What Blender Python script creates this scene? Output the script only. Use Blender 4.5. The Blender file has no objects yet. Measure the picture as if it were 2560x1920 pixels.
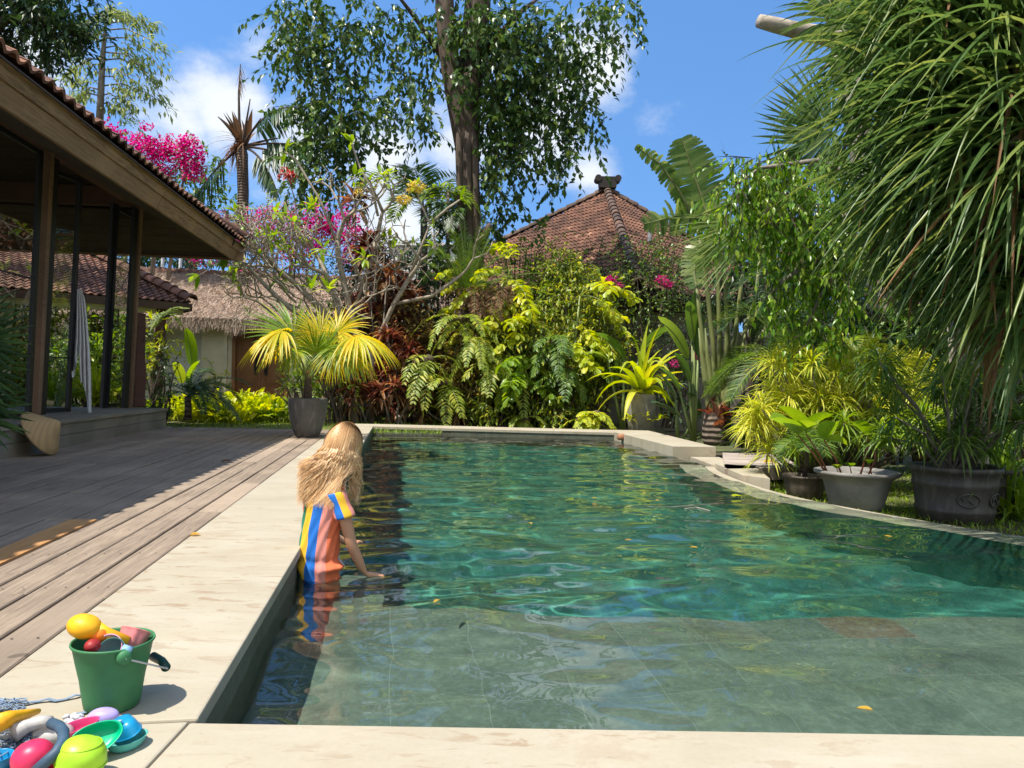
import bpy, bmesh, math, random
import numpy as np
from mathutils import Vector, Matrix

random.seed(7)
rng = np.random.default_rng(7)
scene = bpy.context.scene
col = scene.collection
PI = math.pi

# ------------------------------------------------------------------ camera
EYE = 0.80
FPX = 1922.0                       # focal length in pixels of the 2560 px wide photograph
ROLL = math.radians(1.2)
cam_d = bpy.data.cameras.new('camera')
cam_d.sensor_width = 36.0
cam_d.lens = 36.0 * FPX / 2560.0
cam_d.clip_start = 0.05
cam_d.clip_end = 2000
cam = bpy.data.objects.new('camera', cam_d)
col.objects.link(cam)
cam.location = (0, 0, EYE)
cam.matrix_world = Matrix.Translation((0, 0, EYE)) @ Matrix.Rotation(math.radians(90.0), 4, 'X') @ Matrix.Rotation(ROLL, 4, 'Z')
scene.camera = cam

# ------------------------------------------------------------------ world: sky with a few fair-weather clouds
SUN_TRAVEL = Vector((0.385, 0.27, -1.0)).normalized()     # the way the light travels
sun_el = math.asin(-SUN_TRAVEL.z)
to_sun = -SUN_TRAVEL
w = bpy.data.worlds.new('World'); scene.world = w; w.use_nodes = True
nt = w.node_tree; nt.nodes.clear()
def wn(t, **k):
    n = nt.nodes.new(t)
    for a, b in k.items(): setattr(n, a, b)
    return n
def wl(a, b): nt.links.new(a, b)
sky = wn('ShaderNodeTexSky', sky_type='NISHITA', sun_disc=False, sun_elevation=sun_el,
         sun_rotation=math.atan2(to_sun.x, to_sun.y), altitude=0.0, air_density=1.0, dust_density=0.1, ozone_density=1.6)
geo = wn('ShaderNodeTexCoord')
def vmath(op, a=None, b=None):
    n = wn('ShaderNodeVectorMath', operation=op)
    for i, v in enumerate((a, b)):
        if v is None: continue
        if isinstance(v, (tuple, list, Vector)): n.inputs[i].default_value = tuple(v)
        else: wl(v, n.inputs[i])
    return n
def smath(op, a=None, b=None, c=None, clamp=False):
    n = wn('ShaderNodeMath', operation=op, use_clamp=clamp)
    for i, v in enumerate((a, b, c)):
        if v is None: continue
        if isinstance(v, (int, float)): n.inputs[i].default_value = v
        else: wl(v, n.inputs[i])
    return n.outputs[0]
dirv = geo.outputs['Generated']
def ray(px, py):
    """direction in the world through a pixel of the photograph"""
    x, y = (px - 1280) / FPX, (960 - py) / FPX
    c, s = math.cos(ROLL), math.sin(ROLL)
    return Vector((x * c - y * s, 1.0, x * s + y * c))
up_ = vmath('NORMALIZE', vmath('ADD', dirv, (0, 0, .30)).outputs[0]); wl(up_.outputs[0], sky.inputs['Vector'])
nz = wn('ShaderNodeTexNoise'); nz.inputs['Scale'].default_value = 5.0; nz.inputs['Detail'].default_value = 9.0; nz.inputs['Roughness'].default_value = 0.62
mp = wn('ShaderNodeMapping'); mp.inputs['Scale'].default_value = (1, 1, 1.5); wl(dirv, mp.inputs['Vector']); wl(mp.outputs[0], nz.inputs['Vector'])
# cloud banks: centre pixel, radius in radians, weight
banks = [(560, 300, .115, 1.05), (470, 320, .10, 1.0), (640, 260, .09, .9), (700, 420, .12, 1.0), (600, 60, .055, .5), (650, 120, .10, .72), (760, 330, .13, 1.0), (950, 380, .15, 1.05),
         (1150, 330, .14, 1.0), (1350, 330, .12, .9), (1490, 170, .10, 1.0), (1400, 240, .08, .9), (1480, 440, .07, .8), (1560, 190, .05, .45), (1640, 290, .07, .62),
         (60, 130, .10, 1.0), (-300, 300, .3, 1.0), (1000, 560, .16, .9), (2700, 500, .2, .8), (1450, 60, .07, .4)]
acc = None
for px, py, r, wt in banks:
    d = ray(px, py).normalized()
    dp = vmath('DISTANCE', dirv, d)
    f = smath('MULTIPLY', smath('SUBTRACT', 1.0, smath('DIVIDE', dp.outputs['Value'], r), clamp=True), wt)
    acc = f if acc is None else smath('MAXIMUM', acc, f)
# unseen cloud cover behind the camera, added to neutralise the blue sky light
sep = wn('ShaderNodeSeparateXYZ'); wl(dirv, sep.inputs[0])
backm = smath('MULTIPLY', smath('LESS_THAN', sep.outputs['Y'], -0.05), 0.85)
acc = smath('MAXIMUM', acc, backm)
dens = smath('ADD', smath('MULTIPLY', acc, 1.3), smath('MULTIPLY', nz.outputs['Fac'], 2.2))
dens = smath('SUBTRACT', dens, 1.62)
ramp = wn('ShaderNodeMapRange', interpolation_type='SMOOTHSTEP'); ramp.inputs['From Min'].default_value = 0.0; ramp.inputs['From Max'].default_value = 0.75
wl(dens, ramp.inputs['Value'])
accm = smath('MULTIPLY', ramp.outputs[0], smath('MINIMUM', smath('MULTIPLY', acc, 6.0), 1.0))
cmix = wn('ShaderNodeMix', data_type='RGBA')
wl(accm, cmix.inputs['Factor'])
hs = wn('ShaderNodeHueSaturation'); hs.inputs['Saturation'].default_value = 1.2; hs.inputs['Value'].default_value = 1.3
wl(sky.outputs[0], hs.inputs['Color'])
wl(hs.outputs[0], cmix.inputs['A'])
cmix.inputs['B'].default_value = (4.6, 4.85, 5.2, 1)
bg = wn('ShaderNodeBackground'); bg.inputs['Strength'].default_value = 0.14
wl(cmix.outputs['Result'], bg.inputs['Color'])
wo = wn('ShaderNodeOutputWorld'); wl(bg.outputs[0], wo.inputs['Surface'])
w.cycles.sampling_method = 'MANUAL'; w.cycles.sample_map_resolution = 512

# ------------------------------------------------------------------ sun
sun_d = bpy.data.lights.new('sun', 'SUN'); sun_d.energy = 4.6; sun_d.angle = math.radians(0.5); sun_d.color = (1.0, 0.94, 0.85)
sun = bpy.data.objects.new('sun', sun_d); col.objects.link(sun)
sun.rotation_euler = SUN_TRAVEL.to_track_quat('-Z', 'Y').to_euler()
sun_d.cycles.is_caustics_light = True

scene.view_settings.view_transform = 'Standard'
scene.view_settings.look = 'None'
scene.view_settings.exposure = 0.58
scene.view_settings.gamma = 1.0
cy = scene.cycles
scene.render.engine = 'CYCLES'
cy.use_denoising = True
try: cy.denoiser = 'OPENIMAGEDENOISE'
except Exception: pass
cy.max_bounces = 10; cy.transparent_max_bounces = 12; cy.transmission_bounces = 6; cy.glossy_bounces = 4; cy.diffuse_bounces = 3
cy.caustics_reflective = False; cy.caustics_refractive = True
cy.blur_glossy = 0.3
cy.sample_clamp_indirect = 6.0
cy.use_adaptive_sampling = True; cy.adaptive_threshold = 0.02

# ------------------------------------------------------------------ placing helpers
def at(px, py, Y):
    """the point seen at a pixel, at depth Y"""
    return Vector((0, 0, EYE)) + ray(px, py) * Y
def onz(px, py, z):
    """the point seen at a pixel on the level z"""
    r = ray(px, py)
    return Vector((0, 0, EYE)) + r * ((z - EYE) / r.z)
UD = Vector((-0.147, 0.989, 0)).normalized(); VD = Vector((UD.y, -UD.x, 0))
def dk(a, b, z=0.0):
    """deck frame: a to the right of the boards' direction, b along them"""
    return VD * a + UD * b + Vector((0, 0, z))

# ------------------------------------------------------------------ object helpers
def tag(o, label=None, cat=None, group=None, kind=None):
    if label: o['label'] = label
    if cat: o['category'] = cat
    if group: o['group'] = group
    if kind: o['kind'] = kind
    return o
def thing(name, label, cat, loc=(0, 0, 0), rz=0.0, group=None):
    o = bpy.data.objects.new(name, None); col.objects.link(o)
    o.empty_display_size = 0.1
    o.location = loc; o.rotation_euler = (0, 0, rz)
    return tag(o, label, cat, group)
def link_mesh(name, me, mat=None, parent=None, world=True):
    o = bpy.data.objects.new(name, me); col.objects.link(o)
    if mat is not None:
        for m in (mat if isinstance(mat, (list, tuple)) else [mat]): me.materials.append(m)
    if parent is not None:
        o.parent = parent
        if world:      # vertices were given in world coordinates
            p = parent if parent.type == 'EMPTY' else None; M = Matrix.Identity(4)
            while p is not None:
                M = (Matrix.Translation(p.location) @ p.rotation_euler.to_matrix().to_4x4() @ Matrix.Diagonal((*p.scale, 1))) @ M if p.type == 'EMPTY' else M
                p = p.parent
            o.matrix_parent_inverse = M.inverted()
    return o

class MB:
    """collects faces into one mesh"""
    def __init__(s): s.V = []; s.F = []; s.n = 0; s.mi = []
    def add(s, verts, faces, mi=0):
        verts = np.asarray(verts, dtype=np.float64).reshape(-1, 3)
        s.V.append(verts); k = s.n
        for f in faces: s.F.append(tuple(int(i) + k for i in f)); s.mi.append(mi)
        s.n += len(verts)
    def box(s, c, size, R=None, mi=0, taper=(1, 1)):
        x, y, z = (v / 2 for v in size)
        v = [(-x, -y, -z), (x, -y, -z), (x, y, -z), (-x, y, -z), (-x * taper[0], -y * taper[1], z), (x * taper[0], -y * taper[1], z), (x * taper[0], y * taper[1], z), (-x * taper[0], y * taper[1], z)]
        if R is not None: v = [R @ Vector(q) for q in v]
        v = [Vector(q) + Vector(c) for q in v]
        s.add(v, [(0, 3, 2, 1), (4, 5, 6, 7), (0, 1, 5, 4), (1, 2, 6, 5), (2, 3, 7, 6), (3, 0, 4, 7)], mi)
    def slab(s, pts, z0, z1, mi=0):
        """prism over a polygon (counter-clockwise)"""
        n = len(pts)
        v = [(p[0], p[1], z0) for p in pts] + [(p[0], p[1], z1) for p in pts]
        f = [tuple(range(n, 2 * n)), tuple(range(n - 1, -1, -1))] + [(i, (i + 1) % n, (i + 1) % n + n, i + n) for i in range(n)]
        s.add(v, f, mi)
    def beam(s, p, q, wd, hg, up=Vector((0, 0, 1)), mi=0):
        p = Vector(p); q = Vector(q); d = (q - p).normalized()
        sd = d.cross(up)
        if sd.length < 1e-4: sd = Vector((1, 0, 0))
        sd.normalize(); u2 = sd.cross(d)
        v = []
        for e in (p, q):
            for a, b in ((-1, -1), (1, -1), (1, 1), (-1, 1)): v.append(e + sd * (a * wd / 2) + u2 * (b * hg / 2))
        s.add(v, [(3, 2, 1, 0), (4, 5, 6, 7), (0, 1, 5, 4), (1, 2, 6, 5), (2, 3, 7, 6), (3, 0, 4, 7)], mi)
    def tube(s, pts, rad, seg=8, caps=True, mi=0, lump=0.0, flat=1.0):
        pts = [Vector(p) for p in pts]; n = len(pts)
        if not hasattr(rad, '__len__'): rad = [rad] * n
        v = []; ref = None
        for i, p in enumerate(pts):
            d = (pts[min(i + 1, n - 1)] - pts[max(i - 1, 0)])
            if d.length < 1e-9: d = Vector((0, 0, 1))
            d.normalize()
            if ref is None:
                ref = d.cross(Vector((0.03, 1, 0.02)));
                if ref.length < 1e-3: ref = d.cross(Vector((1, 0, 0)))
            ref = (ref - d * ref.dot(d)).normalized(); b2 = d.cross(ref)
            for j in range(seg):
                a = 2 * PI * j / seg; r = rad[i] * (1 + (random.uniform(-lump, lump) if lump else 0))
                v.append(p + ref * (math.cos(a) * r) + b2 * (math.sin(a) * r * flat))
        f = []
        for i in range(n - 1):
            for j in range(seg):
                j2 = (j + 1) % seg
                f.append((i * seg + j, i * seg + j2, (i + 1) * seg + j2, (i + 1) * seg + j))
        if caps: f.append(tuple(range(seg - 1, -1, -1))); f.append(tuple((n - 1) * seg + j for j in range(seg)))
        s.add(v, f, mi)
    def lathe(s, prof, c=(0, 0, 0), seg=40, R=None, mi=0, sx=1.0, sy=1.0, a0=0.0, a1=2 * PI):
        full = abs(a1 - a0 - 2 * PI) < 1e-6
        m = seg if full else seg + 1
        v = []
        for r, z in prof:
            for j in range(m):
                a = a0 + (a1 - a0) * j / seg
                q = Vector((r * math.cos(a) * sx, r * math.sin(a) * sy, z))
                if R is not None: q = R @ q
                v.append(q + Vector(c))
        f = []
        for i in range(len(prof) - 1):
            for j in range(seg):
                j2 = (j + 1) % m
                f.append((i * m + j, i * m + j2, (i + 1) * m + j2, (i + 1) * m + j))
        s.add(v, f, mi)
    def build(s, name, mat=None, parent=None, smooth=False, world=True):
        me = bpy.data.meshes.new(name)
        V = np.concatenate(s.V) if s.V else np.zeros((0, 3))
        me.from_pydata(V.tolist(), [], s.F)
        o = link_mesh(name, me, mat, parent, world)
        if any(s.mi): me.polygons.foreach_set('material_index', s.mi)
        if smooth: me.polygons.foreach_set('use_smooth', [True] * len(me.polygons))
        me.update()
        return o

def unit(a):
    n = np.linalg.norm(a, axis=-1, keepdims=True); n[n < 1e-9] = 1
    return a / n
PROF = {
    'leaf': lambda t: np.clip(np.sin(PI * t ** 0.75), 0, None) * (1 - 0.15 * t) + 0.02,
    'heart': lambda t: np.clip(np.sin(PI * np.clip(t, 0, 1) ** 0.55), 0, None) + 0.02,
    'lance': lambda t: np.clip(np.sin(PI * t ** 0.6), 0, None) ** 0.8 * 0.98 + 0.02,
    'strap': lambda t: np.minimum(1.0, 0.55 + t * 3) * np.clip(1 - t ** 2.2, 0.02, 1),
    'needle': lambda t: np.clip(1 - t, 0.03, 1) ** 0.6 * np.minimum(1, .4 + t * 4),
    'paddle': lambda t: np.clip(np.sin(PI * np.clip(t, 0, 1) ** 0.9), 0, None) ** 0.5 + 0.01,
    'wedge': lambda t: 0.12 + 0.88 * t ** 1.2,
}
class RB:
    """collects ribbons: every leaf, leaflet and blade is a folded, drooping strip"""
    def __init__(s): s.V = []; s.F = []; s.n = 0; s.mi = []
    def add(s, P, D, L, W, prof='leaf', k=3, droop=0.0, fold=0.15, side=None, roll=0.0, rollj=0.0, curl=0.0, wide=True, mi=0):
        P = np.atleast_2d(np.asarray(P, float)); N = len(P)
        if N == 0: return
        D = unit(np.broadcast_to(np.asarray(D, float), (N, 3)).copy())
        L = np.broadcast_to(np.asarray(L, float), (N,)); W = np.broadcast_to(np.asarray(W, float), (N,))
        droop = np.broadcast_to(np.asarray(droop, float), (N,)); curl = np.broadcast_to(np.asarray(curl, float), (N,))
        if side is None:
            S = np.cross(D, np.array([0, 0, 1.0])); bad = np.linalg.norm(S, axis=1) < 1e-3
            S[bad] = [1, 0, 0]; S = unit(S)
        else:
            S = np.broadcast_to(np.asarray(side, float), (N, 3)).copy(); S = unit(S - D * np.sum(S * D, axis=1, keepdims=True))
        NN = np.cross(S, D)
        a = roll + (rng.uniform(-1, 1, N) * rollj if rollj else np.zeros(N)); a = np.broadcast_to(a, (N,))[:, None]
        S, NN = S * np.cos(a) + NN * np.sin(a), NN * np.cos(a) - S * np.sin(a)
        t = np.linspace(0, 1, k + 1)
        pw = PROF[prof](t) if isinstance(prof, str) else prof(t)
        # centre line bends smoothly towards the ground, length kept
        seg = np.zeros((N, k + 1, 3)); seg[:, 0] = P; tan = []
        for i in range(k + 1):
            tt = t[i]
            d = D + np.array([0, 0, -1.0]) * (droop * 2 * tt)[:, None] + NN * (curl * 2 * tt)[:, None]
            tan.append(unit(d))
        for i in range(1, k + 1):
            seg[:, i] = seg[:, i - 1] + (tan[i] + tan[i - 1]) * 0.5 * (L / k)[:, None]
        cols = []
        for i in range(k + 1):
            nrm = unit(np.cross(S, tan[i])) if True else NN
            h = (W * pw[i] * 0.5)[:, None]
            cols.append(seg[:, i] - S * h + nrm * h * fold * 2)
            if wide: cols.append(seg[:, i])
            cols.append(seg[:, i] + S * h + nrm * h * fold * 2)
        m = 3 if wide else 2
        V = np.stack(cols, axis=1)       # N, (k+1)*m, 3
        nv = (k + 1) * m
        F = []
        for i in range(k):
            for j in range(m - 1):
                F.append((i * m + j, i * m + j + 1, (i + 1) * m + j + 1, (i + 1) * m + j))
        F = np.array(F)[None] + (np.arange(N) * nv)[:, None, None] + s.n
        s.V.append(V.reshape(-1, 3)); s.F.append(F.reshape(-1, 4)); s.n += N * nv
        s.mi.append(np.full(N * len(F[0]), mi, dtype=np.int32))
        return tan
    def build(s, name, mat, parent=None, smooth=True, world=True):
        V = np.concatenate(s.V).astype(np.float32); F = np.concatenate(s.F).astype(np.int32)
        me = bpy.data.meshes.new(name)
        me.vertices.add(len(V)); me.vertices.foreach_set('co', V.ravel())
        me.loops.add(F.size); me.loops.foreach_set('vertex_index', F.ravel())
        me.polygons.add(len(F)); me.polygons.foreach_set('loop_start', np.arange(len(F), dtype=np.int32) * 4)
        me.polygons.foreach_set('material_index', np.concatenate(s.mi))
        me.update(calc_edges=True)
        if smooth: me.polygons.foreach_set('use_smooth', np.ones(len(F), dtype=bool))
        return link_mesh(name, me, mat, parent, world)

# ------------------------------------------------------------------ material helpers
class M_:
    def __init__(s, name):
        s.m = bpy.data.materials.new(name); s.m.use_nodes = True; s.t = s.m.node_tree; s.t.nodes.clear()
        s.out = s.n('ShaderNodeOutputMaterial')
    def n(s, t, **k):
        q = s.t.nodes.new(t)
        for a, b in k.items(): setattr(q, a, b)
        return q
    def set(s, sock, v):
        if isinstance(v, bpy.types.NodeSocket): s.t.links.new(v, sock)
        elif isinstance(v, (tuple, list)) and len(v) == 3 and sock.type == 'RGBA': sock.default_value = (*v, 1)
        else: sock.default_value = v
    def bsdf(s, **k):
        b = s.n('ShaderNodeBsdfPrincipled')
        for a, v in k.items(): s.set(b.inputs[a.replace('_', ' ')], v)
        return b
    def coord(s, kind='Object', scale=(1, 1, 1), rot=(0, 0, 0), loc=(0, 0, 0)):
        c = s.n('ShaderNodeTexCoord'); m = s.n('ShaderNodeMapping')
        s.t.links.new(c.outputs[kind], m.inputs['Vector'])
        m.inputs['Scale'].default_value = scale; m.inputs['Rotation'].default_value = rot; m.inputs['Location'].default_value = loc
        return m.outputs[0]
    def noise(s, vec, scale, detail=4, rough=0.55, dist=0.0):
        q = s.n('ShaderNodeTexNoise'); s.set(q.inputs['Vector'], vec)
        q.inputs['Scale'].default_value = scale; q.inputs['Detail'].default_value = detail; q.inputs['Roughness'].default_value = rough; q.inputs['Distortion'].default_value = dist
        return q.outputs['Fac']
    def math(s, op, a, b=0.0, clamp=False):
        q = s.n('ShaderNodeMath', operation=op, use_clamp=clamp); s.set(q.inputs[0], a); s.set(q.inputs[1], b); return q.outputs[0]
    def mix(s, f, a, b, mode='MIX'):
        q = s.n('ShaderNodeMix', data_type='RGBA', blend_type=mode)
        s.set(q.inputs['Factor'], f); s.set(q.inputs['A'], a); s.set(q.inputs['B'], b); return q.outputs['Result']
    def ramp(s, f, stops):
        q = s.n('ShaderNodeValToRGB'); s.set(q.inputs['Fac'], f)
        e = q.color_ramp.elements
        while len(e) < len(stops): e.new(0.5)
        for el, (p, c) in zip(e, stops): el.position = p; el.color = (*c, 1) if len(c) == 3 else c
        return q.outputs['Color']
    def rng(s, f, a, b, c, d):
        q = s.n('ShaderNodeMapRange'); s.set(q.inputs['Value'], f)
        for nme, v in zip(('From Min', 'From Max', 'To Min', 'To Max'), (a, b, c, d)): q.inputs[nme].default_value = v
        return q.outputs[0]
    def island(s): return s.n('ShaderNodeNewGeometry').outputs['Random Per Island']
    def bump(s, h, strength=0.3, dist=0.01):
        q = s.n('ShaderNodeBump'); s.set(q.inputs['Height'], h); q.inputs['Strength'].default_value = strength; q.inputs['Distance'].default_value = dist
        return q.outputs[0]
    def done(s, sh, disp=None):
        s.t.links.new(sh.outputs[0] if hasattr(sh, 'outputs') else sh, s.out.inputs['Surface'])
        return s.m

def leaf_mat(name, c1, c2, c3=None, rough=0.42, trans=0.35, scale=1.2, spec=0.5, tmul=1.7):
    m = M_(name); isl = m.island()
    stops = [(0.0, c1), (0.6, c2)] + ([(0.97, c3)] if c3 else [])
    c = m.ramp(isl, stops)
    nz = m.noise(m.coord('Object'), scale, 3)
    c = m.mix(m.rng(nz, .35, .65, 0, .35), c, tuple(x * 0.55 for x in c1))
    # fine veins and blotches on each blade
    nf = m.noise(m.coord('Object'), 38, 2)
    c = m.mix(m.rng(nf, .4, .7, 0, .22), c, tuple(min(1, x * 1.5) for x in c2))
    b = m.bsdf(Base_Color=c, Roughness=rough); b.inputs['Specular IOR Level'].default_value = spec
    tr = m.n('ShaderNodeBsdfTranslucent')
    hs = m.n('ShaderNodeHueSaturation'); hs.inputs['Hue'].default_value = 0.485; hs.inputs['Saturation'].default_value = 1.1; hs.inputs['Value'].default_value = tmul
    m.set(hs.inputs['Color'], c); m.set(tr.inputs['Color'], hs.outputs[0])
    mx = m.n('ShaderNodeMixShader'); mx.inputs[0].default_value = trans
    m.t.links.new(b.outputs[0], mx.inputs[1]); m.t.links.new(tr.outputs[0], mx.inputs[2])
    return m.done(mx)
def bark_mat(name, c1, c2, scale=8, stretch=0.3, bump=0.6, rough=0.9, rings=0):
    m = M_(name); v = m.coord('Object', (1, 1, stretch))
    a = m.noise(v, scale, 6, .65, .4)
    c = m.ramp(a, [(.3, c1), (.68, c2)])
    blot = m.noise(m.coord('Object'), 2.2, 3); c = m.mix(m.rng(blot, .5, .7, 0, .5), c, tuple(x * .6 for x in c2))
    h = a
    if rings:
        wv = m.n('ShaderNodeTexWave', bands_direction='Z'); wv.inputs['Scale'].default_value = rings; wv.inputs['Distortion'].default_value = 1.5; wv.inputs['Detail'].default_value = 2
        m.set(wv.inputs['Vector'], m.coord('Object')); h = m.math('ADD', wv.outputs['Fac'], m.math('MULTIPLY', a, .5))
        c = m.mix(m.rng(wv.outputs['Fac'], 0, .45, .75, 0), c, tuple(x * .4 for x in c1))
    return m.done(m.bsdf(Base_Color=c, Roughness=rough, Normal=m.bump(h, bump, .03)))
def plain(name, c, rough=0.5, var=0.12, scale=6, bump=0.0, spec=0.5, trans=0.0, metallic=0.0, sss=0.0):
    m = M_(name); a = m.noise(m.coord('Object'), scale, 5)
    cc = m.mix(m.rng(a, .3, .7, 0, 1), tuple(x * (1 - var) for x in c), tuple(min(1, x * (1 + var)) for x in c))
    b = m.bsdf(Base_Color=cc, Roughness=m.rng(a, .2, .8, rough * .85, min(1, rough * 1.15)), Metallic=metallic)
    b.inputs['Specular IOR Level'].default_value = spec
    if trans: b.inputs['Transmission Weight'].default_value = trans
    if sss:
        b.inputs['Subsurface Weight'].default_value = sss; b.inputs['Subsurface Radius'].default_value = (.02, .008, .004)
    if bump: m.set(b.inputs['Normal'], m.bump(a, bump, .005))
    return m.done(b)
# ================================================================== GROUND, DECK, POOL
WZ = -0.14                                        # water level
def m_stone(name='limestone'):
    m = M_(name); v = m.coord('Object'); 
    big = m.noise(v, 1.6, 4); fine = m.noise(v, 60, 4, .7)
    st = m.coord('Object', (1.0, 3.2, 1.0), rot=(0, 0, .28))
    pit = m.noise(st, 6.5, 5, .6, .8)
    c = m.ramp(big, [(.3, (.33, .285, .20)), (.7, (.42, .37, .27))])
    c = m.mix(m.rng(m.noise(st, 1.9, 4, .6, .3), .45, .68, 0, .6), c, (.44, .40, .31))
    dens = m.noise(v, .9, 2)
    mask = m.math('MULTIPLY', m.rng(pit, .565, .63, 0, 1), m.rng(dens, .38, .58, 0, 1), True)
    c = m.mix(m.math('MULTIPLY', mask, .8), c, (.27, .18, .10))
    spk = m.noise(v, 34, 2, .5); rg2 = m.noise(v, 3.4, 6, .7, .6); c = m.mix(m.math('MULTIPLY', m.rng(rg2, .52, .60, 0, .5), m.rng(dens, .40, .55, 0, 1), True), c, (.34, .26, .17)); c = m.mix(m.rng(spk, .69, .73, 0, .6), c, (.33, .25, .17))
    c = m.mix(m.rng(fine, .3, .75, 0, .22), c, (.52, .47, .37))
    wt = m.noise(v, 2.7, 3, .5, .5); c = m.mix(m.rng(wt, .56, .66, 0, .16), c, (.38, .31, .2))
    isl = m.island(); c = m.mix(m.rng(isl, 0, 1, 0, .16), c, (.40, .36, .28))
    hh = m.math('ADD', m.math('MULTIPLY', fine, .3), m.math('SUBTRACT', 1.0, mask))
    return m.done(m.bsdf(Base_Color=c, Roughness=.78, Normal=m.bump(hh, .18, .004)))
def m_wood(name, grey=True, c1=(.085, .07, .058), c2=(.27, .235, .20), ang=math.atan2(UD.y, UD.x), along=True):
    m = M_(name); isl = m.island()
    v = m.coord('Object', (1, 1, 1), rot=(0, 0, -ang))
    mp = m.n('ShaderNodeMapping'); m.set(mp.inputs['Vector'], v); mp.inputs['Scale'].default_value = (.9, 16, 16)
    cb = m.n('ShaderNodeCombineXYZ'); m.set(cb.inputs[0], m.math('MULTIPLY', isl, 37.0)); m.set(cb.inputs[1], m.math('MULTIPLY', isl, 11.0))
    m.set(mp.inputs['Location'], cb.outputs[0])
    g = m.noise(mp.outputs[0], 3.0, 8, .68, .9)
    g2 = m.noise(mp.outputs[0], 11.0, 4, .6, .3)
    c = m.ramp(g, [(.28, c1), (.5, tuple((a + b) / 2 for a, b in zip(c1, c2))), (.72, c2)])
    c = m.mix(m.rng(g2, .55, .8, 0, .5), c, tuple(x * .45 for x in c1))
    c = m.mix(m.rng(isl, .3, 1, 0, .75), c, tuple(x * .60 for x in c2)); c = m.mix(m.rng(isl, .0, .22, .5, 0), c, tuple(min(1, x * 1.2) for x in c2))
    blot = m.noise(m.coord('Object'), 1.3, 3); c = m.mix(m.rng(blot, .45, .7, 0, .4), c, tuple(min(1, x * 1.25) for x in c2))
    kn = m.noise(m.coord('Object'), 9, 1); c = m.mix(m.rng(kn, .74, .78, 0, .6), c, tuple(x * .5 for x in c1))
    h = m.math('ADD', g, m.math('MULTIPLY', g2, .6))
    return m.done(m.bsdf(Base_Color=c, Roughness=.82, Normal=m.bump(h, .55, .004)))
MAT = {}
MAT['stone'] = m_stone()
MAT['deck'] = m_wood('weathered_deck', c1=(.12, .088, .06), c2=(.37, .285, .205))
MAT['deck_new'] = m_wood('fresh_board', c1=(.33, .15, .045), c2=(.62, .33, .12))
MAT['step_wood'] = m_wood('step_wood', c1=(.10, .085, .06), c2=(.30, .26, .19))

def m_tile(name, c1, c2, c3, sz=.32, joint=(.175, .25, .185), rot=.148):
    """green volcanic stone, laid in squares"""
    m = M_(name); v = m.coord('Object', (1, 1, 1), rot=(0, 0, -rot))
    br = m.n('ShaderNodeTexBrick'); m.set(br.inputs['Vector'], v)
    br.offset = 0.0; br.inputs['Scale'].default_value = 1.0; br.inputs['Brick Width'].default_value = sz; br.inputs['Row Height'].default_value = sz * 1.35
    br.inputs['Mortar Size'].default_value = .0018; br.inputs['Mortar Smooth'].default_value = .3; br.inputs['Bias'].default_value = 0
    br.inputs['Color1'].default_value = (0, 0, 0, 1); br.inputs['Color2'].default_value = (1, 1, 1, 1); br.inputs['Mortar'].default_value = (.5, .5, .5, 1)
    cell = m.ramp(br.outputs['Color'], [(0, c1), (.45, c2), (.9, c2), (1, c3)])
    n1 = m.noise(m.coord('Object'), 9, 6, .7); n2 = m.noise(m.coord('Object'), 45, 3, .6)
    c = m.mix(m.rng(n1, .35, .7, 0, .55), cell, tuple(x * .5 for x in c1))
    c = m.mix(m.rng(n2, .45, .7, 0, .35), c, tuple(min(1, x * 1.7) for x in c2))
    c = m.mix(br.outputs['Fac'], c, joint)
    return m.done(m.bsdf(Base_Color=c, Roughness=.7, Normal=m.bump(n1, .15, .004)))
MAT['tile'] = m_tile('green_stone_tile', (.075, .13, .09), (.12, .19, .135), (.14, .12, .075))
MAT['deep'] = m_tile('deep_water_tint_tile', (.012, .105, .075), (.022, .155, .11), (.02, .11, .07), joint=(.03, .15, .105))  # tile colour carries the light absorption of the deep water
MAT['wall'] = m_tile('pool_wall_stone', (.085, .09, .06), (.12, .125, .085), (.09, .08, .05), joint=(.16, .15, .10))

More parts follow.
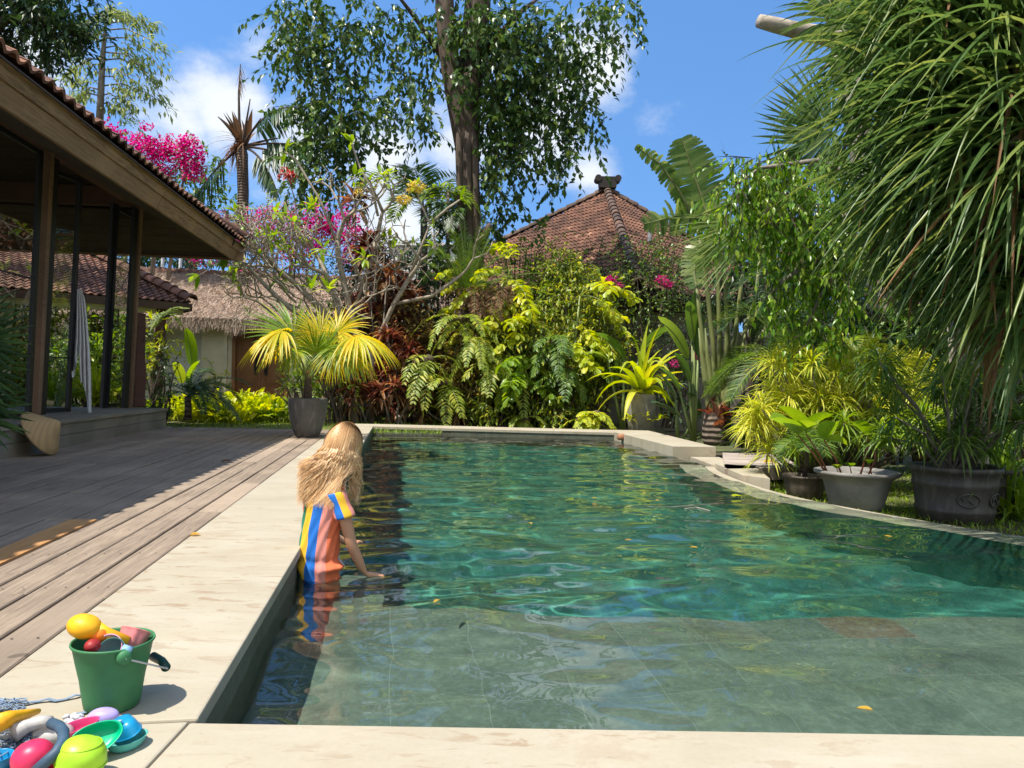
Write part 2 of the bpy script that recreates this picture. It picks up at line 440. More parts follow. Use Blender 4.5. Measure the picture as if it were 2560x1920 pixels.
# pool outline: left side straight, right side a function of depth
L0 = dk(-.463, 1.86); L1 = dk(-.43, 13.85)
RIGHT = [(1.85, 6.2), (2.8, 5.6), (4.0, 4.25), (4.5, 3.78), (5.07, 3.38), (5.5, 3.08), (6.0, 2.79), (6.6, 2.50), (7.1, 2.36), (7.6, 2.29), (8.1, 2.25), (8.6, 2.25), (9.0, 2.27), (9.3, 2.31), (9.45, 2.36), (9.6, 2.30), (10.38, 2.20), (12.0, 1.98), (13.3, 1.80)]
RY = np.array([r[0] for r in RIGHT]); RX = np.array([r[1] for r in RIGHT])
def pool_pt(s, t):
    l = L0.lerp(L1, t); y = 1.85 + t * (13.3 - 1.85); x = np.interp(y, RY, RX)
    return l.x + (x - l.x) * s, l.y + (y - l.y) * s
def pool_grid(name, z, S, T, mat, zf=None, t0=0.0, t1=1.0, tf=None, grow=0.0):
    ss = np.linspace(0, 1, S); tt = np.linspace(0, 1, T)
    if tf: tt = tf(tt)
    tt = t0 + (t1 - t0) * tt
    X = np.zeros((T, S)); Y = np.zeros((T, S))
    lx = L0.x + (L1.x - L0.x) * tt; ly = L0.y + (L1.y - L0.y) * tt
    yy = 1.85 + tt * (13.3 - 1.85); xx = np.interp(yy, RY, RX)
    X = lx[:, None] + (xx - lx)[:, None] * ss[None]; Y = ly[:, None] + (yy - ly)[:, None] * ss[None]
    if grow:
        X[:, 0] -= grow; X[:, -1] += 0; Y[0] -= grow; Y[-1] += grow
    Z = np.full_like(X, z) if zf is None else z + zf(X, Y)
    V = np.stack([X, Y, Z], -1).reshape(-1, 3).astype(np.float32)
    i = np.arange(T - 1)[:, None] * S + np.arange(S - 1)[None]
    F = np.stack([i, i + 1, i + S + 1, i + S], -1).reshape(-1, 4).astype(np.int32)
    me = bpy.data.meshes.new(name)
    me.vertices.add(len(V)); me.vertices.foreach_set('co', V.ravel())
    me.loops.add(F.size); me.loops.foreach_set('vertex_index', F.ravel())
    me.polygons.add(len(F)); me.polygons.foreach_set('loop_start', np.arange(len(F), dtype=np.int32) * 4)
    me.update(calc_edges=True); me.polygons.foreach_set('use_smooth', np.ones(len(F), dtype=bool))
    return link_mesh(name, me, mat)

# waves ------------------------------------------------------------
wr = np.random.default_rng(11)
WAVES = []
for lam, amp, n in ((1.5, .0070, 6), (.8, .0058, 8), (.42, .0026, 10), (.23, .00065, 12), (.13, .00018, 12)):
    for _ in range(n):
        th = wr.normal(PI / 2, .75); l = lam * wr.uniform(.75, 1.3); k = 2 * PI / l
        WAVES.append((k * math.cos(th), k * math.sin(th), wr.uniform(0, 2 * PI), amp * wr.uniform(.5, 1.2) / math.sqrt(n) * 1.5))
KID = Vector((-.93, 3.8, WZ))
def waves(X, Y):
    z = np.zeros_like(X)
    for kx, ky, ph, a in WAVES: z += a * np.sin(kx * X + ky * Y + ph)
    z *= .62 + .38 * np.clip((Y - 1.5) / 3, 0, 1) + .25 * np.sin(X * .9 + Y * .55)
    for cx, cy_, a, l, f in ((KID.x + .25, KID.y + .05, .0016, .17, .8), (-.02, 3.5, .0010, .17, .4), (.35, 4.0, .0010, .15, .4)):
        r = np.hypot(X - cx, Y - cy_); z += a * np.sin(2 * PI * r / l) * np.exp(-(r / f) ** 2)
    return z
def m_water():
    m = M_('pool_water')
    g = m.bsdf(Base_Color=(1, 1, 1), Roughness=0.0, IOR=1.333); g.inputs['Transmission Weight'].default_value = 1.0
    n = m.noise(m.coord('Object', (1, 1.6, 1)), 14, 3, .5, .4)
    return m.done(g)
MAT['water'] = m_water()
water = pool_grid('pool_water', WZ, 330, 760, MAT['water'], zf=waves, tf=lambda t: t ** 1.5, grow=.02)
tag(water, kind='structure'); water.cycles.is_caustics_caster = True

SH_T = (3.50 - 1.85) / (13.3 - 1.85)      # the shelf's far edge
SHZ = -.50; DEEPZ = -1.45
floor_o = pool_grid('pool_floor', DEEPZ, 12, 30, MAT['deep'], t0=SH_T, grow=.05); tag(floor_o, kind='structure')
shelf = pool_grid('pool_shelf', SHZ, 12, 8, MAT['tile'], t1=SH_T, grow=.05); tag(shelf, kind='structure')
mb = MB()
def shelf_pt(s): return pool_pt(s, SH_T)
a0, a1 = shelf_pt(-.01), shelf_pt(1.0)
mb.add([(a0[0], a0[1] + .002, SHZ), (a1[0], a1[1] + .002, SHZ), (a1[0], a1[1] + .002, DEEPZ), (a0[0], a0[1] + .002, DEEPZ)], [(0, 1, 2, 3)])
q0 = L0.lerp(L1, SH_T); q1 = L0.lerp(L1, SH_T + .055)
mb.slab([(q0.x - .02, q0.y + .004), (q0.x + .42, q0.y + .03), (q1.x + .42, q1.y), (q1.x - .02, q1.y)], DEEPZ, SHZ - .006)
riser = mb.build('pool_step_riser', MAT['tile']); tag(riser, kind='structure')
for o in (floor_o, shelf, riser): o.cycles.is_caustics_receiver = True
# walls: left, near, far are vertical; the right has the low overflow lip
mb = MB()
def wall_seg(p, q, z0, z1, th=.12):
    p = Vector((p[0], p[1], 0)); q = Vector((q[0], q[1], 0)); d = (q - p).normalized(); nrm = Vector((-d.y, d.x, 0)) * th
    pts = [p, q, q + nrm, p + nrm]
    ar = sum(pts[i].x * pts[(i + 1) % 4].y - pts[(i + 1) % 4].x * pts[i].y for i in range(4))
    if ar < 0: pts.reverse()
    mb.slab(pts, z0, z1)
nl = 30
for i in range(nl):
    t0, t1 = i / nl, (i + 1) / nl
    wall_seg(L0.lerp(L1, t0), L0.lerp(L1, t1), DEEPZ, -.045)
n0 = pool_pt(1, 0); f1 = pool_pt(1, 1)
wall_seg((n0[0], n0[1]), (L0.x, L0.y), DEEPZ, -.045)
wall_seg((L1.x, L1.y), (f1[0], f1[1]), DEEPZ, -.045)
walls = mb.build('pool_wall', MAT['wall']); walls.cycles.is_caustics_receiver = True; tag(walls, kind='structure')
# narrow moulding where the wall steps back, above the waterline
MAT['lip'] = plain('overflow_stone', (.40, .42, .29), .35, .3, 5)
def right_curve(y0, y1, n=60):
    return [Vector((float(np.interp(y, RY, RX)), y, 0)) for y in np.linspace(y0, y1, n)]
def offset(pts, d):
    r = []
    for i, p in enumerate(pts):
        t = (pts[min(i + 1, len(pts) - 1)] - pts[max(i - 1, 0)]).normalized()
        r.append(p + Vector((t.y, -t.x, 0)) * d)
    return r
# smooth the outline for the lip
cv = right_curve(1.86, 9.42, 90)
for _ in range(6): cv = [cv[0]] + [(cv[i - 1] + cv[i] * 2 + cv[i + 1]) / 4 for i in range(1, len(cv) - 1)] + [cv[-1]]
RY2 = np.array([p.y for p in cv]); RX2 = np.array([p.x for p in cv])
mb = MB()
inn = offset(cv, -.27); out = offset(cv, .0)
n = len(cv)
V = []
for p, q in zip(inn, out):
    V += [(p.x, p.y, DEEPZ), (p.x, p.y, WZ - .030), (q.x, q.y, WZ - .014), (q.x + .004, q.y, DEEPZ)]
F = []
for i in range(n - 1):
    for j in range(3): F.append((i * 4 + j, i * 4 + j + 1, (i + 1) * 4 + j + 1, (i + 1) * 4 + j))
mb.add(V, F)
mb.mi = [1 if i % 3 == 0 else 0 for i in range(len(F))]
lip = mb.build('overflow_edge', [MAT['lip'], MAT['deep']], smooth=False); lip.cycles.is_caustics_receiver = True; tag(lip, kind='structure')
# outer face and gutter kerb behind the overflow lip
mb = MB()
o2 = offset(cv, .035); o3 = offset(cv, .15)
V = []
for p, q in zip(o2, o3): V += [(p.x, p.y, -.6), (p.x, p.y, WZ - .015), (q.x, q.y, WZ - .02), (q.x, q.y, -.6)]
mb.add(V, F)
kerb = mb.build('gutter_kerb', MAT['stone']); tag(kerb, kind='structure')
# side wall below the raised slab on the right
mb = MB()
sd = [Vector((2.36, 9.46, 0)), Vector((2.20, 10.38, 0)), Vector((1.80, 13.3, 0))]
wall_seg(sd[2], sd[1], DEEPZ, -.08, .12); wall_seg(sd[1], sd[0] + Vector((0, .02, 0)), DEEPZ, WZ - .02, .12)
o = mb.build('pool_side_wall', MAT['wall']); o.cycles.is_caustics_receiver = True; tag(o, kind='structure')

# coping -------------------------------------------------------------
mb = MB()
def slab_q(a0, a1, b0, b1, z0=-.045, z1=0.0):
    P = [dk(a0, b0), dk(a1, b0), dk(a1, b1), dk(a0, b1)]
    mb.slab([(p.x, p.y) for p in P], z0, z1)
bs = [1.875, 3.3, 5.0, 6.7, 8.4, 10.1, 11.9, 13.83]
for i in range(len(bs) - 1):
    f0 = -.447 + .033 * (bs[i] - 1.86) / 12; f1_ = -.447 + .033 * (bs[i + 1] - 1.86) / 12
    P = [dk(-1.02, bs[i] +  .0007), dk(f0, bs[i] +  .0007 + (.016 if i == 0 else 0)), dk(f1_, bs[i + 1] -  .0007), dk(-1.02, bs[i + 1] -  .0007)]
    mb.slab([(p.x, p.y) for p in P], -.045, 0)
# near coping, in long slabs; its pool edge runs from (-.73,1.77) to the right
nd = Vector((n0[0] - L0.x, n0[1] - L0.y, 0)).normalized()
nb = Vector((nd.y, -nd.x, 0))
ps = [0, 2.6, 5.3, 6.9]
base = Vector((L0.x, L0.y, 0)) - nb * .012
for i in range(len(ps) - 1):
    p = base + nd * (ps[i] +  .0007); q = base + nd * (ps[i + 1] -  .0007)
    P = [p + nb * .75, q + nb * .75, q, p]; mb.slab([(v.x, v.y) for v in P], -.045, 0)
# corner block left of the near coping, cut along the joint line seen in the photograph
c0 = dk(-.447, 1.872)
P = [dk(-1.02, .2), dk(-.95, .2), Vector((base.x + nb.x * .75 - .004, base.y + nb.y * .75, 0)), Vector((base.x - .004, base.y + .006, 0)), dk(-1.02, 1.872)]
mb.slab([(v.x, v.y) for v in P], -.045, 0)
P = [dk(-2.2, -1.8), dk(6.5, -3), Vector((6.5, .9, 0)), base + nb * .755 + nd * 6.9, base + nb * .755, dk(-.95, .196), dk(-2.2, .196)]
mb.slab([(v.x, v.y) for v in P], -.045, -.001)
# far coping
fd = Vector((f1[0] - L1.x, f1[1] - L1.y, 0)).normalized(); fn = Vector((-fd.y, fd.x, 0))
fb = Vector((L1.x, L1.y, 0)) - fn * .012
fl = (Vector((f1[0], f1[1], 0)) - Vector((L1.x, L1.y, 0))).length
cuts = np.linspace(0, fl, 5)
for i in range(4):
    p = fb + fd * (cuts[i] +  .0007); q = fb + fd * (cuts[i + 1] -  .0007)
    P = [p, q, q + fn * .75, p + fn * .75]; mb.slab([(v.x, v.y) for v in P], -.05, 0)
P = [dk(-1.02, 13.83), dk(-.412, 13.83), fb + fn * .75, dk(-1.02, 14.6)]
mb.slab([(v.x, v.y) for v in P], -.045, 0)
cop = mb.build('pool_coping', MAT['stone']); tag(cop, kind='structure')
bv = cop.modifiers.new('b', 'BEVEL'); bv.width = .006; bv.segments = 2; bv.limit_method = 'ANGLE'
# raised slab on the right far corner
mb = MB()
P = [Vector((2.185, 10.36, 0)), Vector((2.78, 10.42, 0)), Vector((2.50, 14.0, 0)), Vector((1.79, 14.0, 0)), Vector((1.785, 13.3, 0))]
mb.slab([(v.x, v.y) for v in P], -.40, 0.004)
o = mb.build('slab_corner', MAT['stone']); tag(o, kind='structure'); o.name = 'pool_coping_corner'
mb = MB()
P = [Vector((2.45, 9.35, 0)), Vector((2.80, 9.0, 0)), Vector((2.82, 10.41, 0)), Vector((2.42, 10.35, 0))]
mb.slab([(v.x, v.y) for v in P], -.40, -.13)
P = [Vector((2.42, 8.0, 0)), Vector((2.62, 7.75, 0)), Vector((2.86, 9.0, 0)), Vector((2.45, 9.2, 0))]
mb.slab([(v.x, v.y) for v in P], -.45, -.10)
o = mb.build('stone_kerb', MAT['stone']); tag(o, kind='structure')

# deck ---------------------------------------------------------------
def deck_boards():
    mb = MB(); mn = MB(); W_ = .150; gap = .0125
    a = -1.03; row = 0
    while a > -3.62:
        b = -2.2 + random.uniform(-1.5, 0)
        while b < 12.8:
            L = random.choice([1.2, 1.8, 2.4, 3.0, 3.6, 4.2]) * random.uniform(.9, 1.1)
            e = min(b + L, 12.75 + .0 * a + (-a - 1) * .12)
            if e - b > .05:
                dz = random.uniform(-.003, .002); tl = random.uniform(-.0015,  .0007)
                new = (row == 7 and False)
                tgt = mb
                g = gap * random.uniform(.45, 1.5)
                x0, x1 = a - W_ + g, a
                P = [dk(x0, b + .003), dk(x1, b + .003), dk(x1, e - .003), dk(x0, e - .003)]
                v = [(p.x, p.y, -.03) for p in P] + [(P[0].x, P[0].y, dz - .002), (P[1].x, P[1].y, dz + tl - .002), (P[2].x, P[2].y, dz - tl - .002), (P[3].x, P[3].y, dz - .002)]
                tgt.add(v, [(0, 3, 2, 1), (4, 5, 6, 7), (0, 1, 5, 4), (1, 2, 6, 5), (2, 3, 7, 6), (3, 0, 4, 7)])
            b = e
            if e >= 12.6: break
        a -= W_; row += 1
    d = mb.build('wooden_deck', MAT['deck']); tag(d, kind='structure')
    bv = d.modifiers.new('b', 'BEVEL'); bv.width = .0045; bv.segments = 1
    ms = MB(); a = -1.03
    for r_ in range(17):
        for k_ in range(22):
            bb_ = .2 + .58 * k_ + random.uniform(-.01, .01)
            for da in (.035, .108):
                c_ = dk(a - da + random.uniform(-.004, .004), bb_, -.0005); n_ = 8
                ms.add([(c_.x + .0042 * math.cos(2 * PI * q / n_), c_.y + .0042 * math.sin(2 * PI * q / n_), .0012) for q in range(n_)], [tuple(range(n_))])
        a -= W_
    o = ms.build('deck_screws', plain('rusty_screw', (.05, .035, .028), .7, .4, 40)); tag(o, kind='structure')
    # one replaced board, still orange
    p = onz(182, 1300, 0); q = onz(0, 1400, 0)
    aa = p.dot(VD); bb = p.dot(UD)
    k = round((-1.03 - aa) / W_ - .5); x1 = -1.03 - k * W_
    P = [dk(x1 - W_ + .009, bb - 1.7), dk(x1 - .001, bb - 1.7), dk(x1 - .001, bb), dk(x1 - W_ + .009, bb)]
    m2 = MB(); m2.slab([(v.x, v.y) for v in P], -.02, .0035)
    o = m2.build('replaced_deck_board', MAT['deck_new']); tag(o, kind='structure')
    u = MB(); P = [dk(-3.9, -4), dk(-1.021, -4), dk(-1.021, 12.7), dk(-3.9, 13.0)]
    u.slab([(v.x, v.y) for v in P], -.2, -.06)
    o = u.build('deck_gap_shade', plain('gap_shade', (.012, .01, .009), .95)); tag(o, kind='structure')  # near-black sheet below the boards, shade of the gaps put into its colour
deck_boards()

# ground ---------------------------------------------------------------
def m_ground():
    m = M_('garden_soil'); v = m.coord('Object'); a = m.noise(v, 1.1, 5); b = m.noise(v, 25, 4, .7)
    c = m.ramp(a, [(.35, (.05, .035, .02)), (.55, (.07, .085, .025)), (.7, (.12, .16, .04))])
    c = m.mix(m.rng(b, .4, .7, 0, .5), c, (.16, .13, .07))
    return m.done(m.bsdf(Base_Color=c, Roughness=.95, Normal=m.bump(b, .5, .02)))
MAT['soil'] = m_ground()
mb = MB()
R = 600
GZ = -.30
hole = [dk(-4.2, -4), dk(-4.2, 12.75), dk(-1.0, 12.66), dk(-1.0, 14.55)]
# ring of quads round the pool and deck: the ground is one sheet with an opening
ix = [(-4.9, -5.0), (6.6, -5.0), (6.6, 1.9)] + [(p.x + .10, p.y) for p in cv[::6]] + [(2.75, 9.5), (2.75, 10.5), (2.45, 13.9), (1.8, 13.98), (-2.3, 14.45), (-3.6, 12.55), (-6.0, 12.8)]
def outer(p):
    v = Vector((p[0], p[1] - 5)); v.normalize(); return (v.x * R, v.y * R + 5)
n = len(ix)
V = [(p[0], p[1], GZ if (p[0] > 2.0 and p[1] > 1.0) or p[0] > 5 else -.07) for p in ix] + [(*outer(p), -.1) for p in ix]
mid = []
for p in ix:
    v = Vector((p[0], p[1] - 5)); d = v.length; v.normalize(); mid.append((p[0] + v.x * 25, p[1] + v.y * 25, -.07 if p[0] < 2 else -.15))
V = V[:n] + mid + V[n:]
F = [(i, (i + 1) % n, (i + 1) % n + n, i + n) for i in range(n)] + [(i + n, (i + 1) % n + n, (i + 1) % n + 2 * n, i + 2 * n) for i in range(n)]
F = [tuple(reversed(f)) for f in F]
mb.add(V, F)
ground = mb.build('ground', MAT['soil']); tag(ground, kind='structure')
# ================================================================== BUILDINGS
def m_rooftile(name, c1, c2, c3, moss=.5):
    m = M_(name); isl = m.island(); a = m.noise(m.coord('Object'), 1.1, 5, .65); b = m.noise(m.coord('Object'), 18, 4, .7)
    c = m.ramp(isl, [(0, c1), (.5, c2), (.93, c2), (1, c3)])
    c = m.mix(m.rng(a, .42, .62, 0, moss), c, tuple(x * .22 for x in c2))
    c = m.mix(m.rng(b, .45, .75, 0, .5), c, tuple(x * .5 for x in c1))
    return m.done(m.bsdf(Base_Color=c, Roughness=.85, Normal=m.bump(b, .3, .01)))
MAT['tile_red'] = m_rooftile('roof_tile_red', (.12, .055, .034), (.215, .098, .058), (.40, .21, .13), .75)
MAT['tile_brown'] = m_rooftile('roof_tile_brown', (.13, .06, .04), (.20, .095, .06), (.42, .19, .10), .75)
MAT['ridge'] = m_rooftile('ridge_mortar', (.09, .06, .045), (.16, .10, .07), (.24, .13, .08), .8)
def tiles(mb, E0, E1, T0, T1, tw=.24, th=.30, amp=.032, lift=.035):
    """courses of S-shaped tiles on the face with eave E0-E1 and top edge T0-T1; each tile is its own island"""
    E0, E1, T0, T1 = map(Vector, (E0, E1, T0, T1))
    ex = (E1 - E0); W = ex.length; ex.normalize()
    nrm = ex.cross((T0 + T1) / 2 - (E0 + E1) / 2); nrm.normalize()
    if nrm.z < 0: nrm = -nrm
    up = nrm.cross(ex)
    if up.z < 0: up = -up
    H = ((T0 + T1) / 2 - (E0 + E1) / 2).dot(up)
    t0 = (T0 - E0).dot(ex); t1 = (T1 - E0).dot(ex)
    rows = int(H / th) + 1
    sg = 6
    xs = np.arange(sg + 1) / sg
    prof = amp * (np.sin(xs * 2 * PI) * .8 + .35 * np.cos(xs * 2 * PI))
    for r in range(rows):
        v0 = r * th; v1 = min(v0 + th * 1.12, H)
        f = (v0 + th * .5) / H
        if f > 1: break
        xa = t0 * f; xb = W + (t1 - W) * f
        n = int((xb - xa) / tw) + 1
        k0 = math.floor(xa / tw); 
        for k in range(k0, k0 + n + 1):
            x0 = k * tw
            if x0 + tw * .5 < xa or x0 + tw * .5 > xb: continue
            j = random.uniform(-.006, .006); jj = random.uniform(-.008, .008)
            A = []; B = []; C_ = []
            for i in range(sg + 1):
                x = x0 + xs[i] * tw * 1.02
                base = E0 + ex * x
                A.append(base + up * (v0 + jj) + nrm * (prof[i] + lift + j))
                B.append(base + up * (v1 + jj) + nrm * (prof[i] + j * .5))
                C_.append(base + up * (v0 + jj + .004) + nrm * (prof[i] + lift - .028 + j))
            m = sg + 1
            F = [(i, i + 1, m + i + 1, m + i) for i in range(sg)] + [(2 * m + i, 2 * m + i + 1, i + 1, i) for i in range(sg)]
            mb.add(A + B + C_, F)
def caps(mb, P, Q, r=.13, L=.34, sag=0):
    P = Vector(P); Q = Vector(Q); d = Q - P; n = max(1, int(d.length / L)); dn = d.normalized()
    sd = dn.cross(Vector((0, 0, 1))); sd.normalize(); up = sd.cross(dn)
    for i in range(n):
        a = P + d * (i / n) - dn * .03; b = P + d * ((i + 1) / n) + dn * .03
        off = up * random.uniform(-.008, .008)
        v = []
        for e, rr, lf in ((a, r * 1.12, .02), (b, r * .92, 0.0), (a, r * .92, .0)):
            for k in range(9):
                an = PI * k / 8; v.append(e + sd * (math.cos(an) * rr) + up * (math.sin(an) * rr + lf) + off)
        f = [(k, k + 1, 9 + k + 1, 9 + k) for k in range(8)] + [(18 + k, 18 + k + 1, k + 1, k) for k in range(8)]
        mb.add(v, f)

# ---------------------------------------------------------------- the open pavilion on the left
MAT['fascia'] = m_wood('weathered_fascia', c1=(.065, .032, .014), c2=(.46, .285, .135))
MAT['beam'] = m_wood('red_brown_beam', c1=(.05, .022, .014), c2=(.15, .065, .04))
MAT['post'] = m_wood('post_wood', c1=(.10, .05, .03), c2=(.30, .18, .10), ang=PI / 2)
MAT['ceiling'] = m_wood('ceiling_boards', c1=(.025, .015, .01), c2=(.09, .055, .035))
MAT['steel'] = plain('black_steel', (.012, .012, .013), .45, .2)
def m_glass():
    m = M_('window_glass'); f = m.n('ShaderNodeFresnel'); f.inputs['IOR'].default_value = 1.5
    t = m.n('ShaderNodeBsdfTransparent'); t.inputs['Color'].default_value = (.86, .9, .88, 1)
    g = m.n('ShaderNodeBsdfGlossy'); g.inputs['Roughness'].default_value = 0.0
    mx = m.n('ShaderNodeMixShader'); m.set(mx.inputs[0], m.math('MULTIPLY', f.outputs[0], 1.6, True)); m.t.links.new(t.outputs[0], mx.inputs[1]); m.t.links.new(g.outputs[0], mx.inputs[2])
    return m.done(mx)
MAT['glass'] = m_glass()
pav = thing('pavilion', 'open garden pavilion with black glass doors, weathered wide fascia and tiled eaves beside the deck', 'pavilion', dk(-5, 6, 0))
mb = MB()
def dslab(mb, a0, a1, b0, b1, z0, z1, mi=0):
    P = [dk(a0, b0), dk(a1, b0), dk(a1, b1), dk(a0, b1)]
    mb.slab([(p.x, p.y) for p in P], z0, z1, mi)
dslab(mb, -11.5, -3.66, -3, 12.90, -.06, .262)
mb.build('plinth', plain('plinth_dark', (.05, .04, .03), .9), pav)
mb = MB()
for z0, z1 in ((-.02, .128), (.134, .258)):
    for b0, b1 in ((-3, 2.1), (2.11, 6.7), (6.71, 12.92)):
        dslab(mb, -3.66, -3.635 + random.uniform(-.004, .004), b0, b1, z0, z1)
dslab(mb, -11.5, -3.66, 12.90, 12.925, .134, .258); dslab(mb, -11.5, -3.66, 12.90, 12.92, -.02, .128)
for i in range(7):
    a1 = -3.615 - i * .16
    dslab(mb, a1 - .152, a1, -3, 4.2 + (i % 3), .262, .30); dslab(mb, a1 - .152, a1, 4.21 + (i % 3), 12.94, .262, .299)
mb.build('step_boards', MAT['step_wood'], pav)
mb = MB(); dslab(mb, -11.5, -4.74, -3, 12.9, .262, .298)
mb.build('inner_floor', plain('inner_floor', (.20, .19, .17), .55), pav)
P1 = Vector((-5.64, 9.10, .30)); P2 = Vector((-6.00, 12.05, .30)); PU = (P2 - P1).normalized()
P0 = P1 - PU * 2.95; P00 = P1 - PU * 5.9
BZ = 3.44
for k, P in enumerate((P00, P0, P1, P2)):
    mb = MB(); top = Vector((P.x + .10, P.y, BZ))
    mb.beam(P, top, .095, .095, up=Vector((PU.x, PU.y, 0)))
    mb.build('post', MAT['post'], pav)
mb = MB(); mb.beam(P00 - PU * 2 + Vector((.07, 0, BZ - .3 + .155)), P2 + PU * .35 + Vector((.07, 0, BZ - .3 + .155)), .16, .30)
PV = Vector((PU.y, -PU.x, 0))
mb.beam(P2 + Vector((.1, 0, BZ - .3 + .15)) - PV * .09, P2 - PV * 5.0 + Vector((0, 0, BZ - .3 + .15)), .15, .28)
mb.build('head_beam', MAT['beam'], pav)
# back row of posts
for k in range(4):
    mb = MB(); P = P1 - PV * 5.2 + PU * (3 - 2.9 * k); mb.beam(P, P + Vector((0, 0, 3.2)), .15, .15); mb.build('rear_post', MAT['beam'], pav)
EZ = 3.20
eN = dk(-3.16, -2.5, EZ); eT = dk(-2.74, 14.35, EZ)
EU = (eT - eN).normalized(); EV = Vector((EU.y, -EU.x, 0))
W_ = 8.6
rz = EZ + W_ / 2 * math.tan(math.radians(29))
r0 = eN - EV * (W_ / 2) + Vector((0, 0, rz - EZ)); r1 = eT - EV * (W_ / 2) - EU * (W_ / 2) + Vector((0, 0, rz - EZ))
eN2 = eN - EV * W_; eT2 = eT - EV * W_
mb = MB()
tiles(mb, eN, eT, r0, r1, .20, .27, .030, .04)
tiles(mb, eT, eT2, r1, r1, .20, .27, .030, .04)
caps(mb, eT + Vector((0, 0, .06)), r1 + Vector((0, 0, .06)), .13)
caps(mb, r1 + Vector((0, 0, .05)), r0 + Vector((0, 0, .05)), .14)
roof = mb.build('roof', MAT['tile_brown'], pav)
mb = MB()       # boarded underside of the roof, in planks following the slope
dn = Vector((0, 0, -.07))
def under(E0, E1, T0, T1, n, m2, inset=.06):
    for i in range(n):
        f0, f1 = i / n, (i + 1) / n - .006
        a = Vector(E0).lerp(Vector(T0), f0) + dn; b = Vector(E1).lerp(Vector(T1), f0) + dn; c = Vector(E1).lerp(Vector(T1), f1) + dn; d = Vector(E0).lerp(Vector(T0), f1) + dn
        o = Vector((0, 0, .02)); m2.add([a, b, c, d, a + o, b + o, c + o, d + o], [(0, 3, 2, 1), (4, 5, 6, 7), (0, 1, 5, 4), (1, 2, 6, 5), (2, 3, 7, 6), (3, 0, 4, 7)])
under(eN, eT, r0, r1, 20, mb); under(eT, eT2, r1, r1, 20, mb); under(eT2, eN2, r1, r0, 16, mb)
dn2 = Vector((0, 0, -.13))
for i in range(24):
    f = i / 23; a = eN.lerp(eT, f); 
    tx = min(1.0, (1 - f) * (eT - eN).length / (W_ / 2)); up_ = (-EV * (W_ / 2) + Vector((0, 0, rz - EZ))) * tx
    mb.beam(a + up_ * .05 + dn2, a + up_ * .98 + dn2, .06, .1)
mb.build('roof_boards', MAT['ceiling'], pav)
# wide fascia boards below the tile edge
mb = MB()
def fascia(p, q, inn, zt, zb, tilt):
    v = [p + inn * .04 + Vector((0, 0, zt)), q + inn * .04 + Vector((0, 0, zt)), q + inn * (.04 + tilt) + Vector((0, 0, zb)), p + inn * (.04 + tilt) + Vector((0, 0, zb))]
    o = inn * .035
    mb.add(v + [x + o for x in v], [(0, 1, 2, 3), (7, 6, 5, 4), (0, 4, 5, 1), (1, 5, 6, 2), (2, 6, 7, 3), (3, 7, 4, 0)])
n = 4
for i in range(n):
    a = eN.lerp(eT - EU * .06, i / n); b = eN.lerp(eT - EU * .06, (i + 1) / n - .0008)
    fascia(a, b, -EV, -.045, -.165, .035); fascia(a - EV * .055, b - EV * .055, -EV, -.169, -.32, .06)
a = eT - EU * .05; b = eT2 - EU * .05
fascia(a, b, -EU, -.045, -.165, .035); fascia(a - EU * .055, b - EU * .055, -EU, -.169, -.32, .06)
mb.build('fascia', MAT['fascia'], pav)
# soffit from the fascia to the head beam
mb = MB()
q0 = eN - EV * .16 + Vector((0, 0, -.315)); q1 = eT - EV * .16 - EU * .16 + Vector((0, 0, -.315))
hb0 = Vector((P00.x, P00.y, 0)) - PU * 2 + Vector((.07, 0, 3.46)); hb1 = Vector((P2.x + .07, P2.y, 3.46)) + PU * .3
for i in range(7):
    f0, f1 = i / 7, (i + 1) / 7 - .012
    a = q0.lerp(hb0, f0); b = q1.lerp(hb1, f0); c = q1.lerp(hb1, f1); d = q0.lerp(hb0, f1); o = Vector((0, 0, .02))
    mb.add([a, b, c, d, a + o, b + o, c + o, d + o], [(0, 3, 2, 1), (4, 5, 6, 7), (0, 1, 5, 4), (1, 2, 6, 5), (2, 3, 7, 6), (3, 0, 4, 7)])
w1 = eT2 - EU * .16 + EV * .16 + Vector((0, 0, -.315)); hb2 = hb1 - PV * 7
for i in range(6):
    f0, f1 = i / 6, (i + 1) / 6 - .012
    a = q1.lerp(hb1, f0); b = w1.lerp(hb2, f0); c = w1.lerp(hb2, f1); d = q1.lerp(hb1, f1); o = Vector((0, 0, .02))
    mb.add([a, b, c, d, a + o, b + o, c + o, d + o], [(0, 3, 2, 1), (4, 5, 6, 7), (0, 1, 5, 4), (1, 2, 6, 5), (2, 3, 7, 6), (3, 0, 4, 7)])
mb.build('soffit', MAT['ceiling'], pav)
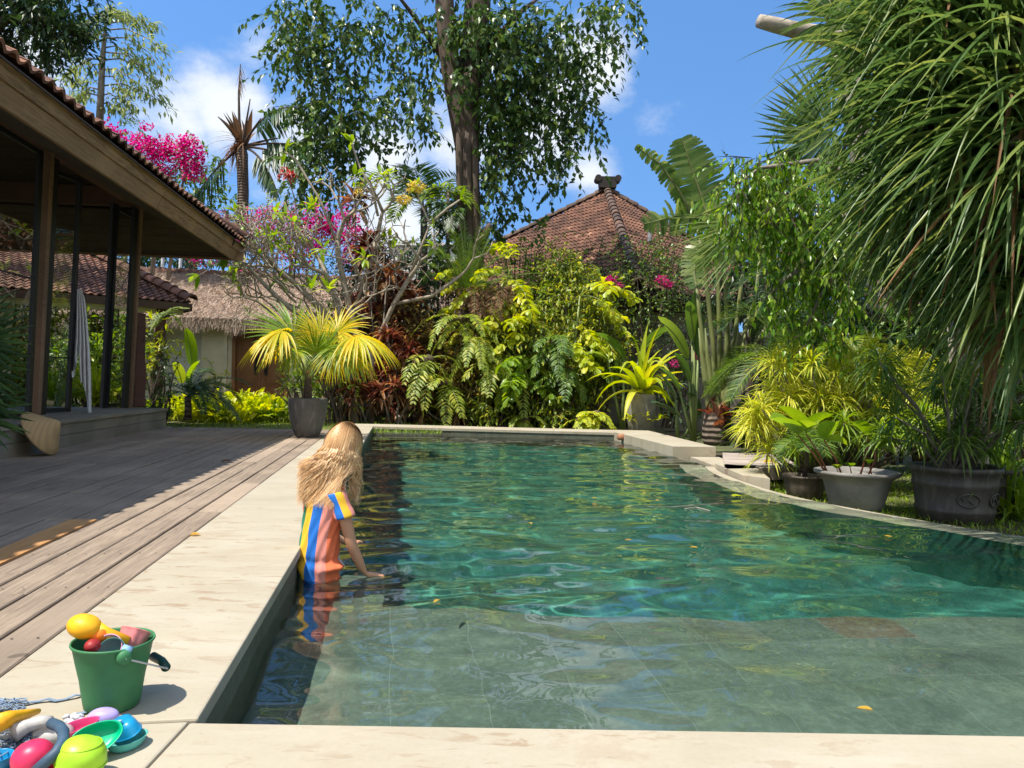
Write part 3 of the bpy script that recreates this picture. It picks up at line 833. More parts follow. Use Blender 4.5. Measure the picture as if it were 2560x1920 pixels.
# glazed leaves
def leaf_door(p, q, z0=.31, z1=3.40, mids=(1.02,), handle=None, sw=.068, lean=.10):
    p = Vector(p); q = Vector(q); p.z = q.z = 0
    root = bpy.data.objects.new('glass_door', bpy.data.meshes.new('glass_door_frame'))
    f = MB(); L = Vector((lean, 0, 0))
    def pt(e, z): return e + Vector((0, 0, z)) + L * ((z - .3) / 3.1)
    f.beam(pt(p, z0), pt(p, z1), sw, .045); f.beam(pt(q, z0), pt(q, z1), sw, .045)
    d = (q - p).normalized()
    for z in (z0 + .03, z1 - .03): f.beam(pt(p, z) + d * .026, pt(q, z) - d * .026, .04, .055)
    for z in mids: f.beam(pt(p, z) + d * .026, pt(q, z) - d * .026, .02, .018)
    fr = f.build('glass_door', MAT['steel'], pav)
    g = MB(); g.add([pt(p, z0 + .05) + d * .02, pt(q, z0 + .05) - d * .02, pt(q, z1 - .05) - d * .02, pt(p, z1 - .05) + d * .02], [(0, 1, 2, 3)])
    gl = g.build('pane', MAT['glass'], fr)
    if handle:
        hp, dr = handle; h = MB(); dr = Vector(dr)
        b0 = pt(hp, 1.55); b1 = pt(hp, 1.80)
        h.beam(b0, b0 + dr * .09, .014, .014); h.beam(b1, b1 + dr * .09, .014, .014); h.beam(b0 + dr * .09 - Vector((0, 0, .007)), b1 + dr * .09 + Vector((0, 0, .007)), .014, .014)
        h.build('handle', MAT['steel'], fr)
def onp(px, Y): r = ray(px, 900); return Vector((r.x * Y, Y, 0))
leaf_door(P0 + PU * .10, P1 - PU * .16, mids=(1.02, 1.9), lean=.08)
leaf_door(onp(107, 9.75), onp(172, 10.2), handle=None)
leaf_door(onp(266, 11.75), onp(313, 12.45), handle=(onp(275, 11.7), (.9, -.3, 0)))
leaf_door(onp(258, 11.6), onp(268, 11.68), mids=())
leaf_door(P00 + PU * .1, P0 - PU * .1, mids=(1.02,))
leaf_door(P0 + PU * 1.35, P0 + PU * 1.44, mids=())
leaf_door(P1 + PU * .10, P1 + PU * .19, mids=())
leaf_door(P2 - PU * .20, P2 - PU * .12, mids=())
# carved column standing behind the last post
mb = MB()
cx = onp(347, 12.35)
mb.lathe([(0, .302), (.135, .302), (.14, .42), (.115, .46), (.125, .62), (.14, .8), (.12, .95), (.105, 1.15), (.11, 1.5), (.10, 1.75), (.115, 1.80), (0, 1.82)], (cx.x, cx.y, 0), 4, R=None)
o = mb.build('carved_column', MAT['beam']); o.modifiers.new('b', 'BEVEL').width = .015
tag(o, 'short dark square carved wooden column at the far corner of the pavilion platform', 'column')

# ---------------------------------------------------------------- thatched house
MAT['plaster'] = plain('white_plaster', (.86, .86, .84), .9, .08, 3, .1)
MAT['cream'] = plain('cream_plaster', (.80, .73, .54), .9, .1, 3, .1)
MAT['doorwood'] = m_wood('carved_door', c1=(.13, .055, .022), c2=(.36, .18, .08), ang=PI / 2)
HY = 21.0
hs = thing('thatched_house', 'white house with brown thatched roof and a double wooden door behind the garden', 'house', (-7, HY, 0))
xL = onp(503, HY).x; xD0 = onp(583, HY).x; xD1 = onp(722, HY).x; xR = -2.4
mb = MB()
mb.box(((xL + xD0) / 2, HY + .15, 1.2), (xD0 - xL, .3, 2.7)); mb.box(((xD1 + xR) / 2, HY + .15, 1.2), (xR - xD1, .3, 2.7))
mb.box((xL + .68, HY - .03, 1.2), (.10, .12, 2.69))
mb.build('wall', MAT['cream'], hs)
mb = MB(); mb.box((xL - 1.45, HY + .5, 1.2), (2.9, .3, 2.7)); mb.box((-7, HY + 3.0, 1.4), (9, .2, 3.2)); mb.build('side_wall', MAT['plaster'], hs)
dm = MB()
xm = (xD0 + xD1) / 2; dh = 2.28
for (a, b) in ((xD0 + .09, xm - .006), (xm + .006, xD1 - .09)):
    dm.box(((a + b) / 2, HY + .06, .12 + dh / 2), (b - a, .05, dh - .1))
    for zc, hh in ((.40, .42), (1.05, .72), (1.86, .68)):
        x0, x1 = a + .1, b - .1
        for (cx_, cz, wx, wz) in (((x0 + x1) / 2, zc + hh / 2, x1 - x0, .035), ((x0 + x1) / 2, zc - hh / 2, x1 - x0, .035), (x0, zc, .035, hh - .036), (x1, zc, .035, hh - .036)):
            dm.box((cx_, HY + .024, cz), (wx, .025, wz))
door = dm.build('door', MAT['doorwood'], hs)
dm = MB(); dm.box((xD0 + .04, HY - .02, 1.21), (.085, .16, dh + .1)); dm.box((xD1 - .04, HY - .02, 1.21), (.085, .16, dh + .1)); dm.box((xm, HY - .022, dh + .13), (xD1 - xD0 - .17, .16, .12)); dm.box((xm, HY - .15, .03), (xD1 - xD0 + .2, .4, .12))
dm.build('door_frame', MAT['doorwood'], hs)
dm = MB()
for s_ in (-1, 1):
    dm.tube([(xm + s_ * .13, HY + .03, 1.55), (xm + s_ * .13, HY - .03, 1.52), (xm + s_ * .14, HY - .04, 1.25), (xm + s_ * .13, HY - .03, .98), (xm + s_ * .13, HY + .03, .95)], .018, 6)
    dm.box((xm + s_ * .13, HY + .005, 1.25), (.09, .02, .7))
dm.build('handle', plain('dark_bronze', (.02, .018, .015), .5), door)
# thatch
E0 = Vector((-12.2, HY - .52, 2.42)); E1 = Vector((-1.4, HY - .52, 2.32)); T0 = Vector((-11.6, HY + 2.0, 3.98)); T1 = Vector((-1.7, HY + 2.0, 3.72))
m = M_('thatch'); a = m.noise(m.coord('Object', (6, 1.5, 1.5)), 6, 6, .7); isl = m.island()
c = m.ramp(m.math('ADD', m.math('MULTIPLY', isl, .5), m.math('MULTIPLY', a, .5)), [(.25, (.17, .11, .075)), (.5, (.56, .42, .32)), (.75, (.88, .72, .58))])
MAT['thatch'] = m.done(m.bsdf(Base_Color=c, Roughness=.95, Normal=m.bump(a, .8, .04)))
mb = MB()
NX, NY = 60, 14; V = []
for j in range(NY + 1):
    for i in range(NX + 1):
        p = E0.lerp(E1, i / NX).lerp(T0.lerp(T1, i / NX), j / NY); p.z += random.uniform(-.02, .02) + (.03 * math.sin(j / NY * PI)); V.append(p)
F = [(j * (NX + 1) + i, j * (NX + 1) + i + 1, (j + 1) * (NX + 1) + i + 1, (j + 1) * (NX + 1) + i) for j in range(NY) for i in range(NX)]
base_n = len(V)
V += [E0 + Vector((0, .05, -.20)), E1 + Vector((0, .05, -.20)), T0 + Vector((0, 0, -.22)), T1 + Vector((0, 0, -.22))]
F += [(base_n + 2, base_n + 3, base_n + 1, base_n), (0, base_n, base_n + 1, NX), (0, NY * (NX + 1), base_n + 2, base_n)]
mb.add(V, F); th = mb.build('roof', plain('thatch_base', (.42, .31, .23), .95, .5, 30, .6), hs)
rb = RB(); N = 30000
u_ = rng.random(N); v_ = rng.random(N) ** 1.0
e0, e1, t0, t1 = map(np.array, (E0, E1, T0, T1))
Pp = (e0 + (e1 - e0) * u_[:, None]) * (1 - v_[:, None]) + (t0 + (t1 - t0) * u_[:, None]) * v_[:, None]; Pp[:, 2] += .045
dd = unit((e0 + e1 - t0 - t1) / 2)
D = dd[None] + rng.normal(0, .22, (N, 3)); D[:, 2] += .22
rb.add(Pp, D, rng.uniform(.14, .34, N), rng.uniform(.014, .032, N), 'needle', 1, 0, 0, rollj=.55, wide=False)
N = 5200; u_ = rng.random(N); Pp = e0 + (e1 - e0) * u_[:, None]; Pp[:, 2] += rng.uniform(-.20, .03, N); Pp[:, 1] += rng.uniform(-.02, .1, N)
D = np.stack([rng.normal(0, .2, N), rng.normal(-.25, .2, N), -np.ones(N)], -1)
rb.add(Pp, D, rng.uniform(.08, .28, N) * (1 + .3 * np.sin(u_ * 60)), rng.uniform(.010, .022, N), 'needle', 1, 0, 0, side=(1, 0, 0), wide=False)
rb.build('straw', MAT['thatch'], th, smooth=False)
mb = MB(); caps(mb, T0 + Vector((-.2, 0, -.03)), T1 + Vector((.3, 0, -.03)), .13, .30); mb.build('ridge_cap', MAT['tile_brown'], hs)
for px, py0, py1, lb in ((404, 640, 706, 'shorter white pole rising behind the ridge of the thatched roof'), (449, 622, 706, 'taller white pole rising behind the ridge of the thatched roof')):
    mb = MB(); p = at(px, py1, 23.6); q = at(px + 4, py0, 23.6); mb.tube([p, q], .05, 10); mb.lathe([(.0, .03), (.062, .02), (.062, -.05)], q, 10)
    o = mb.build('metal_pole', plain('pole_white', (.7, .72, .75), .4)); tag(o, lb, 'pole', 'white poles behind the thatched roof')

# ---------------------------------------------------------------- tiled porch left of the thatched house
pr = thing('porch', 'low porch with red tiled roof joined to the thatched house, seen behind the pavilion doors', 'porch', (-9, 17, 0))
A = Vector((-13.2, 12.5, 2.50)); B = at(478, 757, 16.8); C_ = at(196, 622, 19.2); D_ = C_ + (A - B) * .55
mb = MB(); tiles(mb, A, B, D_, C_, .15, .21, .022, .026)
E_ = Vector((B.x - 1.7, B.y + 2.3, B.z)); tiles(mb, B, E_, C_, C_ + Vector((0, 2, 0)), .15, .21, .022, .026)
caps(mb, B + Vector((0, 0, .05)), C_ + Vector((0, 0, .08)), .12); mb.build('roof', MAT['tile_red'], pr)
mb = MB(); dz = Vector((0, 0, -.05)); mb.beam(A + dz * 2, B + dz * 2, .05, .16); mb.beam(B + dz * 2, E_ + dz * 2, .05, .16)
cn = (A + B) / 2
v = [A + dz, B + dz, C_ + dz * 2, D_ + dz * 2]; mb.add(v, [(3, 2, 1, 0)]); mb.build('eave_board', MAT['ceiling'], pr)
ab = (B - A).normalized(); inn = Vector((-ab.y, ab.x, 0))
for f in (.93, .45, .05):
    mb = MB(); p = A.lerp(B, f) + inn * .35; mb.beam(Vector((p.x - .07, p.y, -.1)), Vector((p.x, p.y, 2.5)), .15, .15); mb.build('post', MAT['beam'], pr)
mb = MB(); p = A + inn * 1.6; q = B + inn * 1.6
mb.beam(Vector((p.x, p.y, 1.15)), Vector((q.x - 2.6, q.y - 1.9, 1.15)), .2, 2.5); mb.build('wall', MAT['cream'], pr)
mb = MB(); p = A + inn * .36; q = B + inn * .36
mb.beam(Vector((p.x, p.y, 2.26)), Vector((q.x - .1, q.y, 2.26)), .1, .16); mb.build('beam', MAT['cream'], pr)
# white low wall seen beside the porch post
# ---------------------------------------------------------------- big tiled roof on the right
bh = thing('tiled_house', 'house with a steep hipped red tile roof and black ridge knob above the hedge', 'house', (3, 23, 0))
AP = at(1518, 476, 23.5)
Lc = Vector((-5.2, 25.5, 3.0)); Fc = Vector((2.75, 16.9, 3.0)); Rc = Vector((9.0, 22.8, 3.0))
AP2 = AP + Vector((.30, .4, 0))
mb = MB(); tiles(mb, Lc, Fc, AP, AP, .15, .21, .024, .032); tiles(mb, Fc, Rc, AP, AP, .15, .21, .024, .032)
mb.build('roof', MAT['tile_red'], bh)
mb = MB(); dz = Vector((0, 0, -.12))
mb.add([Lc + dz, Fc + dz, AP + dz, Rc + dz, Vector((2, 30, 3))], [(0, 1, 2), (1, 3, 2), (3, 4, 2), (4, 0, 2), (3, 1, 0, 4)])
mb.build('roof_deck', MAT['ceiling'], bh)
mb = MB()
for c in (Lc, Fc, Rc): caps(mb, c + Vector((0, 0, .06)), AP + Vector((0, 0, .0)), .115, .32)
rg = mb.build('ridge', MAT['ridge'], bh)
mb = MB()
K = AP + Vector((0, -.05, .05))
mb.box(K + Vector((0, 0, .12)), (.50, .36, .26), taper=(1.12, 1.0)); mb.box(K + Vector((0, 0, .28)), (.62, .30, .10))
for s_ in (-1, 1): mb.tube([K + Vector((s_ * .30, -.20, .27)), K + Vector((s_ * .30, .20, .27))], .10, 14)
o = mb.build('ridge_knob', plain('black_stone', (.03, .025, .022), .9, .4, 8, .5), bh)
mb = MB(); mb.box((2.2, 24.5, 1.3), (8, 6, 3.2)); mb.build('wall', MAT['cream'], bh)
mb = MB(); p = at(1624, 640, 20.5); q = at(1624, 572, 20.5); mb.tube([p, q], .055, 10); mb.lathe([(0, .10), (.10, .05), (.10, 0), (.055, -.02)], q, 12)
mb.build('vent_pipe', plain('galvanised', (.32, .33, .33), .5, .2, 6), bh)
r2 = thing('side_roof', 'lower red tiled roof glimpsed behind the traveller palm', 'roof', (10, 22, 3))
mb = MB(); tiles(mb, (7.0, 20, 3.3), (16, 21, 3.3), (8.0, 23, 4.75), (16, 24, 4.75), .23, .27); caps(mb, (8, 23, 4.8), (16, 24, 4.8)); mb.build('roof', MAT['tile_red'], r2)
mb = MB(); mb.box((11.5, 23.4, 1.6), (8, 3, 3.3)); mb.build('wall', MAT['cream'], r2)
w_ = MB(); w_.box((-3.0, 26, 2.6), (2.4, .3, 5.6)); w_.box((-3.0, 26, 5.43), (2.6, .5, .1))
o = w_.build('boundary_wall', MAT['plaster']); tag(o, 'pale plastered wall glimpsed between the trees behind the frangipani', 'wall')
w_ = MB(); w_.box((-17.5, 21.5, 1.2), (12, .3, 3.0)); o = w_.build('boundary_wall', plain('mossy_plaster', (.22, .22, .17), .95, .4, 2.5, .3)); tag(o, 'mossy boundary wall seen low through the pavilion glass', 'wall')
# garden wall behind the planting
gw = MB(); gw.box((2.6, 18.6, .9), (12.8, .25, 2.3)); gw.box((2.6, 18.6, 2.1), (12.9, .36, .12))
o = gw.build('garden_wall', plain('mossy_wall', (.16, .14, .11), .95, .4, 2.5, .4)); tag(o, 'dark mossy garden wall mostly hidden behind the planting past the far pool end', 'wall')
# ================================================================== PLANTS
LM = {
 'mixed': leaf_mat('leaf_mixed', (.055, .12, .02), (.28, .38, .045), (.74, .66, .08), .4, .4),
 'rusty': leaf_mat('leaf_rusty', (.07, .045, .018), (.24, .19, .045), (.62, .48, .10), .5, .35),
 'fig': leaf_mat('leaf_fig', (.08, .19, .02), (.18, .34, .03), (.40, .50, .06), .28, .45),
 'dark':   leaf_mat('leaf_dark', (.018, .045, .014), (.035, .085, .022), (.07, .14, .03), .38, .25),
 'bigtree': leaf_mat('leaf_heart', (.032, .08, .02), (.07, .145, .032), (.22, .30, .06), .34, .30),
 'mid':    leaf_mat('leaf_mid', (.05, .12, .02), (.12, .22, .035), (.26, .36, .05), .38, .38),
 'bright': leaf_mat('leaf_bright', (.12, .22, .02), (.24, .38, .035), (.42, .50, .06), .36, .45),
 'lime':   leaf_mat('leaf_lime', (.28, .38, .02), (.50, .56, .04), (.68, .64, .07), .4, .45),
 'gold':   leaf_mat('leaf_gold', (.30, .40, .03), (.60, .62, .07), (.82, .76, .14), .42, .40),
 'yellowpalm': leaf_mat('leaf_yellow_palm', (.38, .42, .015), (.68, .56, .015), (.82, .56, .02), .4, .42),
 'palmgreen': leaf_mat('leaf_palm_green', (.09, .20, .02), (.22, .34, .03), (.45, .46, .03), .36, .4),
 'fern':   leaf_mat('leaf_fern', (.15, .24, .02), (.34, .42, .05), (.56, .52, .08), .42, .42),
 'brown':  leaf_mat('leaf_dry', (.12, .06, .025), (.26, .14, .06), (.42, .26, .12), .7, .25),
 'red':    leaf_mat('leaf_red', (.09, .03, .02), (.24, .085, .045), (.50, .26, .09), .35, .35),
 'strap':  leaf_mat('leaf_strap', (.06, .12, .03), (.11, .19, .05), (.30, .35, .09), .36, .34, spec=.45),
 'banana': leaf_mat('leaf_banana', (.07, .14, .03), (.17, .25, .055), (.34, .40, .12), .32, .45),
 'magenta': leaf_mat('bract_magenta', (.50, .008, .13), (.66, .02, .21), (.76, .10, .34), .6, .45, tmul=1.3),
 'pale':   leaf_mat('leaf_pale', (.14, .20, .05), (.26, .33, .10), (.40, .42, .16), .45, .4),
 'flower': leaf_mat('petal_yellow', (.75, .55, .05), (.85, .70, .15), (.9, .85, .5), .5, .3, tmul=1.1),
 'redflower': leaf_mat('petal_red', (.45, .05, .04), (.60, .12, .08), (.7, .3, .2), .5, .3, tmul=1.1),
 'fallen': leaf_mat('leaf_fallen', (.45, .22, .03), (.6, .38, .05), (.7, .5, .1), .5, .3),
}
BK = {
 'grey': bark_mat('bark_grey', (.10, .085, .07), (.30, .26, .21), 9, .35),
 'brown': bark_mat('bark_brown', (.035, .025, .018), (.135, .095, .068), 7, .25, 1.0),
 'palm': bark_mat('bark_palm', (.08, .06, .045), (.24, .18, .13), 12, .8, .8, rings=3.4),
 'frangi': bark_mat('bark_frangipani', (.19, .155, .11), (.44, .37, .28), 14, .6, .3, .8),
 'green': bark_mat('stem_green', (.10, .15, .04), (.24, .30, .08), 10, .2, .2, .5),
 'trav': bark_mat('stem_traveller', (.09, .12, .03), (.24, .25, .08), 6, .12, .4, .6),
 'pale': bark_mat('bark_pale', (.24, .20, .15), (.52, .45, .36), 6, .5, .4, .8),
 'redstem': bark_mat('stem_red', (.20, .05, .03), (.36, .12, .06), 10, .2, .2, .5),
}
def ball(n, r=1.0, inner=0.0):
    d = unit(rng.normal(0, 1, (n, 3))); return d * (rng.random(n) ** (1 / 3) * (1 - inner) + inner)[:, None] * np.asarray(r)
def A_(v): return np.array(v, float)

def leaf_blobs(rb, blobs, per, L, W, prof='leaf', k=2, hang=.6, fold=.18, twigs=None, twig_len=.5, per_twig=9, droop=.25, shell=.35):
    """blobs: (centre, (rx, ry, rz)); leaves sit along short twigs inside each blob"""
    for c, r in blobs:
        r = np.array(r) if hasattr(r, '__len__') else np.array([r] * 3)
        nt_ = max(2, int(per * (r[0] * r[2]) ))
        st = A_(c) + ball(nt_, r, shell)
        dr = ball(nt_, 1.0, .5) + np.array([0, 0, -hang]) + (st - A_(c)) / np.max(r) * .6
        dr = unit(dr); tl = rng.uniform(.5, 1.2, nt_) * twig_len
        s_ = (np.arange(per_twig) + .5) / per_twig
        P = st[:, None] + dr[:, None] * (tl[:, None] * s_)[..., None]; P[..., 2] -= (s_ ** 2 * .25)[None] * tl[:, None]
        P = P.reshape(-1, 3); D = np.repeat(dr, per_twig, 0) * .5 + rng.normal(0, .75, (len(P), 3)); D[:, 2] -= hang
        rb.add(P, D, rng.uniform(.65, 1.15, len(P)) * L, rng.uniform(.7, 1.15, len(P)) * W, prof, k, droop, fold, rollj=.9)
        if twigs is not None:
            for ro in (0, PI / 2): rb.add(st, dr, tl * 1.05, np.full(nt_, .012 + .01 * L), 'strap', 2, .12, 0, roll=ro, mi=1)

def frond_curve(P, D, L, droop, n=9, side=None):
    P = Vector(P); D = Vector(D).normalized(); pts = [P.copy()]; tn = [D.copy()]
    for i in range(n):
        t = (i + 1) / n; d = (D + Vector((0, 0, -1)) * droop * 2 * t); d.normalize(); pts.append(pts[-1] + d * (L / n)); tn.append(d)
    return pts, tn
def frond(rb, stem, P, D, L, n, ll, lw, droop=.5, ang=55, ld=.25, start=.15, prof='lance', vshape=.35, kk=2, stem_r=.012, side=None, hangl=0.0, tip=.35, jit=.08):
    """feather leaf: a bent stalk with leaflets on both sides"""
    m = 12
    pts, tn = frond_curve(P, D, L, droop, m)
    pa = np.array([list(p) for p in pts]); ta = np.array([list(p) for p in tn])
    s = np.linspace(start, .985, n) + rng.uniform(-.3, .3, n) * (.8 / n)
    s = np.clip(s, 0, 1); x = s * m; i = np.minimum(x.astype(int), m - 1); f = (x - i)[:, None]
    c = pa[i] * (1 - f) + pa[i + 1] * f; t = unit(ta[i] * (1 - f) + ta[i + 1] * f)
    if side is None:
        sd = np.cross(t, [0, 0, 1.0]); b = np.linalg.norm(sd, axis=1) < .05; sd[b] = np.cross(np.array(Vector(D)) + [.1, .2, 0], [0, 0, 1.0]); sd = unit(sd)
    else: sd = unit(np.asarray(side, float)[None] - t * (t @ np.asarray(side, float))[:, None])
    nn = np.cross(sd, t)
    env = np.sin(PI * np.clip(.12 + .88 * s, 0, 1) ** .8) * (1 - tip) + tip
    a = math.radians(ang)
    for sg in (-1, 1):
        d = sd * sg * math.sin(a) + t * math.cos(a) * (.8 + .5 * s[:, None]) + nn * vshape + np.array([0, 0, -hangl]) + rng.normal(0, jit, (n, 3))
        rb.add(c, d, ll * env * rng.uniform(.85, 1.1, n), lw * rng.uniform(.8, 1.1, n), prof, kk, ld, .18, side=t)
    if stem is not None:
        stem.tube(pts, [stem_r * (1 - .75 * q / m) for q in range(m + 1)], 5, False)
def fan(rb, hub, axis, up, R, n=26, spread=150, w=.05, droop=.25, join=.45, stalk=None, stalk_from=None, sr=.010, fold=.4, jit=.03, cup=.25):
    """palmate leaf: blades joined to a pleated disc near the hub"""
    hub = Vector(hub); ax = Vector(axis).normalized(); up = Vector(up); up = (up - ax * up.dot(ax)).normalized(); sd = ax.cross(up)
    an = np.radians(np.linspace(-spread, spread, n)) + rng.normal(0, jit * .4, n)
    axn, sdn, upn = np.array(ax), np.array(sd), np.array(up)
    D = np.cos(an)[:, None] * axn + np.sin(an)[:, None] * sdn + upn * cup * (np.abs(an) / PI)[:, None] + rng.normal(0, jit, (n, 3))
    Lr = R * (1 - .25 * (np.abs(an) / PI)) * rng.uniform(.93, 1.05, n)
    step = math.radians(2 * spread / (n - 1)); wj = 2 * math.tan(step / 2) * R * join * 1.12
    def pf(t): return np.clip(np.where(t < join, t / join, np.clip((1 - t) / (1 - join), 0, 1) ** .8), .02, 1)
    sides = -np.sin(an)[:, None] * axn + np.cos(an)[:, None] * sdn
    rb.add(np.tile(np.array(hub), (n, 1)), D, Lr, wj, pf, 7, droop, fold, side=sides)
    if stalk is not None and stalk_from is not None:
        a = Vector(stalk_from); mid = (a + hub) / 2 + Vector((0, 0, .12 * (hub - a).length)); stalk.tube([a, a.lerp(mid, .5) * .5 + (a + (mid - a) * .5) * .5, mid, hub], [sr * 1.3, sr * 1.1, sr, sr * .8], 5, False)
def rosette(rb, c, n, L, W, e0=10, e1=85, droop=.5, prof='strap', k=5, fold=.25, az=None, spread=360, jl=.2, curl=0, axis=None):
    a = rng.uniform(0, 2 * PI, n) if az is None else np.radians(az) + np.radians(rng.uniform(-spread / 2, spread / 2, n))
    e = np.radians(rng.uniform(e0, e1, n))
    D = np.stack([np.cos(a) * np.cos(e), np.sin(a) * np.cos(e), np.sin(e)], -1)
    if axis is not None:
        q = Vector((0, 0, 1)).rotation_difference(Vector(axis)).to_matrix(); D = D @ np.array(q).T
    P = np.tile(A_(c), (n, 1)) + D * .02
    rb.add(P, D, L * rng.uniform(1 - jl, 1 + jl, n), W * rng.uniform(.8, 1.15, n), prof, k, droop * rng.uniform(.7, 1.3, n), fold, rollj=.15, curl=curl)

def plant(name, label, cat, loc, parts, group=None):
    """parts: list of (part name, RB or MB, material)"""
    t = thing(name, label, cat, loc, 0, group)
    for nm, b, m in parts:
        if (isinstance(b, RB) and not b.V) or (isinstance(b, MB) and not b.V): continue
        if isinstance(b, RB): b.build(nm, ([m, BK['brown']] if max(x.max() for x in b.mi) > 0 else m), t)
        else: b.build(nm, m, t, smooth=True)
    return t
def shrub(label, px, py, wpx, hpx, Y, mat, L=.12, W=.05, prof='leaf', dens=60, hang=.2, cat='shrub', group=None, name='leafy_shrub', nb=6, stemmat='brown', depth=None, gz=-.08, per_twig=9, flowers=None, droop=.3, twig=.35):
    """bushy plant filling the box centred at (px,py) of size (wpx,hpx) in the photograph, at depth Y"""
    c = at(px, py, Y); w = wpx / FPX * Y / 2; h = hpx / FPX * Y / 2; dp = depth or w * .8
    rb = RB(); blobs = []
    for i in range(nb):
        q = Vector((random.uniform(-.62, .62) * w, random.uniform(-.5, .5) * dp, random.uniform(-.62, .62) * h))
        blobs.append((c + q, (w * random.uniform(.38, .55), dp * .5, h * random.uniform(.36, .52))))
    leaf_blobs(rb, blobs, dens, L, W, prof, 2, hang, twigs=True, twig_len=twig * max(.5, min(w, h)) * 2, per_twig=per_twig, droop=droop)
    st = MB()
    for i in range(7):
        b = blobs[i % nb][0]; base = Vector((c.x + random.uniform(-.25, .25) * w, c.y + random.uniform(-.2, .2) * dp, gz))
        m = base.lerp(b, .5) + Vector((random.uniform(-.1, .1), random.uniform(-.1, .1), .1)); st.tube([base, m, b, b + Vector((random.uniform(-.2, .2), 0, h * .3))], [.03, .022, .014, .006], 6, False, lump=.1)
    parts = [('foliage', rb, LM[mat]), ('stem', st, BK[stemmat])]
    if flowers:
        fb = RB()
        for (fx, fy, fr, nf) in flowers:
            fc = at(fx, fy, Y - dp * .85); P = A_(fc) + ball(nf, (fr / FPX * Y, fr / FPX * Y * .8, fr / FPX * Y * .8), .2)
            for _ in range(3): fb.add(P, rng.normal(0, 1, (nf, 3)), .05 * rng.uniform(.8, 1.2, nf), .045, 'heart', 2, 0, .3)
        parts.append(('blossom', fb, LM['magenta']))
    return plant(name, label, cat, (c.x, c.y, gz), parts, group)

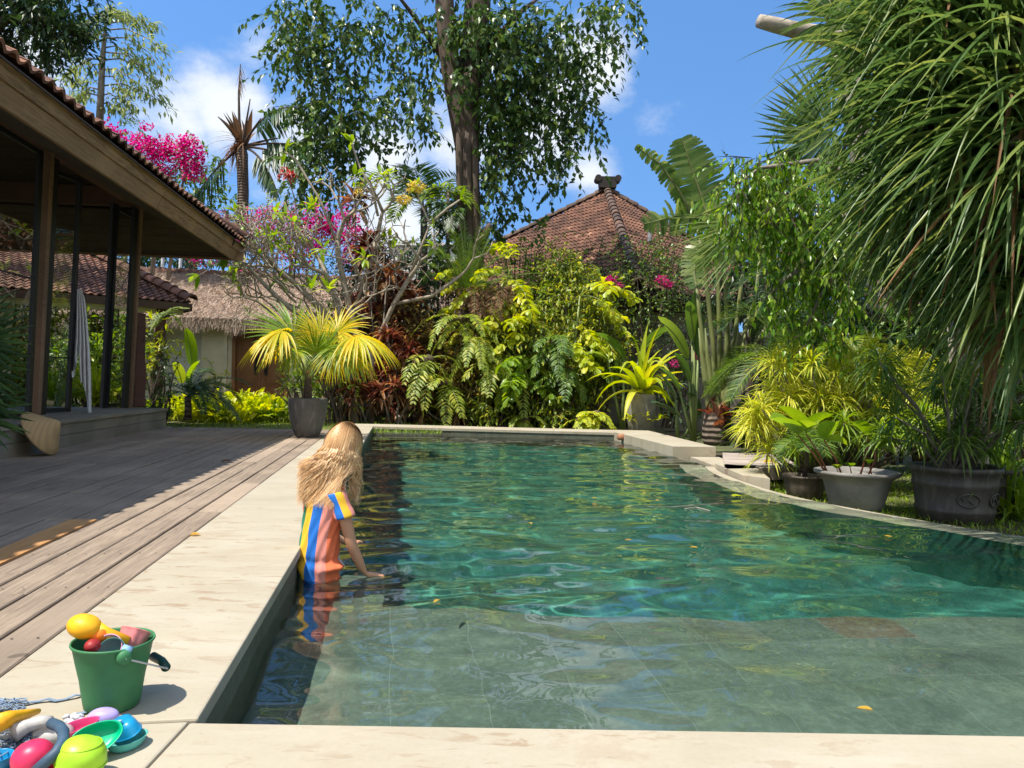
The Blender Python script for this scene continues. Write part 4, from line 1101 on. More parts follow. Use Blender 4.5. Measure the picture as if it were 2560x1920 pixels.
# ---------------------------------------------------------------- big hanging-leaf tree over the far garden
def big_tree():
    Y = 17.0
    tr = MB()
    def T(pl, rr, sg=14): tr.tube([at(x, y, yy) for x, y, yy in pl], rr, sg, lump=.09)
    base = at(1182, 700, Y); 
    T([(1188, 985, Y), (1186, 800, Y), (1184, 700, Y), (1180, 650, Y), (1176, 600, Y), (1172, 540, Y), (1169, 460, Y), (1168, 380, Y), (1170, 320, Y), (1176, 250, Y), (1190, 160, Y + .05), (1200, 90, Y + .1), (1203, 20, Y), (1212, -120, Y), (1240, -450, Y)],
      [.34, .30, .27, .255, .25, .245, .245, .25, .26, .235, .21, .20, .19, .17, .12], 18)
    T([(1166, 400, Y - .03), (1158, 330, Y - .03), (1146, 260, Y), (1128, 180, Y), (1118, 110, Y), (1112, 30, Y), (1106, -100, Y + .2), (1090, -400, Y + .5)], [.20, .245, .25, .225, .21, .205, .18, .12], 16)
    T([(1168, 330, Y + .15), (1166, 220, Y + .3), (1168, 120, Y + .4), (1180, -50, Y + .6), (1180, -300, Y + .9)], [.2, .18, .15, .13, .1], 10)
    for bx in (1150, 1172, 1190):      # ribs running down the bole
        T([(bx + 4, 720, Y - .26), (bx + 1, 600, Y - .22), (bx, 480, Y - .22), (bx - 2, 380, Y - .23), (bx - 6, 300, Y - .2)], [.08, .07, .07, .08, .05], 8)
    T([(1190, 610, Y), (1212, 585, Y - .1), (1226, 560, Y - .2)], [.2, .12, .05], 8)
    for pl in ([(1110, -40), (980, -130), (840, -170)], [(1205, -40), (1300, -120), (1400, -200)], [(1125, 170), (1050, 60), (980, -30)], [(1196, 150), (1290, 40), (1390, -40)]):
        n = len(pl); T([(x, y, Y + random.uniform(-.5, .5) * i) for i, (x, y) in enumerate(pl)], [.08 * (1 - .8 * i / (n - 1)) + .01 for i in range(n)], 8)
    rb = RB()
    #      px   py   rx   ry  dens
    B = [(760, 60, 70, 90, 1.3), (830, 150, 80, 70, 1.2), (900, 40, 90, 60, .7), (740, 190, 40, 50, .8), (780, 270, 80, 45, 1.4), (860, 290, 70, 70, 1.3), (800, 390, 75, 60, 1.2),
         (790, 330, 60, 90, .9), (900, 400, 50, 55, .7), (930, 230, 70, 40, .8), (1020, 260, 65, 55, .9), (1060, 60, 60, 60, .7), (990, 150, 70, 50, .7), (1040, 300, 40, 30, .6), (1010, 340, 22, 30, .4),
         (1270, 60, 90, 70, 1.7), (1360, 130, 95, 70, 1.7), (1290, 200, 90, 80, 2.0), (1400, 60, 90, 60, 1.3), (1260, 320, 60, 80, 1.8), (1330, 290, 70, 70, 1.3), (1420, 250, 65, 80, 1.2),
         (1460, 200, 50, 60, .9), (1400, 370, 45, 60, 1.0), (1480, 290, 35, 50, .7), (1340, 400, 30, 40, .6), (1370, 440, 22, 55, .6), (1365, 510, 14, 30, .4), (1540, 60, 35, 70, 1.0), (1555, 130, 20, 30, .5), (1530, -10, 60, 60, 1),
         (1240, 420, 40, 50, 1.2), (1255, 480, 40, 45, 1.0), (1235, 540, 35, 50, 1.0), (1290, 520, 18, 22, .4), (1480, 350, 25, 30, .45), (1130, 600, 45, 60, .9), (1080, 500, 30, 60, .5), (1100, 640, 50, 40, .9),
         (1180, 20, 70, 60, .8), (1160, 120, 60, 50, .5), (1185, 420, 18, 30, .25), (1190, 340, 20, 24, .25)]
    B += [(1250, 110, 40, 60, 1.3), (1240, 240, 40, 60, 1.4), (1250, 330, 40, 60, 1.3), (1230, 400, 30, 50, 1.2), (1080, 120, 40, 50, .8), (1060, 200, 50, 40, .9), (720, 30, 50, 60, 1), (715, 130, 40, 50, .8), (850, 90, 80, 60, .9),
          (880, 330, 60, 60, 1), (960, 300, 50, 40, .7), (1340, 340, 60, 60, .9), (1440, 130, 60, 50, 1.0), (1290, 420, 30, 50, .7), (990, 70, 60, 60, .9), (760, 440, 40, 50, .9), (830, 470, 40, 40, .8)]
    for (fx, fy) in ((1130, 60), (1170, 40), (1200, 90), (1150, 170), (1215, 200)):
        leaf_blobs(rb, [(at(fx, fy, Y - .7), (.45, .3, .45))], 60, .19, .13, 'heart', 2, .75, twigs=True, twig_len=.6, per_twig=8, droop=.2, shell=.1)
    for px, py, rx, ry, dn_ in B:
        c = at(px, py, Y + random.uniform(-.3, .5)); s = Y / FPX
        leaf_blobs(rb, [(c, (rx * s, max(rx, 50) * s * 1.0, ry * s))], 84 * dn_, .185, .125, 'heart', 2, .75, twigs=True, twig_len=.75, per_twig=10, droop=.2, shell=.1)
    for i in range(26):     # canopy above the frame, seen in the water
        px = random.uniform(650, 1620); py = random.uniform(-600, -80)
        c = at(px, py, Y + random.uniform(-1.5, 2.0)); leaf_blobs(rb, [(c, (1.0, 1.3, .8))], 13, .19, .105, 'heart', 2, .9, twigs=True, twig_len=.7, per_twig=10, shell=.1)
    plant('broadleaf_tree', 'tall tree with forked brown trunk and hanging curtains of heart-shaped leaves in the centre', 'tree', base, [('trunk', tr, BK['brown']), ('crown', rb, LM['bigtree'])])
big_tree()

def blob_tree(name, label, Y, blobs, trunk, mat, L, W, prof='leaf', dens=16, hang=.5, tmat='brown', twig=.6, per_twig=10, extra=None, k=2, loc=None):
    rb = RB(); tr = MB(); s = Y / FPX
    for px, py, rx, ry, dn_ in blobs:
        c = at(px, py, Y + random.uniform(-.4, .4)); leaf_blobs(rb, [(c, (rx * s, max(rx * .8, 25) * s, ry * s))], dens * dn_ * 2.4, L, W, prof, k, hang, twigs=True, twig_len=twig, per_twig=per_twig, shell=.15)
    for pl, rr in trunk: tr.tube([at(x, y, Y) for x, y in pl], rr, 10, lump=.06)
    parts = [('trunk', tr, BK[tmat]), ('crown', rb, LM[mat])] + (extra or [])
    return plant(name, label, 'tree', loc or at(trunk[0][0][0][0], trunk[0][0][0][1], Y), parts)
blob_tree('mango_tree', 'dark dense tree leaning over the pavilion roof in the top left corner', 15.5,
          [(30, 20, 90, 50, 2.6), (130, 25, 90, 50, 2.6), (150, 100, 50, 70, 2.2), (195, 60, 45, 50, 2), (130, 165, 35, 40, 1.6), (15, 110, 45, 40, 1.8), (-80, 60, 120, 90, 2), (-60, -90, 200, 90, 1.5), (140, -70, 130, 60, 1.8), (160, 205, 14, 20, .8)],
          [([(-170, 560), (-160, 300), (-120, 120), (-40, 20)], [.4, .34, .25, .1]), ([(-130, 150), (20, 45), (110, 50), (190, 90)], [.16, .09, .06, .03])], 'dark', .24, .075, 'lance', 34, .3, extra=None)
# slender tree with horizontal tiers of drooping leaves
def tier_tree():
    Y = 24.0; tr = MB(); rb = RB(); tw = MB()
    tr.tube([at(248, 330, Y), at(252, 240, Y), at(256, 150, Y), at(262, 90, Y), at(266, 30, Y)], [.12, .10, .085, .06, .03], 8, lump=.1)
    tiers = [(262, 30, 60, 20), (262, 45, -55, 30), (262, 60, 140, 10), (262, 75, 150, 60), (260, 90, -60, -10), (260, 95, 150, 90), (258, 120, 90, 40), (258, 130, 160, 150), (257, 150, 130, 60), (256, 150, -100, 60),
             (255, 175, 100, 60), (254, 190, 80, 110), (254, 160, -60, 110), (252, 215, 150, 40), (251, 225, -70, 30), (250, 240, 70, 30), (250, 262, 60, 30), (250, 100, -95, 40), (262, 40, 100, 10), (252, 240, -90, 25), (262, 28, 30, 5)]
    for x, y, dx, dy in tiers:
        yy = Y + random.uniform(-1.2, 1.2)
        pts = [at(x, y, Y), at(x + dx * .35, y - 10 + dy * .1, Y + (yy - Y) * .35), at(x + dx * .75, y + dy * .4, Y + (yy - Y) * .75), at(x + dx, y + dy, yy)]
        tw.tube(pts, [.028, .022, .014, .007], 5, False)
        n = 5
        for j in range(n):
            f = .35 + .65 * (j + random.random()) / n; i = min(2, int(f * 3)); c = pts[i].lerp(pts[i + 1], f * 3 - i)
            m = 15; P = A_(c) + rng.normal(0, .13, (m, 3)) * [1.4, 1, .6]; D = rng.normal(0, .6, (m, 3)) + [np.sign(dx) * .5, 0, -.75]
            rb.add(P, D, rng.uniform(.2, .34, m), rng.uniform(.07, .11, m), 'leaf', 2, .3, .2)
    plant('slender_tree', 'slim open tree with tiers of drooping yellow-green leaves, standing alone in the sky at left', 'tree', at(248, 330, Y), [('trunk', tr, BK['grey']), ('branches', tw, BK['grey']), ('crown', rb, LM['pale'])])
tier_tree()
# bougainvilleas
def boug(label, Y, green, pink, gm='mid', trunk=None):
    rb = RB(); fb = RB(); tr = MB(); s = Y / FPX
    for px, py, rx, ry, d in green: leaf_blobs(rb, [(at(px, py, Y + .3), (rx * s, rx * s * .7, ry * s))], 38 * d, .11, .07, 'heart', 2, .1, twigs=True, twig_len=.8, per_twig=11, shell=.2)
    for px, py, rx, ry, d in pink:
        n = int(1.9 * d * rx * ry / 10); c = at(px, py, Y - .3); P = A_(c) + ball(n, (rx * s * 1.2, rx * s * .9, ry * s * 1.2), .1)
        P += np.repeat(rng.normal(0, .05, (n // 6 + 1, 3)), 6, 0)[:n]
        for _ in range(2): fb.add(P + rng.normal(0, .03, (n, 3)), rng.normal(0, 1, (n, 3)), .10 * rng.uniform(.7, 1.2, n), .085, 'heart', 2, 0, .3)
    for pl, rr in trunk or []: tr.tube([at(x, y, Y) for x, y in pl], rr, 8, lump=.1)
    c = at(green[0][0], green[0][1], Y)
    plant('bougainvillea', label, 'flowering shrub', (c.x, c.y, 0), [('foliage', rb, LM[gm]), ('blossom', fb, LM['magenta']), ('stem', tr, BK['grey'])], 'magenta bougainvilleas')
boug('magenta bougainvillea in full bloom rising above the pavilion eaves against the sky', 22.0,
     [(300, 330, 60, 40, .8), (370, 340, 70, 40, .8), (430, 390, 60, 60, 1.0), (480, 420, 45, 60, .9), (360, 420, 80, 60, 1), (430, 480, 60, 50, 1), (250, 310, 30, 20, .5), (500, 350, 25, 30, .3), (300, 400, 60, 60, 1)],
     [(300, 350, 26, 22, 1.0), (365, 385, 45, 28, 1.5), (400, 370, 30, 22, 1.1), (440, 380, 26, 36, .9), (480, 390, 28, 36, 1.5), (410, 425, 28, 18, 1.2), (485, 435, 26, 16, 1.1), (455, 345, 10, 10, 1), (262, 318, 20, 10, .9), (352, 350, 26, 14, .7), (366, 318, 12, 10, .9), (470, 445, 10, 6, 1)],
     trunk=[([(380, 700), (390, 560), (400, 430)], [.07, .06, .03]), ([(420, 700), (440, 560), (460, 440)], [.06, .05, .03])])
boug('pale leaved bougainvillea with scattered pink bracts behind the frangipani and thatched ridge', 25.0,
     [(680, 560, 90, 60, .9), (780, 560, 90, 70, .9), (860, 600, 80, 60, .9), (620, 620, 80, 60, .9), (560, 560, 50, 40, .4), (700, 640, 100, 50, .9), (540, 640, 60, 40, .7), (480, 650, 60, 40, .8), (800, 660, 90, 50, .8), (720, 500, 60, 30, .4), (930, 640, 60, 50, .5)],
     [(690, 560, 60, 34, .8), (780, 540, 50, 30, .8), (860, 570, 40, 34, 1.0), (640, 600, 50, 30, .6), (760, 620, 50, 26, .9), (560, 545, 14, 12, 1.1), (570, 575, 14, 12, 1.2), (640, 545, 34, 22, .45), (700, 530, 30, 22, .4), (660, 580, 34, 20, .45), (800, 560, 36, 22, 1.3), (770, 590, 28, 22, 1.1), (825, 590, 26, 20, 1.0), (870, 540, 26, 24, .6), (860, 610, 26, 26, 1.0), (615, 688, 14, 10, 1.8), (650, 680, 12, 8, 1.2), (500, 640, 36, 20, .4), (560, 640, 30, 20, .4), (910, 600, 30, 24, .9), (740, 650, 40, 20, .5), (680, 610, 20, 20, .6), (880, 660, 26, 18, 1), (590, 610, 16, 12, .8)], 'pale',
     trunk=[([(720, 720), (730, 640), (760, 560)], [.07, .05, .03])])
blob_tree('rain_tree', 'leafy green tree standing behind the pink bougainvillea near the coconut palm', 27.0,
          [(500, 400, 40, 40, 1.2), (520, 470, 40, 50, 1.3), (480, 520, 50, 50, 1.3), (460, 440, 40, 40, 1), (560, 520, 30, 30, .8), (420, 560, 60, 40, 1), (590, 480, 18, 16, .4)],
          [([(480, 700), (490, 600), (500, 480)], [.16, .12, .06])], 'mid', .26, .13, 'leaf', 16, .3)
# dark trees behind the porch and thatched house
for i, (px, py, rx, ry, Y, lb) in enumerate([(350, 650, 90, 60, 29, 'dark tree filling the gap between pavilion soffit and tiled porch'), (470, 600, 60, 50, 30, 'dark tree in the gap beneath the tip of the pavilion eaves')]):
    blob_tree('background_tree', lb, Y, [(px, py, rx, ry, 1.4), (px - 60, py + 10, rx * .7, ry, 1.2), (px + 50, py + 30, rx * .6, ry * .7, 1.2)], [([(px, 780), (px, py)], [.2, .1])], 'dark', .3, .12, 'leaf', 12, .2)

# coconut palm
def coco():
    Y = 26.0; tr = MB(); rb = RB(); st = MB(); dead = RB()
    tr.tube([at(590, 760, Y), at(600, 640, Y), at(606, 560, Y), at(608, 480, Y), at(606, 420, Y), at(604, 385, Y), at(604, 370, Y)], [.20, .19, .185, .18, .185, .2, .15], 14, lump=.05)
    hub = at(605, 368, Y)
    for (tx, ty, L, dr, n, ly) in [(700, 230, 2.9, .55, 34, 1), (790, 350, 2.9, .28, 34, 1), (760, 395, 2.6, .45, 34, 1), (700, 470, 2.4, 1.1, 34, 1), (490, 480, 2.9, .5, 20, .6), (560, 300, 1.2, .2, 0, 0), (640, 310, 1.4, .1, 0, 0), (680, 345, 1.3, .1, 0, 0), (625, 250, 1.6, .0, 0, 0)]:
        tgt = at(tx, ty, Y + random.uniform(-.8, .3)); D = (tgt - hub).normalized(); D.z += dr * .55
        frond(rb, st, hub, D, L, n, .95, .10, dr, 62, .35, .30, 'needle', -.15, 3, .05, hangl=.9) if n else st.tube(frond_curve(hub, D, L, dr)[0], [.06 * (1 - .08 * i) for i in range(10)], 5, False)
    sp = [at(603, 365, Y), at(598, 300, Y), at(597, 230, Y), at(601, 160, Y)]
    st.tube(sp, [.08, .05, .035, .012], 6, False)
    P = np.array([list(sp[2].lerp(sp[3], f)) for f in np.linspace(.1, 1, 40)]); dead.add(P, rng.normal(0, .25, (40, 3)) + [.2, 0, -.5], .5, .03, 'needle', 2, .3, 0)
    P = A_(hub) + rng.normal(0, .10, (60, 3)) + [-.05, 0, .1]; dead.add(P, rng.normal(0, .5, (60, 3)) + [-.5, 0, -.6], rng.uniform(.4, 1.5, 60), .05, 'strap', 4, .6, .1)
    P = A_(hub) + rng.normal(0, .08, (16, 3)); dead.add(P, rng.normal(0, .25, (16, 3)) + [-.25, 0, 1.0], rng.uniform(.6, 1.3, 16), .22, 'lance', 4, .1, .4)
    plant('coconut_palm', 'battered coconut palm with ringed trunk, dry spike and few ragged fronds behind the thatched roof', 'palm tree', at(590, 760, Y), [('trunk', tr, BK['palm']), ('fronds', rb, LM['dark']), ('frond_stalk', st, BK['brown']), ('dry_sheath', dead, LM['brown'])])
coco()

# frangipani, mostly bare: forking pale branches
def frangipani():
    Y = 15.6; tr = MB(); lf = RB(); fl = RB(); tips = []
    def grow(p, d, r, L, depth, dm):
        n = 4; pts = [p.copy()]; dd = d.copy(); rr = [r]
        for i in range(n):
            dd = (dd + Vector((random.gauss(0, .13), random.gauss(0, .13), random.gauss(0, .08) + .07))).normalized()
            pts.append(pts[-1] + dd * (L / n)); rr.append(r * (1 - .22 * (i + 1) / n))
        tr.tube(pts, rr, 7 if r > .02 else 5, depth == 0, lump=.1)
        if depth == 0: tips.append((pts[-1], dd)); return
        k = 3 if random.random() < .5 else 2
        ax = dd.orthogonal(); a0 = random.uniform(0, 2 * PI)
        for j in range(k):
            q = Matrix.Rotation(a0 + 2 * PI * j / k + random.gauss(0, .25), 3, dd) @ ax
            nd_ = (dd + q * random.uniform(.6, 1.15)); nd_.x += random.uniform(-.35, .2); nd_.z += .05; nd_.normalize()
            grow(pts[-1], nd_, max(.009, r * .70), L * random.uniform(.62, .92), depth - 1, dm)
    base = Vector((at(890, 960, Y).x, Y, -.05)); b2 = base + Vector((.3, .2, 0))
    for pl, r, dep, L in [([base, at(868, 880, Y), at(850, 790, Y), at(838, 740, Y - .2)], .095, 5, .5), ([at(868, 850, Y), at(800, 770, Y - .3), at(740, 710, Y - .6)], .08, 5, .5),
                          ([at(730, 700, Y - .6), at(690, 672, Y - .7), at(670, 655, Y - .9)], .05, 4, .42), ([b2, at(885, 820, Y), at(845, 640, Y + .1), at(845, 600, Y)], .075, 4, .45),
                          ([b2, at(880, 780, Y + .3), at(930, 650, Y + .3), at(945, 580, Y + .2)], .07, 4, .42), ([b2, at(930, 880, Y), at(985, 760, Y), at(1020, 700, Y - .3)], .06, 3, .5),
                          ([at(868, 850, Y), at(760, 800, Y - .8), at(690, 740, Y - 1.1), at(655, 705, Y - 1.2)], .055, 4, .38), ([at(985, 760, Y), at(1080, 740, Y + .1), at(1150, 690, Y)], .04, 2, .45)]:
        n = len(pl); tr.tube(pl, [r * (1 - .3 * i / (n - 1)) for i in range(n)], 10, lump=.07)
        grow(pl[-1], (pl[-1] - pl[-2]).normalized(), r * .66, L, dep, 0)
    for _ in range(22):
        x0 = random.uniform(690, 980); y0 = random.uniform(640, 800); p0 = at(x0, y0, Y + random.uniform(-1.0, .5)); sx = -1 if x0 < 830 or random.random() < .4 else 1
        grow(p0, Vector((sx * random.uniform(.3, 1.0), random.uniform(-.4, .2), random.uniform(.15, .7))).normalized(), random.uniform(.018, .028), random.uniform(.4, .7), 3, 0)
    # the long shoot that carries yellow blossoms
    for pl in ([(1020, 700), (1060, 600), (1075, 560), (1048, 500), (1040, 470)], [(1075, 560), (1120, 520), (1150, 500)], [(945, 540), (930, 470), (900, 420), (880, 360)], [(840, 600), (800, 500), (740, 400), (715, 380)]):
        p = [at(x, y, Y - .3) for x, y in pl]; tr.tube(p, [.028 * (1 - .12 * i) for i in range(len(p))], 6); tips.append((p[-1], (p[-1] - p[-2]).normalized()))
    for i, (p, d) in enumerate(tips):
        if random.random() < .05 or i >= len(tips) - 4: rosette(lf, p, random.randint(5, 9), .30, .085, 5, 60, .35, 'lance', 3, .15, axis=d)
        elif random.random() < .07: rosette(lf, p, 2, .2, .06, 5, 60, .35, 'lance', 3, .15, axis=d)
    for x, y, n, r in ((1041, 470, 60, .19), (1008, 502, 46, .16), (898, 482, 14, .09)):
        P = A_(at(x, y, Y - .35)) + ball(n, (r, r * .8, r * .6), .3)
        for _ in range(3): fl.add(P, rng.normal(0, 1, (n, 3)) + [0, -.3, .5], .075, .04, 'heart', 2, .2, .3)
    plant('frangipani_tree', 'nearly bare frangipani with tangled pale forking branches and two yellow flower heads', 'tree', base, [('trunk', tr, BK['frangi']), ('leaves', lf, LM['bright']), ('blossom', fl, LM['flower'])])
    rf = RB(); P = A_(at(720, 438, Y - .5)) + ball(26, (.16, .12, .10), .3)
    for _ in range(2): rf.add(P, rng.normal(0, 1, (26, 3)), .12, .07, 'heart', 2, .2, .3)
    stt = MB(); stt.tube([at(735, 700, Y - .5), at(745, 560, Y - .5), at(735, 490, Y - .5), at(720, 445, Y - .5)], [.02, .016, .012, .008], 6)
    plant('hibiscus', 'single red hibiscus flower on a thin stem above the frangipani branches', 'flower', at(735, 700, Y - .5), [('bloom', rf, LM['redflower']), ('stem', stt, BK['grey'])])
frangipani()
# ---------------------------------------------------------------- garden planting behind the pool
# dark leafy mass first
hedge = [(830, 900, 190, 300, 17.6, 'bright', 'bright green bush between the potted fan palm and the red cordylines', .14, .06),
         (960, 800, 260, 340, 18.0, 'dark', 'dark bush behind the red leaved cordylines', .13, .06),
         (1130, 870, 260, 400, 17.6, 'dark', 'dark bush behind the hanging ribbon ferns', .12, .05),
         (1330, 800, 300, 380, 17.5, 'bright', 'green bush with small leaves behind the yellow fishtail palm', .12, .05),
         (1380, 960, 260, 220, 16.4, 'bright', 'lower green bush at the middle of the far pool end', .13, .05),
         (1240, 990, 200, 160, 16.2, 'dark', 'low dark bush below the hanging ferns at the pool coping', .11, .05)]
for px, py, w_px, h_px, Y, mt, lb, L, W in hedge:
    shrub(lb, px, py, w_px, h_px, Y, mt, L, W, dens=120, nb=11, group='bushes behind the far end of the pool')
shrub('climbing bougainvillea bush with small dark leaves and three pink flower sprays over the garden wall', 1600, 690, 330, 300, 17.2, 'mid', .10, .06, 'heart', dens=75, nb=12, cat='flowering shrub', name='bougainvillea_climber',
      flowers=[(1528, 700, 14, 30), (1515, 720, 14, 26), (1655, 700, 16, 34), (1672, 715, 10, 24), (1548, 712, 8, 10)])
shrub('climbing bougainvillea bush lower down, with two pale pink sprays beside the traveller palm', 1680, 880, 200, 260, 16.6, 'dark', .10, .06, 'heart', dens=70, nb=9, cat='flowering shrub', name='bougainvillea_climber',
      flowers=[(1748, 888, 12, 24), (1692, 908, 16, 24)])
shrub('dark shrub at the foot of the wall behind the potted crinum', 1600, 970, 260, 180, 16.4, 'dark', .16, .06, dens=50, nb=7)
shrub('leafy shrub to the left of the big tree trunk above the frangipani', 1090, 700, 170, 220, 18.6, 'dark', .18, .08, dens=45, nb=7)
shrub('bush of yellowish leaves beside the tiled roof foot', 1310, 640, 170, 120, 18.3, 'mid', .12, .05, dens=50, nb=6)

def cordyline(label, px, pyb, pyt, Y, mat='red', n=5, L=.42, W=.075, spread=50, group=None):
    rb = RB(); dry = RB(); st = MB(); base = onp(px, Y); base.z = -.05
    for i in range(n):
        x = px + random.uniform(-spread, spread); y = pyt + (pyb - pyt) * random.random() ** 1.3 * .75
        top = at(x, y, Y + random.uniform(-.3, .3)); b = base + Vector((random.uniform(-.2, .2), random.uniform(-.15, .15), 0))
        st.tube([b, b.lerp(top, .5) + Vector((random.uniform(-.08, .08), 0, 0)), top], [.022, .018, .014], 6)
        rosette(rb, top, 26, L, W, -15, 80, .55, 'lance', 4, .25)
        rosette(dry, top - Vector((0, 0, .12)), 9, L * .95, W * .8, -70, -10, .5, 'lance', 4, .35)
    return plant('cordyline', label, 'plant', base, [('leaves', rb, LM[mat]), ('dry_leaves', dry, LM['brown']), ('stem', st, BK['grey'])], group)
for x_, pb, pt2, Y_, nn, lb in [(850, 1030, 860, 15.9, 8, 'bronze cordyline clump nearest to the potted fan palm'), (910, 1040, 900, 15.6, 9, 'low dark cordyline clump above the coping, right of the potted fan palm'), (990, 1000, 830, 15.7, 9, 'rust coloured cordyline clump in the middle of the red group'),
                       (1000, 1050, 960, 15.4, 7, 'low cordyline with purple leaves at the coping'), (900, 900, 760, 16.4, 7, 'cordyline with rusty leaves right under the frangipani limbs'), (1000, 860, 720, 16.6, 7, 'higher cordyline with rusty leaves left of the cycad')]:
    cordyline(lb, x_, pb, pt2, Y_, n=nn, spread=50, L=.36, W=.07, group='red leaved cordylines')
cordyline('dark red cordyline clump left of centre in the hedge, over dry hanging leaves', 930, 1000, 760, 16.2, n=9, spread=60, group='red leaved cordylines')
cordyline('purple-red cordyline clump standing just left of the hanging ferns', 1040, 1040, 800, 16.3, n=9, spread=70, group='red leaved cordylines')
cordyline('tall cordyline with wine red rosette in the middle of the frangipani branches', 960, 900, 610, 16.0, n=5, spread=50, L=.5, W=.11, group='red leaved cordylines')
cordyline('tallest cordyline, orange-red rosette catching sun above the frangipani', 890, 640, 490, 16.0, n=1, spread=3, L=.5, W=.11, group='red leaved cordylines')
cordyline('green and bronze cordyline at the coping below the potted fan palm', 1130, 1060, 1000, 15.7, mat='fern', n=5, spread=90, L=.4, W=.07)

def ribbon_fern(label, hubs, Y, mat='fern', L=1.0, n=9, ll=.26, lw=.05, group='hanging ferns', down=.9, nl=14):
    rb = RB(); st = MB(); roots = []
    for hx, hy in hubs:
        h = at(hx, hy, Y + random.uniform(-.2, .2))
        rz_ = MB(); roots.append(('rootstock', rz_, BK['brown']))
        rz_.lathe([(0, .12), (.10, .08), (.15, 0), (.10, -.10), (0, -.14)], h, 10)
        for i in range(n):
            az = random.uniform(PI, 2 * PI); D = Vector((math.cos(az) * .6, math.sin(az) * .6, random.uniform(-.3, .7)))
            frond(rb, st, h, D, L * random.uniform(.7, 1.2), nl, ll, lw, down * random.uniform(.8, 1.4), 58, .35, .12, 'lance', .1, 3, .008)
    c = at(*hubs[0], Y)
    return plant('hanging_fern', label, 'fern', c, [('fronds', rb, LM[mat]), ('frond_stalk', st, BK['green'])] + roots, group)
ribbon_fern('largest hanging fern with long lobed fronds cascading below the cycad', [(1150, 800), (1185, 850)], 15.6, L=1.2, n=9, ll=.21, lw=.05, nl=18)
ribbon_fern('hanging fern trailing yellow fronds down to the coping, right of the red cordylines', [(1070, 900), (1110, 960)], 15.5, L=1.05, n=7)
ribbon_fern('hanging fern with fronds in shade below the fishtail palm', [(1290, 930), (1240, 900)], 15.6, L=1.0, n=8)
ribbon_fern('hanging fern in the hedge immediately left of the potted crinum', [(1390, 860), (1420, 930)], 15.6, 'mid', L=.9, n=8)
ribbon_fern('small pale fern arching over the coping at the right of the far pool end', [(1490, 1040), (1455, 1050)], 15.0, 'lime', L=.65, n=8, ll=.16, down=.6)
ribbon_fern('golden fern with short fronds touching the middle of the far coping', [(1310, 1050)], 15.2, 'fern', L=.6, n=8, ll=.16, down=.6)
ribbon_fern('dry brown fern skirt under the cycad', [(1215, 740), (1180, 730), (1260, 730)], 16.0, 'brown', L=.8, n=12, ll=.2, lw=.03)
for px, py, w_, h_, Y_, mt, lb in [(1180, 900, 170, 220, 15.9, 'rusty', 'rusty brown and yellow tangle left of the fishtail palms'), (1020, 880, 150, 260, 16.2, 'rusty', 'rusty tangle of ferns between the red cordylines'), (870, 880, 120, 200, 16.6, 'rusty', 'rust tinted bush right of the potted fan palm'),
                              (1330, 880, 200, 240, 15.9, 'mixed', 'mottled yellow-green bush in the centre of the hedge'), (1460, 820, 200, 260, 16.3, 'mixed', 'mottled bush behind and left of the potted crinum'), (1250, 780, 200, 160, 16.6, 'mixed', 'mottled bush below the left foot of the tiled roof'),
                              (1430, 690, 170, 130, 16.9, 'mixed', 'mottled bush climbing towards the roof hip'), (1500, 940, 130, 200, 15.9, 'mixed', 'mottled bush immediately left of the stone pot'), (1240, 1010, 160, 100, 15.5, 'mixed', 'low mottled bush at the coping'), (1390, 1020, 150, 80, 15.4, 'mixed', 'low mottled bush at the coping left of the pale fern')]:
    shrub(lb, px, py, w_, h_, Y_, mt, .15, .055, 'lance', dens=190, nb=10, hang=.35, group='mottled bushes of the hedge')
# fishtail palm with yellow wedge leaflets
def fishtail(label, hubs, Y, mat='lime', L=1.3, n=5, toward=(1, -.2, .5), group='yellow fishtail palms'):
    rb = RB(); st = MB()
    base = onp(hubs[0][0], Y); base.z = -.05
    for hx, hy, dx in hubs:
        h = at(hx, hy, Y + random.uniform(-.3, .3)); st.tube([base, base.lerp(h, .5) + Vector((0, 0, .1)), h], [.035, .028, .02], 7)
        for i in range(n):
            D = Vector((dx * random.uniform(.4, 1.4) + random.gauss(0, .55), random.uniform(-1.0, .3), random.uniform(-.3, .8)))
            pts, tn = frond_curve(h, D, L * random.uniform(.8, 1.1), .55, 9)
            st.tube(pts, [.012 - .001 * k for k in range(10)], 4, False)
            for k in range(4, 10, 1):
                for sg in (-1, 1):
                    sd = tn[k].cross(Vector((0, 0, 1))).normalized() * sg
                    m = 3
                    q = np.tile(np.array(pts[k]), (m, 1)); D2 = np.array(sd * .9 + tn[k] * .5) + rng.normal(0, .35, (m, 3)) - [0, 0, .1]
                    rb.add(q, D2, rng.uniform(.15, .27, m), rng.uniform(.08, .14, m), lambda t: np.where(t < .75, .1 + 1.2 * t, 1.0 - (t - .75) * 1.6) + .0, 4, .5, .25, rollj=.4)
    return plant('fishtail_palm', label, 'palm', base, [('leaves', rb, LM[mat]), ('stem', st, BK['green'])], group)
fishtail('yellow fishtail palm arching left below the tiled roof', [(1330, 760, -1), (1240, 800, -1), (1280, 700, -.5)], 16.3, mat='lime')
fishtail('yellow-green fishtail palm whose sprays reach up toward the roof hip', [(1420, 800, 1), (1450, 740, .8), (1380, 850, -.2)], 16.0)
fishtail('fishtail palm spray alone against the red tiles at the tree foot', [(1230, 720, .6)], 16.5, n=4)
fishtail('greener fishtail palm low in the hedge above the pool coping', [(1340, 930, -.6), (1400, 900, .5), (1280, 960, -.3)], 16.0, mat='bright', n=5)

